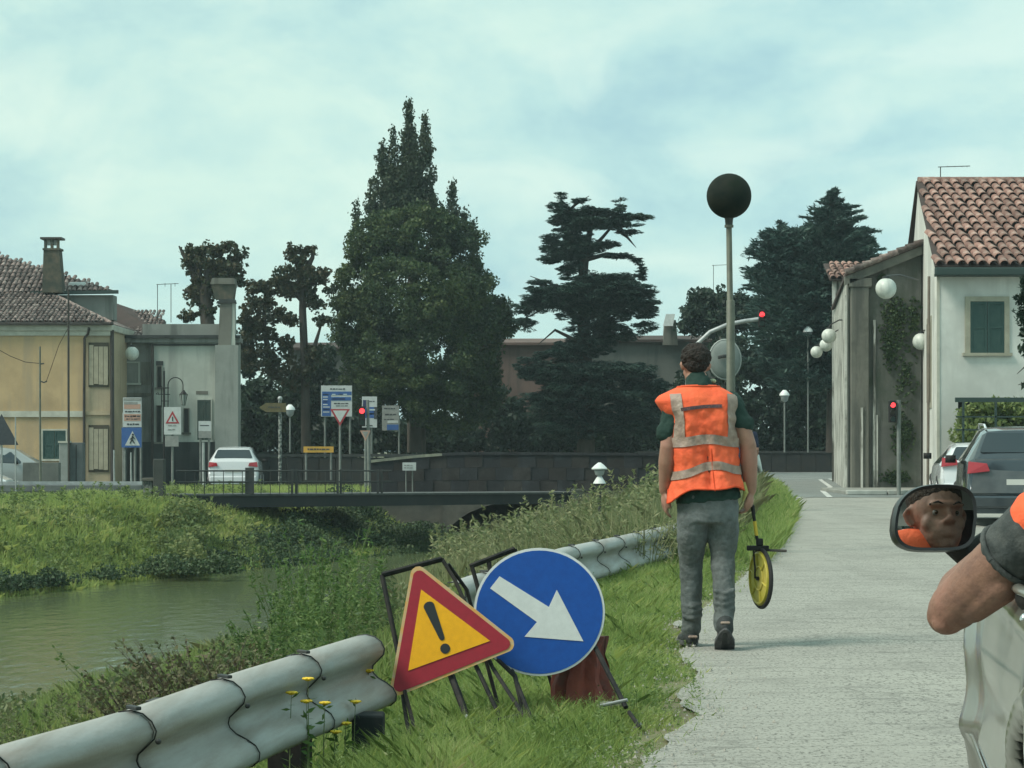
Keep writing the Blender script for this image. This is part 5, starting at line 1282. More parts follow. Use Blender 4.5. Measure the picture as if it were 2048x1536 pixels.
board('weathered grey poster board on a single pale pole', 'poster_board', 764, 811, 798, 861, 84, 'grey', words(768, 790, 816, 2)+words(770, 792, 828, 2)+words(768, 790, 838, 1.6)+[(775, 841, 796, 846, 'white'), (774, 849, 797, 860, 'blue'), (780, 853, 790, 856, 'pale')], (798,), pb=910, pr=.035)
board('long yellow direction plate low behind the grass', 'direction_plate', 607, 893, 667, 905, 78.5, 'yellow', words(615, 660, 897, 3), (612, 662), pb=960)
t = board('brown fingerpost arrow on an ornate mottled post', 'fingerpost', 518, 806, 572, 824, 72, 'yellow', words(536, 560, 813, 2.5), (), poly=((518, 815), (532, 806), (572, 806), (572, 824), (532, 824)))
t.children[0].data.materials[0] = M('brown_board', (.14, .115, .05), (.09, .08, .045), 9, .8)
MB().tube([P(560, 798, 72.1), P(560, 985, 72.1)], .055, 8).build('pole', M('mottled_post', (.30, .32, .30), (.05, .06, .06), 12, .8, lo=.46, hi=.54), t, smooth=60)
MB().ell(P(560, 797, 72.1), .08, 10, 7).build('finial', m_galv, t, smooth=180)
board('white plaque fixed in front of the bridge parapet', 'plaque', 805, 925, 832, 941, 61.2, 'white', words(808, 828, 930, 1.6, 'grey')+words(808, 826, 935, 1.6, 'grey'), (812, 825), pb=985, pr=.018)
t = board('blue pedestrian crossing sign under a printed banner', 'crossing_sign', 243, 855, 283, 895, 72.5, 'blue', (), (250, 270), cat='road sign')
MB().prism([P(a, b, 72.5) for a, b in ((250, 891), (280, 891), (265, 862))], (0, -.008, 0), (0, -.001, 0)).build('white_triangle', m_prt['white'], t)
mb = MB()
for pts, w in ((((265, 872), (264, 879)), .03), (((264, 879), (260, 887)), .02), (((264, 879), (269, 887)), .02), (((265, 874), (270, 878)), .015), (((265, 874), (260, 879)), .015)):
    mb.tube([P(a, b, 72.485) for a, b in pts], w, 5)
mb.ell(P(265.5, 869, 72.485), .035, 8, 6); mb.build('walking_figure', m_signb, t)
board('tall printed banner with salmon and white bands on the grey house', 'banner', 246, 795, 283, 854, 73.5, 'white', [(248, 808, 281, 818, 'pink'), (248, 804, 275, 809, 'grey'), (247, 796, 282, 801, 'grey'), (248, 828, 282, 842, 'pink')]+words(250, 280, 822, 2.4)+words(250, 280, 831, 3, 'dark')+words(252, 280, 837, 2)+words(254, 280, 847, 3, 'dark'), (247, 282), pb=975)
t = board('white square danger sign with red-bordered triangle before the grey house', 'danger_sign', 328, 814, 362, 869, 72, 'white', words(336, 352, 850, 2, 'grey')+words(336, 354, 858, 2, 'grey'), (345,), cat='road sign')
MB().prism([P(a, b, 72) for a, b in ((331, 847), (359, 847), (345, 822))], (0, -.008, 0), (0, -.001, 0)).build('red_triangle', m_prt['red'], t)
MB().prism([P(a, b, 72) for a, b in ((336.5, 844), (353.5, 844), (345, 829))], (0, -.011, 0), (0, -.0085, 0)).build('white_field', m_prt['white'], t)
MB().pbox(344, 833, 346, 842, 71.98, .006).build('symbol', m_signb, t)
MB().pbox(330, 872, 357, 893, 72, .03).build('lower_plate', m_prt['grey'], t)
board('small white notice board against the green shutters of the grey house', 'notice_board', 397, 842, 422, 876, 77, 'white', [(400, 850, 418, 852, 'dark'), (397, 862, 422, 876, 'grey')], (401, 418), pb=975)
# dark back of a triangular sign at the left edge
t = thing('warning_sign', 'dark back of a large triangular road sign at the far left', 'road sign', (GX(5, 60), 60, -.3))
MB().prism([P(a, b, 60) for a, b in ((3, 828), (37, 890), (-31, 890))], (0, 0, 0), (0, .02, 0)).build('plate', M('dark_sign_back', (.035, .045, .055), (.05, .06, .07), 9, .7), t)
MB().tube([P(3, 835, 60.06), P(3, 1005, 60.06)], .03, 8).build('pole', m_galv, t)
# poles by the yellow house
def pole(label, px, py0, py1, Y, r, mat, group=None):
    return MB().tube([P(px, py0, Y), P(px, (py0+py1)/2, Y), P(px+1, py1, Y)], [r*.75, r*.9, r], 8).build('utility_pole', mat, None, label, smooth=60, cat='pole', group=group)
pole('tall thin dark pole rising above the eaves of the ochre house', 137, 580, 972, 62, .035, m_pipe)
pu = pole('shorter weathered pole with a bent bracket before the ochre house', 80, 693, 975, 64, .035, m_pole)
MB().tube([P(80, 762, 64), P(88, 765, 64), P(94, 762, 64)], .02, 6).build('bracket', m_dark_metal, pu)
MB().tube([P(80, 728, 64), P(88, 727, 64)], .02, 6).build('bracket', m_dark_metal, pu)
pole('slim grey pole with pale top left of the footbridge', 31, 834, 1000, 60, .022, m_galv)
pole('short grey marker post beside the pedestrian crossing sign', 262, 905, 975, 66, .03, m_galv)
pole('short grey post with pointed top beside the white car', 407, 885, 975, 66, .05, m_galv)
pole('short grey post left of the danger sign', 228, 900, 975, 66, .03, m_galv)
MB().tube([P(-20, 690, 64), P(20, 712, 64), P(50, 724, 64), P(80, 727, 64)], .010, 5).build('cable', m_black, None, 'sagging black cable running to the weathered pole', cat='cable')
MB().tube([P(137, 655, 62), P(118, 690, 63), P(92, 765, 64)], .008, 5).build('cable', m_black, None, 'thin slack cable between the two poles', cat='cable')
# low grey walls and cabinet by the yellow house
MB().pbox(45, 925, 118, 985, 68, .3).build('garden_wall', M('rough_grey_wall', (.13, .14, .125), (.09, .10, .09), 2, .95, bump=.3), None, 'low rough grey garden wall hiding the lower half of the parked car', cat='wall', bevel=.02)
t = thing('utility_cabinet', 'pale upright utility cabinet against the ochre house', 'cabinet', P(127, 985, 70))
MB().pbox(118, 886, 136, 985, 70, .35).build('body', M('pale_cabinet', (.27, .29, .27), (.2, .22, .2), 3, .8), t, bevel=.02)
MB().pbox(116, 882, 138, 886, 69.97, .4).build('lid', m_cream, t)
t = thing('utility_cabinet', 'darker grey utility cabinet between the two pipes of the ochre house', 'cabinet', P(152, 985, 70))
MB().pbox(139, 885, 166, 985, 70.2, .35).build('body', M('grey_cabinet', (.10, .12, .12), (.08, .09, .09), 3, .8), t, bevel=.02)
MB().pbox(151.5, 890, 153, 978, 70.19, .01).build('door_gap', m_black, t)

# ------------------------------------------------------------------ cars
m_tyre = m_rubber
m_rim = M('alloy_rim', (.35, .36, .36), rough=.4, metal=.7)
m_wpaint = M('white_car_paint', (.62, .65, .66), rough=.25, coat=.8)
m_spaint = M('silver_car_paint', (.30, .32, .31), rough=.3, metal=.35, coat=.8)
m_tail = M('tail_light', (.30, .012, .02), rough=.2, coat=.6)
m_plate = M('number_plate', (.55, .56, .52), rough=.5)
def make_car(name, label, paint, loc, rz, W=1.78, st=None, sz=1.0, lower=None, wheels=(.75, 3.35), group=None):
    """st: stations (y, belt height, roof height, half width, roof half width) from tail (0) to nose"""
    t = thing(name, label, 'car', loc, group, rz)
    def sec(s):
        y, zb_, zr_, w, wr = s
        return [(w-.10, .20), (w-.02, .32), (w, .55), (w-.03, zb_), (wr, zr_-.05), (wr-.08, zr_), (wr*.5, zr_+.015), (0, zr_+.02)]
    st = [(y, a*sz, b*sz, c, d) for y, a, b, c, d in st]
    vs = []; full = []
    for s in st:
        h = sec(s); ring = [Vector((-x, s[0], z)) for x, z in h]+[Vector((x, s[0], z)) for x, z in reversed(h[:-1])]; full.append(ring)
    n = len(full[0]); mb = MB()
    for r_ in full: vs += r_
    fs = [(k*n+j, k*n+j+1, (k+1)*n+j+1, (k+1)*n+j) for k in range(len(full)-1) for j in range(n-1)]
    fs += [(k*n+n-1, k*n, (k+1)*n, (k+1)*n+n-1) for k in range(len(full)-1)]
    fs += [tuple(range(n)), tuple((len(full)-1)*n+j for j in reversed(range(n)))]
    mb.add(vs, fs); body = mb.build('body', paint, t, smooth=35, world=False)
    md = body.modifiers.new('edge', 'BEVEL'); md.width = .035; md.segments = 3; md.limit_method = 'ANGLE'; md.angle_limit = R(18)
    for x in (-1, 1):
        for wy in wheels:
            w = MB().tube([(x*(W/2-.21), wy, .31), (x*(W/2-.19), wy, .31), (x*(W/2-.02), wy, .31), (x*(W/2+.005), wy, .31)], [.28, .31, .31, .28], 24).build('wheel', m_tyre, t, smooth=40, world=False)
            o = MB().tube([(x*(W/2-.02), wy, .31), (x*(W/2+.015), wy, .31)], [.20, .19], 10).build('rim', m_rim, w, world=False)
    return t, st, full
def patch(t, pts, mat, name, off, d=None, nrm=None):
    """window or lamp as a thin rounded panel standing proud of the body"""
    pts = [Vector(p) for p in pts]; n_ = (pts[1]-pts[0]).cross(pts[2]-pts[0]).normalized()
    if nrm is not None and n_.dot(Vector(nrm)) < 0: n_ = -n_
    q = rounded(pts, .04, 4) if len(pts) == 4 else pts
    return MB().prism(q, n_*off, n_*(off-.03)).build(name, mat, t, world=False)
HATCH = [(0, .55, .60, .80, .78), (.05, .80, .95, .84, .80), (.12, .95, 1.05, .86, .74), (.45, .97, 1.40, .88, .60), (.9, .96, 1.46, .89, .60), (1.9, .94, 1.47, .89, .60), (2.5, .92, 1.38, .89, .60), (3.15, .92, .98, .88, .74), (3.7, .84, .88, .86, .70), (4.05, .65, .70, .80, .68), (4.15, .45, .50, .74, .64)]
def details(t, st, W, rear=True, side=True, wmat=None, wipe=True):
    a, b = st[2], st[3]; wm_ = wmat or m_glass
    zb0, zt = a[2]+.02, b[2]-.06
    def rp(x, f): y = a[0]+(b[0]-a[0])*f; z = a[2]+(b[2]-a[2])*f; return (x, y, z+.012)
    wr0, wr1 = a[4]-.08, b[4]-.06
    patch(t, [rp(-wr0, .06), rp(wr0, .06), rp(wr1, .88), rp(-wr1, .88)], wm_, 'rear_window', .015, nrm=(0, -1, .3))
    MB().box((-.28, -.012, .60), (.28, .02, .70)).build('number_plate', m_plate, t, world=False)
    MB().box((-.8, -.05, .27), (.8, .12, .47)).build('bumper', m_black if wmat else t.children[0].data.materials[0], t, world=False, bevel=.04)
    for x in (-1, 1):
        MB().prism([Vector((x*.84, .035, .78)), Vector((x*.52, .0, .82)), Vector((x*.56, .02, .93)), Vector((x*.82, .10, .96))], (0, -.03, 0), (0, .03, 0)).build('tail_light', m_tail, t, world=False)
        c, d = st[3], st[6]
        def sp(y, f):
            i = max(k for k in range(len(st)-1) if st[k][0] <= y); u = (y-st[i][0])/(st[i+1][0]-st[i][0]); s = [p+(q-p)*u for p, q in zip(st[i], st[i+1])]
            z0, z1 = s[1]+.02, s[2]-.07; w0, w1 = s[3]-.03, s[4]; return (x*(w0+(w1-w0)*f), y, z0+(z1-z0)*f)
        for y0, y1, y2, y3 in ((.75, .62, 1.42, 1.42), (1.50, 1.50, 2.35, 2.75)):
            patch(t, [sp(y0, .04), sp(y3, .04), sp(y2, .93), sp(y1, .93)], m_glass, 'side_window', .012, nrm=(x, 0, .2))
        MB().box((x*.98-.08, 2.52, .92), (x*.98+.08, 2.60, 1.04)).build('side_mirror', m_black, t, world=False, smooth=180)
m_slate = M('slate_car_paint', (.055, .07, .08), rough=.18, metal=.5, coat=1.0)
t, st, fl = make_car('hatchback', 'white hatchback driving away in front of the grey house', m_wpaint, (GX(466, 75.5), 75.5, -.34), R(4), st=HATCH)
details(t, st, 1.78)
t, st, fl = make_car('estate_car', 'dark slate estate car with pale roof rails parked beside the white house', m_slate, (7.48, 32, 0), R(-9), st=HATCH)
details(t, st, 1.78)
MB().prism([Vector((-.80, -.001, .50)), Vector((.80, -.001, .50)), Vector((.72, .10, 1.00)), Vector((-.72, .10, 1.00))], (0, -.035, 0), (0, -.01, 0)).build('tailgate', M('grey_tailgate', (.06, .07, .075), (.09, .10, .10), 5, .3, coat=.5), t, world=False)
for x in (-1, 1): MB().tube([(x*.55, .5, 1.44), (x*.56, .7, 1.50), (x*.56, 2.2, 1.52), (x*.55, 2.4, 1.46)], .018, 6).build('roof_rail', m_wpaint, t, world=False)
t, st, fl = make_car('small_car', 'small white car half hidden ahead of the parked estate car', m_wpaint, (9.05, 42, 0), R(-8), st=HATCH, sz=.84)
details(t, st, 1.78)
t, st, fl = make_car('saloon_car', 'grey car parked side-on behind the low wall of the ochre house', m_spaint, (GX(-118, 71.5), 71.5, -.34), R(-86), st=HATCH, sz=1.0)
details(t, st, 1.78)
t, st, fl = make_car('parked_car', 'white car just entering the view at the far left', m_wpaint, (GX(-260, 64), 64, -.42), R(-88), st=HATCH, sz=.85)
details(t, st, 1.78)
# front of a white car emerging left of the walking man
t, st, fl = make_car('white_car', 'white car crossing behind the walking man, its nose showing left of him', m_wpaint, (9.46, 97.3, .18), R(90), st=HATCH, sz=.95)
details(t, st, 1.78)

# sprigs of a tree at the right edge
V = cloud([(2052, 590, 16, 22), (2060, 640, 20, 30), (2050, 665, 10, 12), (2062, 700, 18, 18), (2075, 560, 24, 30), (2090, 640, 40, 90), (2056, 770, 10, 6)], 26, .07, 1.0, asp=.4, sub=.1)
mb = MB().tube([Vector((GX(2130, 26), 26, 0)), P(2120, 760, 26), P(2085, 640, 26), P(2075, 540, 26)], [.08, .06, .03, .01], 7)
for a, b_ in (((2100, 700), (2034, 748)), ((2100, 760), (2036, 770)), ((2085, 640), (2042, 600)), ((2090, 680), (2040, 665))): mb.tube([P(*a, 26), P((a[0]+b_[0])/2, (a[1]+b_[1])/2-6, 26), P(*b_, 26)], [.02, .01, .004], 5)
tree('young_tree', 'dark-leaved young tree whose twigs reach in beside the white house window', V, lf_dark, mb, (GX(2130, 26), 26, 0))

# ------------------------------------------------------------------ single plants on the near bank
def stalk_plant(name, label, px, Y, h, n, spread, stem_mat, leaf_mat, lsize, per, cat='plant', group=None, top=.0, lw=.3, upright=.35, headmat=None, z0=None, seed=0, thick=.004, dirx=0):
    r = random.Random(seed+int(px)); x0 = GX(px, Y); z = float(hz(x0, Y)) if z0 is None else z0
    t = thing(name, label, cat, (x0, Y, z), group)
    mb = MB(); C = []; D = []; heads = MB()
    for i in range(n):
        a = r.uniform(0, 2*math.pi); rad = spread*math.sqrt(r.random()); bx_, by_ = x0+rad*.5*math.cos(a), Y+rad*.5*math.sin(a)
        hh = h*r.uniform(.6, 1.0); ln = r.uniform(.2, 1)*upright*hh; ex, ey = bx_+rad*.6*math.cos(a)+dirx*hh+ln*math.cos(a+.5)*.6, by_+rad*.5*math.sin(a)+ln*math.sin(a+.5)*.5
        pts = [Vector((bx_, by_, z-.03)), Vector((bx_+(ex-bx_)*.3, by_+(ey-by_)*.3, z+hh*.5)), Vector((ex, ey, z+hh))]
        mb.tube(pts, [thick, thick*.8, thick*.3], 4, False)
        for k in range(per):
            u = r.uniform(top, 1); p = pts[0].lerp(pts[1], u*2) if u < .5 else pts[1].lerp(pts[2], u*2-1)
            d = Vector((r.gauss(0, 1), r.gauss(0, 1), r.gauss(.4, .6))).normalized(); C.append(p+d*lsize*.5); D.append(d)
        if headmat:
            heads.ell(pts[2], (.016, .016, .008), 8, 5)
            for k in range(6):
                b_ = 2*math.pi*k/6; heads.ell(pts[2]+Vector((.015*math.cos(b_), .015*math.sin(b_), .002)), (.010, .010, .005), 5, 4)
    mb.build('stem', stem_mat, t)
    if C: link('leaves', np_mesh('leaves', leaf_quads(np.array(C), lsize, lw, np.array(D)), 4), leaf_mat, t)
    if headmat: heads.build('flower_head', headmat, t, smooth=180)
    return t
m_stem = M('green_stem', (.10, .15, .05), (.15, .17, .08), 9, .8)
m_stemb = M('brown_stem', (.12, .085, .07), (.08, .06, .055), 9, .9)
lf_reed = LEAF('reed_leaves', [(.04, .10, .03), (.09, .17, .04), (.14, .20, .06)], clump=1.5, trans=.3)
lf_brown = LEAF('withered_leaves', [(.10, .075, .06), (.16, .14, .08), (.10, .13, .05), (.22, .17, .13)], clump=3, trans=.2)
lf_purple = LEAF('heather_leaves', [(.09, .06, .07), (.15, .11, .10), (.08, .11, .05)], clump=4, trans=.2)
m_yfl = M('yellow_petals', (.80, .60, .03), (.75, .45, .03), 60, .6)
for i, (px, Y, h, n) in enumerate(((600, 14.5, .95, 5), (655, 14, .98, 6), (690, 15, .8, 4), (560, 13.6, .5, 4), (735, 15, .5, 4))):
    lab = ['tallest green reed clump left of the warning triangle', 'green reed clump just right of the tallest one', 'slender reed clump nearest the warning triangle stand', 'low green reed clump above the guardrail end', 'short reed tuft directly behind the triangle stand'][i]
    stalk_plant('reed_clump', lab, px, Y, h, n*3, .30, m_stem, lf_reed, .045, 60, group='green reed clumps by the rail end', lw=.2, seed=i)
for i, (px, Y, h, w_, lab) in enumerate(((300, 12.5, .42, .4, 'brown withered bush left of the middle of the near guardrail'), (400, 12.8, .5, .5, 'largest brown-flecked bush behind the near guardrail'), (470, 12.5, .42, .3, 'brown bush nearest the reeds behind the guardrail'))):
    stalk_plant('withered_bush', lab, px, Y, h, 70, w_, m_stemb, lf_brown, .030, 26, 'bush', 'brown bushes behind the near guardrail', lw=.6, seed=40+i, thick=.003)
for i, (px, Y, h, lab) in enumerate(((30, 9.6, .36, 'purple-brown heather clump at the lower left corner'), (95, 9.9, .38, 'purple-brown heather clump with tall bare tips'), (165, 10.2, .36, 'purple-brown heather clump by the middle rail joint'), (215, 10.6, .30, 'lowest purple-brown clump next to the brown bushes'))):
    stalk_plant('heather_clump', lab, px, Y, h, 34, .28, m_stemb, lf_purple, .020, 24, 'plant', 'purple-brown clumps at the lower left', lw=.5, seed=60+i, thick=.0035, upright=.2)
stalk_plant('leaning_stalk', 'single long stalk leaning left over the water', 235, 13, .55, 2, .02, m_stem, lf_reed, .035, 26, lw=.5, seed=3, upright=.1, dirx=-.75)
stalk_plant('leaning_stalk', 'drooping seed stalk right of the leaning one', 190, 11.5, .42, 2, .03, m_stem, lf_weed, .03, 34, lw=.5, seed=8, upright=.1, dirx=-.1)
yl = ['yellow flower left of the pair above the rail', 'bright yellow flower pair against the rail face', 'small yellow flower right of the pair', 'yellow flower beside the blunt rail end', 'yellow flower low under the rail', 'yellow flower at the bottom edge below the rail', 'pale yellow flower by the dark end block', 'yellow flower on the lower lip of the rail']
for i, (px, py, Y) in enumerate(((577, 1380, 8.3), (618, 1384, 8.35), (645, 1384, 8.4), (735, 1325, 9.5), (666, 1458, 8.6), (620, 1483, 8.45), (690, 1454, 8.8), (706, 1400, 8.9))):
    x = GX(px, Y); h = PZ(py, Y)+.02
    stalk_plant('yellow_flower', yl[i], px, Y, max(h, .12)/.8, 2 if i == 1 else 1, .015, m_stem, lf_reed, .04, 12, 'flower', 'yellow wildflowers by the rail', lw=.3, seed=90+i, upright=.05, headmat=m_yfl, z0=-.02, thick=.0025)
for i, (px, Y, lab) in enumerate(((1235, 22, 'tall tan seed-grass left of the walking man'), (1290, 21, 'tan seed-grass next to the hand of the walking man'), (1110, 24, 'pale seed-grass above the far guardrail'), (1040, 26, 'low tan seed-grass below the stone arch'), (1180, 27, 'seed-grass around the small white lantern'))):
    stalk_plant('seed_grass', lab, px, Y, .62, 60, .9, M('straw_stem', (.20, .20, .10), (.14, .16, .07), 9, .9), m_dry, .09, 12, 'plant', 'tall tan grasses on the bank', lw=.12, seed=120+i, thick=.004, upright=.3)
for i, (px, Y) in enumerate(((1190, 10.8), (1160, 10.6))):
    stalk_plant('dry_weed', ['dry tan weed in front of the red bag', 'dry tan weed left of the red bag'][i], px, 10.0, .14, 14, .12, m_stemb, lf_brown, .02, 8, 'plant', seed=150+i, thick=.002, z0=0.0)
# ------------------------------------------------------------------ people
m_skin = M('skin', (.36, .20, .14), (.28, .15, .105), 14, .55, bump=.08, bscale=80, c3=(.40, .20, .15), s3=5)
m_skin2 = M('tanned_skin', (.27, .15, .105), (.19, .105, .078), 28, .6, bump=.15, bscale=90, c3=(.30, .15, .11), s3=6)
m_hair = M('dark_hair', (.012, .010, .009), (.03, .022, .017), 60, .8, bump=1.0, bscale=70)
m_vest = M('orange_vest', (.90, .15, .055), (.84, .12, .045), 8, .75, bump=.4, bscale=34)
m_vest.node_tree.nodes['Principled BSDF'].inputs['Emission Color'].default_value = (0, 0, 0, 1)
m_band = M('reflective_band', (.36, .27, .215), (.27, .20, .165), 30, .5, bump=.3, bscale=60, c3=(.44, .35, .29), s3=12)
m_tee = M('dark_green_shirt', (.012, .035, .028), (.02, .05, .04), 7, .9, bump=.3, bscale=25)
m_jean = M('grey_jeans', (.115, .132, .128), (.078, .09, .088), 40, .9, bump=.5, bscale=30, c3=(.18, .205, .21), s3=3)
m_shoe = M('dark_shoe', (.02, .025, .025), (.04, .045, .045), 12, .8, bump=.3, bscale=40)
m_sole = M('shoe_sole', (.03, .035, .04), (.10, .10, .10), 20, .8)
def remesh(o, vox, sm=2):
    m = o.modifiers.new('skin_surface', 'REMESH'); m.mode = 'VOXEL'; m.voxel_size = vox; m.use_smooth_shade = True
    if sm: s = o.modifiers.new('soften', 'SMOOTH'); s.iterations = sm; s.factor = .5
    return o
def crease(o, size, strength, tex='STUCCI'):
    t = bpy.data.textures.new('folds', 'CLOUDS'); t.noise_scale = size; t.noise_depth = 2
    d = o.modifiers.new('folds', 'DISPLACE'); d.texture = t; d.strength = strength; d.mid_level = .5; d.texture_coords = 'GLOBAL'; return o
def hand(mb, wrist, tip_dir, palm_n, side, size=1.0, curl=.5):
    """palm with five separate bent fingers; side=+1: thumb towards +cross(tip_dir, palm_n)"""
    t = Vector(tip_dir).normalized(); n = Vector(palm_n); n = (n-t*n.dot(t)).normalized(); s = t.cross(n)*side; k = size
    mb.capsule([wrist, wrist+t*.035*k, wrist+t*.075*k], [(.024*k, .018*k), (.038*k, .016*k), (.040*k, .014*k)], 12) if False else None
    Mx = Matrix((s, n, t)).transposed()
    mb.ell(wrist+t*.045*k, (.040*k, .017*k, .050*k), 12, 8, Mx)
    for i, (o, l) in enumerate(((.030, .070), (.010, .080), (-.010, .074), (-.029, .058))):
        a = wrist+t*.080*k+s*o*k; pts = [a-t*.03*k, a]; d = t.copy(); c = curl*(1+.12*i)
        for j in range(3):
            d = (d*math.cos(c*.75)+n*math.sin(c*.75)).normalized(); n2 = n; a = a+d*(l*k*(.45, .32, .23)[j]); pts.append(a)
            nn = (n-d*n.dot(d)); n2 = nn.normalized() if nn.length > .01 else n
            d = (d*math.cos(c*.3)+n2*math.sin(c*.3)).normalized()
        mb.capsule(pts, [.0105*k, .0100*k, .0092*k, .0085*k, .0075*k], 8)
    b = wrist+t*.02*k+s*.03*k
    mb.capsule([b-s*.012*k, b+s*.018*k+t*.022*k+n*.008*k, b+s*.022*k+t*.048*k+n*.018*k, b+s*.015*k+t*.070*k+n*.024*k], [.013*k, .0125*k, .0105*k, .008*k], 8)
def head(mb, c, fwd, up, k=1.0):
    """skull, jaw, nose, ears, lips and brow about the head centre c"""
    f = Vector(fwd).normalized(); u = Vector(up); u = (u-f*u.dot(f)).normalized(); r = f.cross(u)
    Mx = Matrix((r, f, u)).transposed()
    q = lambda x, y, z: c+r*x*k+f*y*k+u*z*k
    mb.ell(q(0, -.012, .025), (.076*k, .095*k, .088*k), 18, 12, Mx)
    mb.ell(q(0, .022, -.045), (.060*k, .066*k, .066*k), 16, 10, Mx)
    mb.ell(q(0, .056, -.082), (.030*k, .028*k, .024*k), 12, 8, Mx)
    mb.ell(q(0, .072, .028), (.056*k, .020*k, .012*k), 12, 7, Mx)
    for s in (-1, 1):
        mb.ell(q(s*.042, .042, -.024), (.024*k, .026*k, .026*k), 10, 7, Mx)
        mb.capsule([q(s*.078, -.012, .022), q(s*.086, -.022, .008), q(s*.082, -.016, -.014), q(s*.076, -.008, -.026)], [(.008*k, .014*k), (.007*k, .016*k), (.006*k, .012*k), (.005*k, .007*k)], 8)
    mb.capsule([q(0, .076, .024), q(0, .088, .002), q(0, .099, -.016), q(0, .090, -.024)], [(.006*k, .007*k), .0075*k, .0105*k, .007*k], 9)
    for s in (-1, 1): mb.ell(q(s*.013, .090, -.021), (.008*k, .010*k, .007*k), 8, 6, Mx)
    mb.capsule([q(-.022, .078, -.048), q(0, .087, -.046), q(.022, .078, -.048)], .0062*k, 8)
    mb.capsule([q(-.018, .078, -.058), q(0, .086, -.058), q(.018, .078, -.058)], .0066*k, 8)
    return q, Mx

# ---- walking man ------------------------------------------------------------------
MY = 13.04; KM = FPX/MY
def mp_(px, py, dy=0.0): return Vector(((px-1415)/KM*1.0, dy, (1295-py)/KM))
man = thing('person', 'man in orange reflective vest and grey jeans walking away along the road edge', 'person', (GX(1415, MY), MY, 0))
H = mp_(1391, 733, .03)
body = MB()
q, Mx = head(body, H, (-.12, 1, -.28), (0, .25, 1), 1.0)
body.capsule([mp_(1394, 752, .01), mp_(1398, 777, -.02)], [.062, .072], 14)
body.capsule([mp_(1400, 785, -.02), mp_(1402, 830, -.02), mp_(1408, 900, 0), mp_(1412, 960, 0), mp_(1416, 1000, 0)], [(.07, .17), (.10, .19), (.10, .165), (.10, .165), (.11, .17)], 18) if False else \
body.tube([mp_(1398, 772, -.015), mp_(1399, 790, -.02), mp_(1402, 830, -.02), mp_(1408, 900, 0), mp_(1412, 960, 0), mp_(1416, 1010, 0)], [(.06, .07), (.075, .17), (.105, .19), (.10, .165), (.10, .16), (.10, .165)], 18, up=(0, 1, 0))
LS, RS = mp_(1346, 810, 0), mp_(1466, 808, 0)
LE, RE = mp_(1336, 893, -.03), mp_(1495, 890, -.03)
LWr, RWr = mp_(1331, 980, .05), mp_(1502, 980, .03)
body.capsule([LS, LS.lerp(LE, .5), LE, LE.lerp(LWr, .35), LWr], [.060, .056, .049, .053, .036], 14)
body.capsule([RS, RS.lerp(RE, .5), RE, RE.lerp(RWr, .35), RWr], [.060, .056, .049, .053, .036], 14)
hand(body, LWr-Vector((0, 0, .005)), (-.05, .1, -1), (1, .2, 0), 1, 1.08, .35)
hand(body, RWr-Vector((0, 0, .005)), (.02, .1, -1), (-1, .3, 0), -1, 1.08, .75)
LH, RH = mp_(1388, 1010, 0), mp_(1442, 1010, 0)
LK, RK = mp_(1384, 1128, .09), mp_(1446, 1120, .02)
LA, RA = mp_(1385, 1262, .12), mp_(1444, 1248, -.14)
body.capsule([LH, LK, LA], [.085, .055, .042], 14); body.capsule([RH, RK, RA], [.085, .055, .042], 14)
body.capsule([LA, LA+Vector((0, .12, -.05))], [.04, .035], 12); body.capsule([RA, RA+Vector((0, .10, -.08))], [.04, .035], 12)
remesh(body.build('body', m_skin, man, world=False, smooth=180), .0075, 2)
hm = MB()
hf = Vector((-.12, 1, -.28)).normalized()
hm.ell(q(0, -.030, .042), (.083, .088, .082), 20, 14, Mx); hm.ell(q(0, -.050, -.005), (.068, .052, .055), 16, 10, Mx)
r_ = random.Random(2)
for i in range(170):   # curls
    d = Vector((r_.gauss(0, 1), r_.gauss(-.6, 1), r_.gauss(.5, .9))).normalized()
    p = q(0, -.030, .042)+Mx @ Vector((d.x*.083, d.y*.088, d.z*.082))
    hm.ell(p, r_.uniform(.009, .017), 6, 5)
remesh(hm.build('hair', m_hair, man, world=False, smooth=180), .006, 1)
# trousers
tr = MB()
tr.tube([mp_(1416, 985, 0), mp_(1416, 1010, 0), mp_(1416, 1045, 0)], [(.115, .175), (.125, .185), (.12, .180)], 20, up=(0, 1, 0))
tr.capsule([mp_(1388, 1030, .0), mp_(1384, 1080, .04), LK+Vector((0, -.005, 0)), mp_(1386, 1190, .10), mp_(1386, 1240, .11), mp_(1385, 1262, .115)], [(.105, .098), (.095, .088), (.075, .070), (.074, .064), (.062, .060), (.060, .060)], 18)
tr.capsule([mp_(1444, 1030, .0), mp_(1447, 1075, .02), RK+Vector((0, -.005, 0)), mp_(1446, 1185, -.07), mp_(1444, 1225, -.12), mp_(1443, 1245, -.135)], [(.105, .100), (.098, .092), (.078, .072), (.074, .066), (.066, .062), (.062, .060)], 18)
for c, a in ((LK, .075), (RK, .078)):   # folds behind the knees and at the hems
    for dz in (-.02, .03): tr.capsule([c+Vector((-a*.6, -.045, dz)), c+Vector((a*.6, -.05, dz+.02))], .018, 8)
for c, n_ in ((mp_(1386, 1235, .10), 3), (mp_(1444, 1215, -.11), 4)):
    for i in range(n_): tr.capsule([c+Vector((-.05, -.04, .035*i)), c+Vector((0, -.062, .035*i-.01)), c+Vector((.05, -.04, .035*i+.008))], .015, 8)
o = remesh(tr.build('jeans', m_jean, man, world=False, smooth=180), .009, 2); crease(o, .07, .018)
# back pockets
for x0, x1 in ((1378, 1405), (1428, 1456)):
    pass
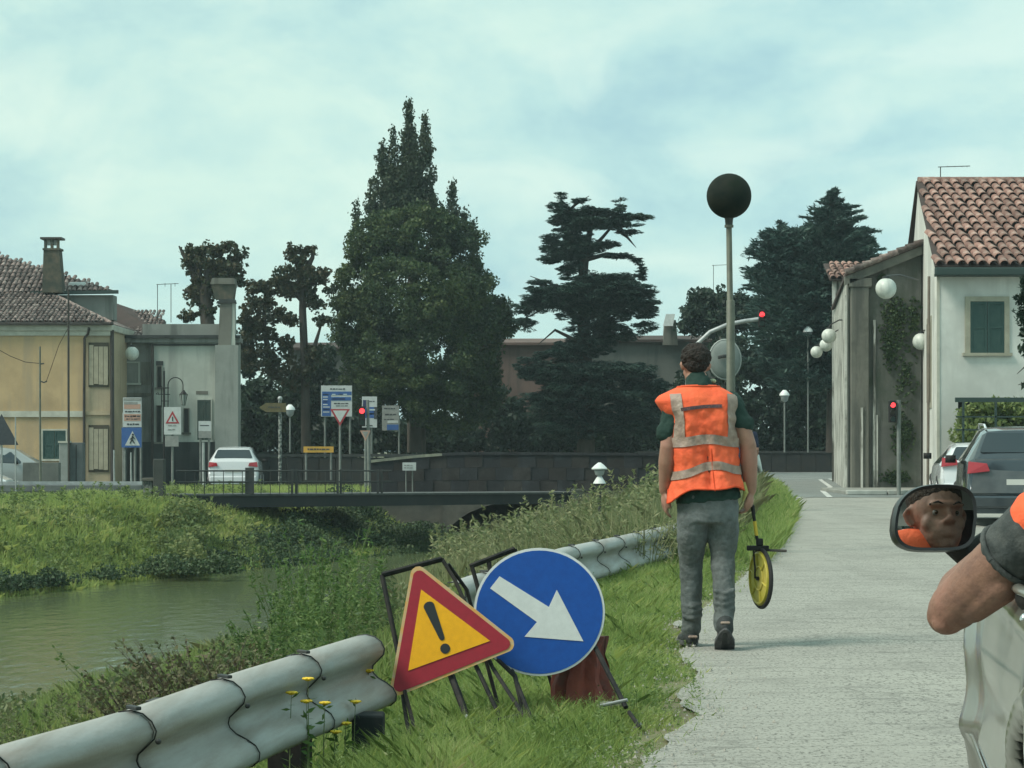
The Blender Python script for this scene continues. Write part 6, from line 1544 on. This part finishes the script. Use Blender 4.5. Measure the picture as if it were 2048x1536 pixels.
# shoes
def shoe(ank, yaw, pitch, nm='shoe'):
    """pitch: heel raised; toes point away from the camera"""
    Rm = Matrix.Translation(ank) @ Matrix.Rotation(yaw, 4, 'Z') @ Matrix.Rotation(-pitch, 4, 'X')
    Rm = Rm @ Matrix.Scale(1.2, 4, (1, 0, 0)) @ Matrix.Scale(1.08, 4, (0, 1, 0))
    mb = MB(); mb.capsule([Rm @ Vector(p) for p in ((0, -.045, -.045), (0, .05, -.048), (0, .14, -.058), (0, .185, -.062))], [(.046, .040), (.044, .046), (.034, .048), (.026, .038)], 14)
    mb.capsule([Rm @ Vector((0, -.02, -.04)), Rm @ Vector((0, -.01, .03))], [.052, .050], 14)
    o = mb.build(nm, m_shoe, man, world=False, smooth=180); remesh(o, .006, 1)
    out = []
    for i in range(26):
        a = 2*math.pi*i/26; y = .07+.145*math.sin(a); out.append(Rm @ Vector(((.050 if y > .02 else .043)*math.cos(a), y, -.088)))
    nrm = (Rm.to_3x3() @ Vector((0, 0, 1)))
    MB().prism(out, nrm*.0, nrm*.026).build('sole', m_sole, o, world=False, bevel=.004)
    hp_ = Rm @ Vector((0, -.07, -.03)); MB().capsule([hp_+Vector((-.02, -.018, 0)), hp_+Vector((.02, -.018, 0))], .008, 8).build('heel_tab', m_band, o, world=False)
    return o
shoe(mp_(1384, 1265, .14), .12, .0); shoe(mp_(1444, 1248, -.16), -.06, .72)
# shirt: torso hem and sleeves
sh = MB()
sh.tube([mp_(1400, 775, -.012), mp_(1400, 795, -.015), mp_(1403, 840, -.015), mp_(1409, 900, 0), mp_(1414, 970, 0), mp_(1417, 1003, 0)], [(.07, .085), (.09, .18), (.115, .20), (.112, .18), (.118, .183), (.128, .196)], 20, up=(0, 1, 0))
sh.capsule([LS+Vector((.01, 0, .005)), LS.lerp(LE, .5), mp_(1333, 866, -.02)], [.070, .068, .064], 16); sh.capsule([RS+Vector((-.01, 0, .005)), RS.lerp(RE, .45), mp_(1487, 848, -.02)], [.070, .066, .062], 16)
sh.capsule([mp_(1396, 764, -.005), mp_(1398, 777, -.015)], [.076, .084], 16)
o = remesh(sh.build('shirt', m_tee, man, world=False, smooth=180), .009, 2); crease(o, .04, .018)
# vest as one draped sheet; the same function carries its bands
def vp(u, z, off=0.0):
    """u: angle, -pi/2 = middle of the back; z height"""
    zs = [.88, .95, 1.05, 1.20, 1.32, 1.42, 1.47, 1.50, 1.535, 1.56]
    w = np.interp(z, zs, [.212, .205, .196, .182, .186, .200, .212, .198, .135, .080])
    d = np.interp(z, zs, [.150, .148, .140, .134, .138, .140, .130, .115, .09, .075])
    cx = np.interp(z, zs, [.008, .004, -.002, -.014, -.030, -.042, -.046, -.046, -.046, -.048])
    c, s = math.cos(u), math.sin(u)
    e = .8; x = math.copysign(abs(c)**e, c)*w; y = math.copysign(abs(s)**.9, s)*d
    back = max(0, -s)
    fold = .010*math.sin(x*38+z*6)*back*(1-(z-.9)) + (1 if z < 1.40 else .35)*(.020*noise.noise(Vector((x*7, z*4, s)))+.016*noise.noise(Vector((x*17+z*6, z*9, s*2)))+.008*noise.noise(Vector((x*38, z*24, s*2))))
    pleat = .030*math.exp(-((x-cx*0-.0)/.018)**2)*back*np.interp(z, [.88, 1.25, 1.32], [1, .8, 0])
    blades_ = -.018*math.exp(-((abs(x)-.10)/.05)**2)*back*np.interp(z, [1.15, 1.35, 1.5], [0, 1, 0])
    side = .02*np.interp(z, [.88, 1.0], [1, 0])
    n_ = Vector((c*.9, s, 0)).normalized()
    return Vector((cx+x, y, z))+n_*(max(fold, -.012)+off+side+.010)+Vector((0, pleat+blades_, 0))
def hem(u): x = math.cos(u); s = math.sin(u); return (.945+.030*x-.055*x*x-.012*math.sin(5*x+1)) if s < 0 else .93
def vfn(u, v):
    a = 2*math.pi*u; h = hem(a); z = h+(1.555-h)*v; p = vp(a, z)
    # stiff shoulder flaps stand out over the arms
    k_ = math.exp(-((z-1.475)/(.085 if z < 1.475 else .05))**2)*abs(math.cos(a))**2.2
    p.x += (.010 if math.cos(a) > 0 else -.042)*k_; p.z -= .010*k_
    return p
armh = lambda u, v: True
ve = MB(); ve.grid(121, 60, vfn)
ve.build('vest', m_vest, man, world=False, smooth=180, solid=.004)
def band(name, ua, ub, zf, h, off=.007, nu=60, mat=None, nv=5):
    MB().grid(nu, nv, lambda u, v: vfn_off(ua+(ub-ua)*u, zf(ua+(ub-ua)*u)+h*(v-.5), off)).build(name, mat or m_band, man, world=False, smooth=180)
def vfn_off(a, z, off):
    p = vp(a, z, off); k_ = math.exp(-((z-1.475)/(.085 if z < 1.475 else .05))**2)*abs(math.cos(a))**2.2
    p.x += (.010 if math.cos(a) > 0 else -.042)*k_; p.z -= .010*k_; return p
PI = math.pi
band('reflective_band', -PI, 0, lambda a: 1.222+.018*(1+math.sin(a)*1.0)*0+.020*math.exp(-((math.cos(a)-.05)/.45)**2)-.02*math.cos(a)*0-.008, .056)
band('reflective_band', -PI, 0, lambda a: 1.045+.028*math.cos(a)*.6+.045*math.exp(-((math.cos(a)-.1)/.5)**2)-.012, .050)
band('reflective_band', 0, PI, lambda a: 1.215, .056); band('reflective_band', 0, PI, lambda a: 1.04, .05)
def vband(x0, z0, z1, x1=None, w=.05):
    x1 = x0 if x1 is None else x1
    def fn(u, v):
        z = z0+(z1-z0)*v; x = x0+(x1-x0)*v+w*(u-.5)
        zs = [.88, .95, 1.05, 1.20, 1.32, 1.42, 1.47, 1.50, 1.535, 1.56]
        ww = np.interp(z, zs, [.212, .205, .196, .182, .186, .200, .212, .198, .135, .080])
        cx = np.interp(z, zs, [.008, .004, -.002, -.014, -.030, -.042, -.046, -.046, -.046, -.048])
        r = max(-.985, min(.985, (x-cx)/ww)); c = math.copysign(abs(r)**(1/.8), r); a = -math.acos(max(-1, min(1, c)))
        return vfn_off(a, z, .0055)
    MB().grid(6, 26, fn).build('shoulder_band', m_band, man, world=False, smooth=180)
vband(-.160, 1.222, 1.505, -.178); vband(.125, 1.222, 1.505, .118, .055)
m_bind = M('vest_binding', (.62, .075, .02), rough=.8)
MB().tube([vfn(i/120, 0)+Vector((0, 0, .004)) for i in range(121)], .0055, 6, False).build('hem_binding', m_bind, man, world=False, smooth=180)
MB().tube([vfn(i/60, .985) for i in range(61)], .006, 6, False).build('neck_binding', m_bind, man, world=False, smooth=180)
MB().tube([vfn_off(-PI/2+.06, z, .003) for z in np.linspace(.93, 1.18, 20)], .003, 5).build('back_seam', m_bind, man, world=False, smooth=180)
# dark printed strip across the shoulders
def strp(u, v):
    x = -.16+.23*u; z = 1.408+.040*u-.018*u*u+.020*(v-.5)
    ww = .205; r = (x+.04)/ww; a = -math.acos(max(-1, min(1, math.copysign(abs(r)**(1/.8), r)))); return vfn_off(a, z, .006)
MB().grid(30, 3, strp).build('printed_strip', M('dark_print', (.06, .045, .055), (.16, .07, .06), 60, .7, lo=.5, hi=.6), man, world=False, smooth=180)
MB().tube([mp_(1486, 965, -.03), mp_(1490, 985, -.05), mp_(1484, 1002, -.04)], [.012, .016, .006], 8).build('side_tie', M('yellow_tie', (.42, .40, .12), (.3, .28, .1), 30, .8), man, world=False)
MB().ell(mp_(1426, 762, .02), (.022, .02, .014), 8, 6).build('collar_tag', M('collar_cream', (.45, .48, .30)), man, world=False)

# ---- a second figure further on, mostly hidden by the man ------------------------------
p2 = thing('person', 'dark-haired figure in navy shirt further up the road, mostly hidden behind the man', 'person', (GX(1490, 40), 40, 0))
B2 = MB(); g = lambda x, y, z: Vector((x, y, z))
q2, Mx2 = head(B2, g(0, 0, 1.60), (-.2, 1, -.1), (0, 0, 1), 1.0)
B2.capsule([g(0, 0, 1.52), g(0, 0, 1.44)], .058, 12)
B2.tube([g(0, 0, 1.44), g(0, 0, 1.40), g(0, 0, 1.2), g(0, 0, .92)], [(.06, .08), (.10, .17), (.10, .15), (.10, .16)], 14, up=(0, 1, 0))
B2.capsule([g(-.17, 0, 1.38), g(-.22, .02, 1.12), g(-.20, .10, .88)], [.05, .042, .03], 10); B2.capsule([g(.17, 0, 1.38), g(.21, -.02, 1.12), g(.20, .06, .88)], [.05, .042, .03], 10)
hand(B2, g(-.20, .10, .88), (0, .1, -1), (1, 0, 0), 1, 1, .4); hand(B2, g(.20, .06, .88), (0, .1, -1), (-1, 0, 0), -1, 1, .6)
B2.capsule([g(-.08, 0, .9), g(-.09, .06, .48), g(-.09, .02, .08)], [.08, .055, .04], 12); B2.capsule([g(.08, 0, .9), g(.09, .03, .48), g(.09, -.08, .08)], [.08, .055, .04], 12)
remesh(B2.build('body', m_skin, p2, world=False, smooth=180), .011, 1)
MB().ell(q2(0, -.025, .04), (.084, .092, .080), 16, 10, Mx2).build('hair', m_hair, p2, world=False, smooth=180)
c2 = MB(); c2.tube([g(0, 0, 1.45), g(0, 0, 1.41), g(0, 0, 1.2), g(0, 0, .88)], [(.07, .09), (.115, .19), (.115, .17), (.125, .18)], 16, up=(0, 1, 0))
c2.capsule([g(-.17, 0, 1.385), g(-.205, .01, 1.18)], [.064, .058], 12); c2.capsule([g(.17, 0, 1.385), g(.20, -.01, 1.18)], [.064, .058], 12)
remesh(c2.build('shirt', M('navy_shirt', (.012, .02, .045), (.02, .03, .06), 8, .9), p2, world=False, smooth=180), .012, 1)
c2 = MB(); c2.tube([g(0, 0, .93), g(0, 0, .80)], [(.12, .17), (.12, .175)], 16, up=(0, 1, 0))
c2.capsule([g(-.08, 0, .82), g(-.09, .06, .48), g(-.09, .02, .10)], [.095, .07, .06], 12); c2.capsule([g(.08, 0, .82), g(.09, .03, .48), g(.09, -.08, .10)], [.095, .07, .06], 12)
remesh(c2.build('trousers', M('dark_trousers', (.03, .035, .04)), p2, world=False, smooth=180), .012, 1)
for x_, y_ in ((-.09, .02), (.09, -.08)): MB().capsule([g(x_, y_-.03, .045), g(x_, y_+.17, .04)], [(.042, .045), (.03, .042)], 12).build('shoe', m_shoe, p2, world=False, smooth=180)
tag(MB().tube([Vector((GX(1490, 40)+.23, 40.02, 1.02)), Vector((GX(1490, 40)+.25, 40.05, .86)), Vector((GX(1490, 40)+.31, 40.1, .72))], [.03, .05, .02], 8).build('folded_paper', m_white_paint, None, smooth=60), 'crumpled white paper in the hand of the hidden figure', 'paper')

# ---- measuring wheel carried in his right hand ---------------------------------------
mw = thing('measuring_wheel', 'yellow measuring wheel with black fork carried in the right hand of the man', 'measuring wheel', man.location+mp_(1522, 1160, .05))
m_yel = M('yellow_plastic', (.48, .42, .05), (.36, .32, .04), 12, .5, c3=(.56, .46, .10), s3=5)
W0 = man.location
wc = W0+mp_(1524, 1158, .05); ang = R(68)   # nearly edge-on
ax_ = Vector((math.cos(R(20)), -math.sin(R(20))*1.0, .0)).normalized(); ax_ = Vector((-.96, -.24, .02)).normalized()
a1 = ax_.cross(Vector((0, 0, 1))).normalized(); a2 = Vector((0, 0, 1))
rr = .170
ring = lambda r, o, n=40: [wc+ax_*o+(a1*math.cos(2*PI*i/n)+a2*math.sin(2*PI*i/n))*r for i in range(n+1)]
MB().tube(ring(rr, -.0), (.013), 8, False).build('tyre', m_rubber, mw, smooth=60)
mb = MB(); mb.prism(ring(rr-.008, 0)[:-1], ax_*-.010, ax_*.014); mb.build('wheel_disc', m_yel, mw)
MB().tube(ring(rr-.02, .016), .008, 8, False).build('rim', m_yel, mw, smooth=60)
MB().tube(ring(rr-.10, .016), .006, 8, False).build('hub_ring', m_yel, mw, smooth=60)
for i in range(6):
    a = 2*PI*i/6+.3; d = a1*math.cos(a)+a2*math.sin(a)
    MB().tube([wc+ax_*.017+d*.07, wc+ax_*.017+d*.15], .006, 6).build('spoke', m_yel, mw, smooth=60)
MB().tube([wc-ax_*.035, wc+ax_*.03], .012, 10).build('hub', m_black, mw, smooth=60)
top = W0+mp_(1521, 1098, .05)
for s in (-1, 1):
    MB().tube([top+ax_*.0, top+ax_*s*.038+Vector((0, 0, -.012)), wc+ax_*s*.038+Vector((0, 0, .06)), wc+ax_*s*.038], .010 if s < 0 else .006, 6).build('fork_arm', m_black, mw, smooth=60)
MB().box((-.075, -.02, -.012), (.055, .02, .018), Matrix.Translation(top)).build('counter_plate', m_black, mw, bevel=.005)
MB().box((-.02, -.02, .018), (.02, .02, .06), Matrix.Translation(top)).build('counter_box', m_black, mw, bevel=.005)
MB().tube([W0+mp_(1535, 1101, .05), W0+mp_(1573, 1102, .0)], .008, 6).build('kickstand', m_pipe, mw, smooth=60)
hd = W0+RWr+Vector((.005, .02, -.09))
MB().tube([hd+Vector((-.03, 0, .03)), hd+Vector((.01, 0, -.01)), W0+mp_(1511, 1045, .05)], [.014, .013, .009], 10).build('handle', m_black, mw, smooth=60)
MB().tube([W0+mp_(1511, 1043, .05), W0+mp_(1515, 1072, .05)], .011, 10).build('yellow_sleeve', M('yellow_orange', (.60, .42, .05)), mw, smooth=60)
MB().tube([W0+mp_(1514, 1070, .05), top], .010, 10).build('shaft', m_black, mw, smooth=60)

# ------------------------------------------------------------------ silver car with the driver
s_ = .158; nrmf = math.sqrt(1+s_*s_); fd_ = Vector((s_, 1, 0))/nrmf; lf_ = Vector((-1, s_, 0))/nrmf
A0 = Vector((1.268, 5.9, 0))
def cw(u, o, z): return A0+fd_*u+lf_*o+Vector((0, 0, z))       # car coords: u forward of the mirror, o outward left, z up
car = thing('silver_car', 'silver car at the right edge with door, black mirror and elbow out of its window', 'car', A0+fd_*(-.6)+lf_*-.85)
m_silver = M('silver_paint', (.27, .28, .25), (.23, .24, .215), 3, .28, .45, coat=.7, c3=(.25, .235, .20), s3=2.2)
UR, UF = -1.62, 1.08       # axles
def flare(u, z, uc, zc=.31, r=.36):
    d = math.hypot(u-uc, z-zc)
    return .050*math.exp(-((d-r-.03)/.055)**2)*(1 if d > r-.03 else 1)*np.interp(z, [.2, .35, .72], [1, 1, .7])
def side_o(u, z):
    o = -.015-.095*((z-.58)/.40)**2 if z > .58 else -.015-.02*((.58-z)/.3)**2
    o += .014*math.exp(-((z-.80)/.02)**2)            # shoulder crease
    o -= .010*math.exp(-((z-.50)/.07)**2)            # scallop
    o += .018*math.exp(-((z-.36)/.05)**2)*(1 if -1.2 < u < .7 else .3)
    o += flare(u, z, UR)*1.25+flare(u, z, UF, .42)
    if u > .9: o -= .25*((u-.9)/.75)**2
    return o
def keep_side(uc_, z):
    return all(math.hypot(uc_-c, z-.31) > .345 for c in (UR, UF)) and not (z < .22)
def panel(name, u0, u1, z0f, z1f, nu=40, nv=24, label=None, par=None, mat=None, off=0, side=1):
    mb = MB()
    def fn(a, b):
        u = u0+(u1-u0)*a; z = z0f(u)+(z1f(u)-z0f(u))*b; o = side_o(u, z)+off
        if side < 0: return cw(u, -1.70-o, z)
        return cw(u, o, z)
    def kp(a, b):
        u = u0+(u1-u0)*a; z = z0f(u)+(z1f(u)-z0f(u))*b; return keep_side(u, z)
    mb.grid(nu, nv, fn, keep=kp); return mb.build(name, mat or m_silver, par or car, label, smooth=180, solid=.012)
belt = lambda u: float(np.interp(u, [-2.4, -1.0, .1, .3, 1.8], [1.03, 1.0, .905, .89, .80]))
sill = lambda u: .20
DR, DF = -1.20, .28       # door gap positions
panel('rear_quarter', -2.5, DR-.004, sill, belt, 60, 40)
panel('front_wing', DF+.004, 1.75, sill, belt, 60, 40)
door = panel('door', DR+.004, DF-.004, lambda u: .36, belt, 50, 36)
panel('side_skirt', DR-.02, DF+.35, lambda u: .20, lambda u: .352, 40, 8, off=.010)
MB().tube([cw(.02, .012+side_o(.02, .34), .21), cw(.02, .014+side_o(.02, .34), .35)], .004, 5).build('skirt_joint', m_black, car)
for sd in (-1,):
    panel('far_side', -2.5, 1.75, sill, belt, 60, 20, side=-1)
# rear edge of the door, dark shut line
MB().tube([cw(DR, side_o(DR, z)+.001, z) for z in np.linspace(.36, .99, 14)], .004, 5).build('shut_line', m_black, car)
MB().tube([cw(DF, side_o(DF, z)+.001, z) for z in np.linspace(.36, .88, 14)], .004, 5).build('shut_line', m_black, car)
# belt: door top rolls inwards, dark rubber strip
mb = MB(); us = np.linspace(-1.5, .22, 20)
mb.grid(20, 6, lambda a, b: cw(us[0]+(us[-1]-us[0])*a, side_o(-.5, belt(us[0]+(us[-1]-us[0])*a))-.075*math.sin(b*PI/2), belt(us[0]+(us[-1]-us[0])*a)+.016*math.sin(b*PI)))
mb.build('door_top', m_silver, door, smooth=180)
MB().tube([cw(u, side_o(-.5, belt(u))-.045, belt(u)+.017) for u in np.linspace(-1.22, .22, 10)], .012, 6).build('window_seal', m_rubber, door, smooth=60)
# handle: dark recess with bright lever
hu = -.90
MB().ell(cw(hu, side_o(hu, .85)-.004, .852), (.045, .09, .036), 14, 9, Matrix((lf_, fd_, Vector((0, 0, 1)))).transposed()).build('handle_cup', m_black, door, smooth=180)
MB().capsule([cw(hu-.10, side_o(hu, .86)+.012, .865), cw(hu-.03, side_o(hu, .86)+.034, .872), cw(hu+.06, side_o(hu, .86)+.034, .872), cw(hu+.12, side_o(hu, .86)+.010, .868)], [(.012, .016)]*4, 10).build('door_handle', m_silver, door, smooth=180)
MB().ell(cw(hu-.10, side_o(hu, .81)+.004, .808), (.012, .012, .018), 10, 7).build('lock', M('chrome', (.7, .7, .7), rough=.15, metal=1), door, smooth=180)
# wings, bonnet, roof, pillars, seats: the cabin the mirror looks into
mb = MB(); mb.grid(14, 8, lambda a, b: cw(.30+1.42*a, -.10-1.50*b-.0, .905-.05*a*a-.08*max(0, a-.8)+.05*math.sin(b*PI)))
mb.build('bonnet', m_silver, car, smooth=180, solid=.01)
mb = MB(); mb.grid(10, 3, lambda a, b: cw(1.72+.08*b*0, -.2-1.3*a, .22+.62*b)); mb.build('front_bumper', m_silver, car, smooth=180, solid=.02)
mb = MB(); mb.grid(12, 12, lambda a, b: cw(-2.2+1.95*a, -.24-1.22*b, 1.42+.05*math.sin(a*PI)*math.sin(b*PI)))
mb.build('roof', m_silver, car, smooth=180, solid=.03)
for o_ in (0, -1):
    f_ = lambda o: (-.0+o) if o_ == 0 else (-1.70-o)
    MB().tube([cw(.28, f_(-.11), .955), cw(-.05, f_(-.17), 1.22), cw(-.30, f_(-.24), 1.42)], [(.028, .028)]*3, 8).build('windscreen_pillar', m_silver, car, smooth=60)
    MB().tube([cw(-1.24, f_(-.09), .95), cw(-1.28, f_(-.16), 1.2), cw(-1.32, f_(-.24), 1.42)], [(.04, .03)]*3, 8).build('door_pillar', m_silver, car, smooth=60)
    MB().tube([cw(-2.35, f_(-.14), .95), cw(-2.15, f_(-.24), 1.42)], .06, 8).build('rear_pillar', m_silver, car, smooth=60)
mb = MB().prism([cw(-1.33, -.10, .96), cw(-2.33, -.14, .96), cw(-2.16, -.235, 1.40), cw(-1.38, -.235, 1.40)], lf_*-.01, lf_*0); mb.build('rear_side_glass', m_glass, car)
mb = MB().prism([cw(-1.33, -1.60, .96), cw(-2.33, -1.56, .96), cw(-2.16, -1.465, 1.40), cw(-1.38, -1.465, 1.40)], lf_*.01, lf_*0); mb.build('rear_side_glass', m_glass, car)
MB().box((-.75, -.03, .0), (.75, .03, 1.0), Matrix.Translation(cw(-2.42, -.85, .28)) @ Matrix.Rotation(-math.atan(s_), 4, 'Z')).build('tailgate', m_silver, car, bevel=.03)
m_seat = M('dark_seat_fabric', (.018, .02, .022), (.03, .03, .033), 20, .95)
for o_ in (-.50, -1.20):
    Mt = Matrix.Translation(cw(-.95, o_, 0)) @ Matrix.Rotation(-math.atan(s_), 4, 'Z')
    MB().box((-.24, -.62, .38), (.24, -.0, .50), Mt @ Matrix.Translation((0, .42, 0))).build('seat', m_seat, car, bevel=.05)
    MB().box((-.24, -.30, .45), (.24, -.18, 1.05), Mt).build('seat_back', m_seat, car, bevel=.05)
    MB().box((-.13, -.30, 1.08), (.13, -.20, 1.26), Mt).build('headrest', m_seat, car, bevel=.04)
MB().box((-.78, -.9, .25), (.78, 1.9, .30), Matrix.Translation(cw(-1.3, -.85, 0)) @ Matrix.Rotation(-math.atan(s_), 4, 'Z')).build('floor_pan', m_black, car)
MB().box((-.70, -.15, .60), (.70, .15, .90), Matrix.Translation(cw(.05, -.85, 0)) @ Matrix.Rotation(-math.atan(s_), 4, 'Z')).build('dashboard', m_seat, car, bevel=.06)
cst = cw(-.28, -.50, .90); q0 = Vector((0, -.35, 1)).normalized()
MB().tube([cst+(fd_.cross(Vector((0, 0, 1)))*math.cos(2*PI*i/24)+ (Vector((0, 0, 1))*.93-fd_*-.37)*math.sin(2*PI*i/24))*.18 for i in range(25)], .015, 8, False).build('steering_wheel', m_black, car, smooth=60)
for uc in (UR, UF):
    for o_, sg in ((-.035, 1), (-1.665, -1)):
        c_ = cw(uc, o_, .31)
        w = MB().tube([c_-lf_*.19*sg, c_-lf_*.17*sg, c_-lf_*.03*sg, c_], [.27, .31, .31, .285], 30).build('wheel', m_tyre, car, smooth=40)
        MB().tube([c_-lf_*.02*sg, c_+lf_*.006*sg], [.20, .19], 20).build('rim', m_rim, w, smooth=40)
    mb = MB(); mb.grid(20, 2, lambda a, b: cw(uc-.36*math.cos(PI*a), -.05-.22*b, .31+.36*math.sin(PI*a))); mb.build('arch_liner', m_black, car)
# door mirror
Mc = P(1870, 1036, 5.9)
head_c = Vector((1.400, 5.02, 1.165))
dv = ((Vector((0, 0, EYE))-Mc).normalized()+(head_c-Mc).normalized()).normalized()
mir = MB(); mxr = Vector((0, 0, 1)).cross(dv).normalized()*1; 
if mxr.x < 0: mxr = -mxr
mup = dv.cross(mxr); mup = mup if mup.z > 0 else -mup
k_ = 5.9/FPX
def outline(sx, sy, n=44):
    out = []
    for i in range(n):
        a = 2*PI*i/n; c, s = math.cos(a), math.sin(a)
        x = math.copysign(abs(c)**.52, c)*82*sx; y = math.copysign(abs(s)**.54, s)*66*sy
        if x < 0 and y > 0: x += 30*(y/66)**1.6;  
        x += -3*(y < 0)
        out.append((x, y))
    return out
def mring(sx, sy, d): return [Mc+mxr*(x*k_)+mup*(y*k_)+dv*d for x, y in outline(sx, sy)]
mb = MB(); rings = [mring(.92, .90, .012), mring(1.0, 1.0, .016), mring(1.03, 1.04, -.01), mring(1.0, .98, -.05), mring(.8, .78, -.09), mring(.4, .4, -.11)]
n_ = len(rings[0]); 
for r0 in rings: mb.v += [tuple(p) for p in r0]
for i in range(len(rings)-1):
    for j in range(n_): mb.f.append((i*n_+j, i*n_+(j+1) % n_, (i+1)*n_+(j+1) % n_, (i+1)*n_+j)); mb.m.append(0)
mb.f.append(tuple((len(rings)-1)*n_+j for j in range(n_))); mb.m.append(0)
hsg = mb.build('door_mirror', M('black_mirror_shell', (.015, .017, .018), rough=.35), car, smooth=50)
m_mirror = M('mirror_glass', (.74, .78, .78), rough=.0, metal=1.0)
mb = MB(); r0 = mring(.925, .905, .0125); mb.add(r0, [tuple(range(n_))]); mb.build('mirror_glass', m_mirror, hsg, fixn=True)
MB().capsule([P(1905, 1085, 5.92), P(1925, 1112, 5.93), cw(.10, -.03, .94)], [(.035, .03), (.03, .03), (.04, .03)], 12).build('mirror_stalk', m_black, hsg, smooth=180)

# ---- the driver ------------------------------------------------------------------------
dr = thing('person', 'driver in orange vest with bare elbow out of the silver car, face in its mirror', 'person', (1.5, 4.98, .45))
body = MB()
q, Mx = head(body, head_c, (.10, 1, -.05), (0, 0, 1), 1.08)
body.capsule([head_c+Vector((.0, -.035, -.09)), head_c+Vector((.01, -.06, -.17))], [.062, .07], 14)
T0 = head_c+Vector((.02, -.08, -.20))
body.tube([T0, T0+Vector((0, -.01, -.06)), T0+Vector((.01, -.01, -.25)), T0+Vector((.01, 0, -.5))], [(.08, .09), (.10, .20), (.12, .19), (.12, .17)], 16, up=(0, 1, 0))
SH = P(2085, 1052, 5.02); EL = P(1905, 1216, 5.22); 
WR = P(1962, 1122, 5.6)
body.capsule([SH, SH.lerp(EL, .5), EL], [.070, .068, .058], 18)
body.capsule([EL, EL+Vector((-.018, -.005, -.022)), EL.lerp(WR, .35), WR], [.056, .046, .060, .034], 18)
body.capsule([EL+Vector((.01, 0, .01)), EL+Vector((-.022, -.008, -.032))], [.045, .030], 12)
body.capsule([SH.lerp(EL, .55)+Vector((.012, -.03, -.03)), SH.lerp(EL, .85)+Vector((.012, -.022, -.028))], [.046, .036], 12)
hand(body, WR, (.25, .5, -.1), (0, 0, -1), 1, 1.0, .6)
SH2 = Vector((1.62, 4.93, .97)); EL2 = Vector((1.66, 5.25, .80)); WR2 = Vector((1.50, 5.50, .93))
body.capsule([SH2, SH2.lerp(EL2, .5), EL2], [.065, .056, .048], 14); body.capsule([EL2, EL2.lerp(WR2, .4), WR2], [.048, .048, .03], 14)
hand(body, WR2, (-.2, .6, .3), (0, 0, -1), 1, 1.1, .8)
body.capsule([Vector((1.42, 4.98, .50)), Vector((1.42, 5.42, .56)), Vector((1.42, 5.72, .32))], [.09, .07, .05], 12); body.capsule([Vector((1.62, 4.98, .50)), Vector((1.64, 5.42, .56)), Vector((1.66, 5.72, .32))], [.09, .07, .05], 12)
remesh(body.build('body', m_skin2, dr, smooth=180), .006, 2)
m_eye = M('eye', (.15, .135, .12), rough=.4); m_iris = M('iris', (.03, .018, .01), rough=.2)  # eye whites darkened to carry the shade of the sockets
for s in (-1, 1):
    MB().ell(q(s*.031, .0640, .005), .0105, 12, 8).build('eye', m_eye, dr, smooth=180)
    MB().ell(q(s*.031, .0722, .005), .0058, 8, 6).build('iris', m_iris, dr, smooth=180)
    MB().capsule([q(s*.014, .084, .026), q(s*.030, .085, .033), q(s*.048, .072, .027)], [(.004, .006)]*3, 8).build('eyebrow', m_hair, dr, smooth=180)
hm = MB(); hm.ell(q(0, -.020, .056), (.086, .100, .076), 20, 14, Mx); hm.ell(q(0, -.060, .0), (.068, .052, .060), 16, 10, Mx)
o = remesh(hm.build('hair', M('brown_short_hair', (.05, .032, .02), (.02, .014, .01), 70, .8, bump=1, bscale=90), dr, smooth=180), .006, 1)
# sleeve, shirt and vest
sh = MB()
d_ = (EL-SH).normalized()
sh.capsule([SH+Vector((.02, 0, .005)), SH.lerp(EL, .14), SH.lerp(EL, .29)], [.084, .083, .080], 20)
sh.capsule([SH2, SH2.lerp(EL2, .45)], [.085, .075], 16)
sh.tube([T0+Vector((0, 0, .02)), T0+Vector((0, -.01, -.05)), T0+Vector((.01, -.01, -.25)), T0+Vector((.01, 0, -.5))], [(.09, .11), (.115, .225), (.13, .205), (.13, .19)], 18, up=(0, 1, 0))
m_sleeve = M('dark_grey_shirt', (.035, .045, .045), (.06, .07, .068), 10, .95, bump=.5, bscale=35, c3=(.09, .10, .095), s3=14)
o = remesh(sh.build('shirt', m_sleeve, dr, smooth=180), .007, 2); crease(o, .05, .010)
for i, (t_, r_) in enumerate(((.46, .083),)):
    c_ = SH.lerp(EL, .345)
    a = d_.orthogonal().normalized(); b_ = d_.cross(a)
    MB().tube([c_+(a*math.cos(2*PI*j/24)+b_*math.sin(2*PI*j/24))*.080 for j in range(25)], (.007), 8, False).build('sleeve_hem', m_sleeve, dr, smooth=180)
vt = MB()
vt.capsule([SH+Vector((.12, -.02, .045)), SH+Vector((.055, -.008, .022)), SH+Vector((.006, .0, .013))], [.076, .084, .083], 18)
vt.tube([T0+Vector((0, 0, .03)), T0+Vector((0, -.01, -.03)), T0+Vector((.01, -.01, -.25)), T0+Vector((.01, 0, -.48))], [(.10, .12), (.13, .235), (.14, .212), (.14, .20)], 18, up=(0, 1, 0))
vt.capsule([SH2+Vector((-.02, 0, .04)), SH2+Vector((.01, 0, .01))], [.08, .08], 14)
remesh(vt.build('vest', m_vest, dr, smooth=180), .007, 2)
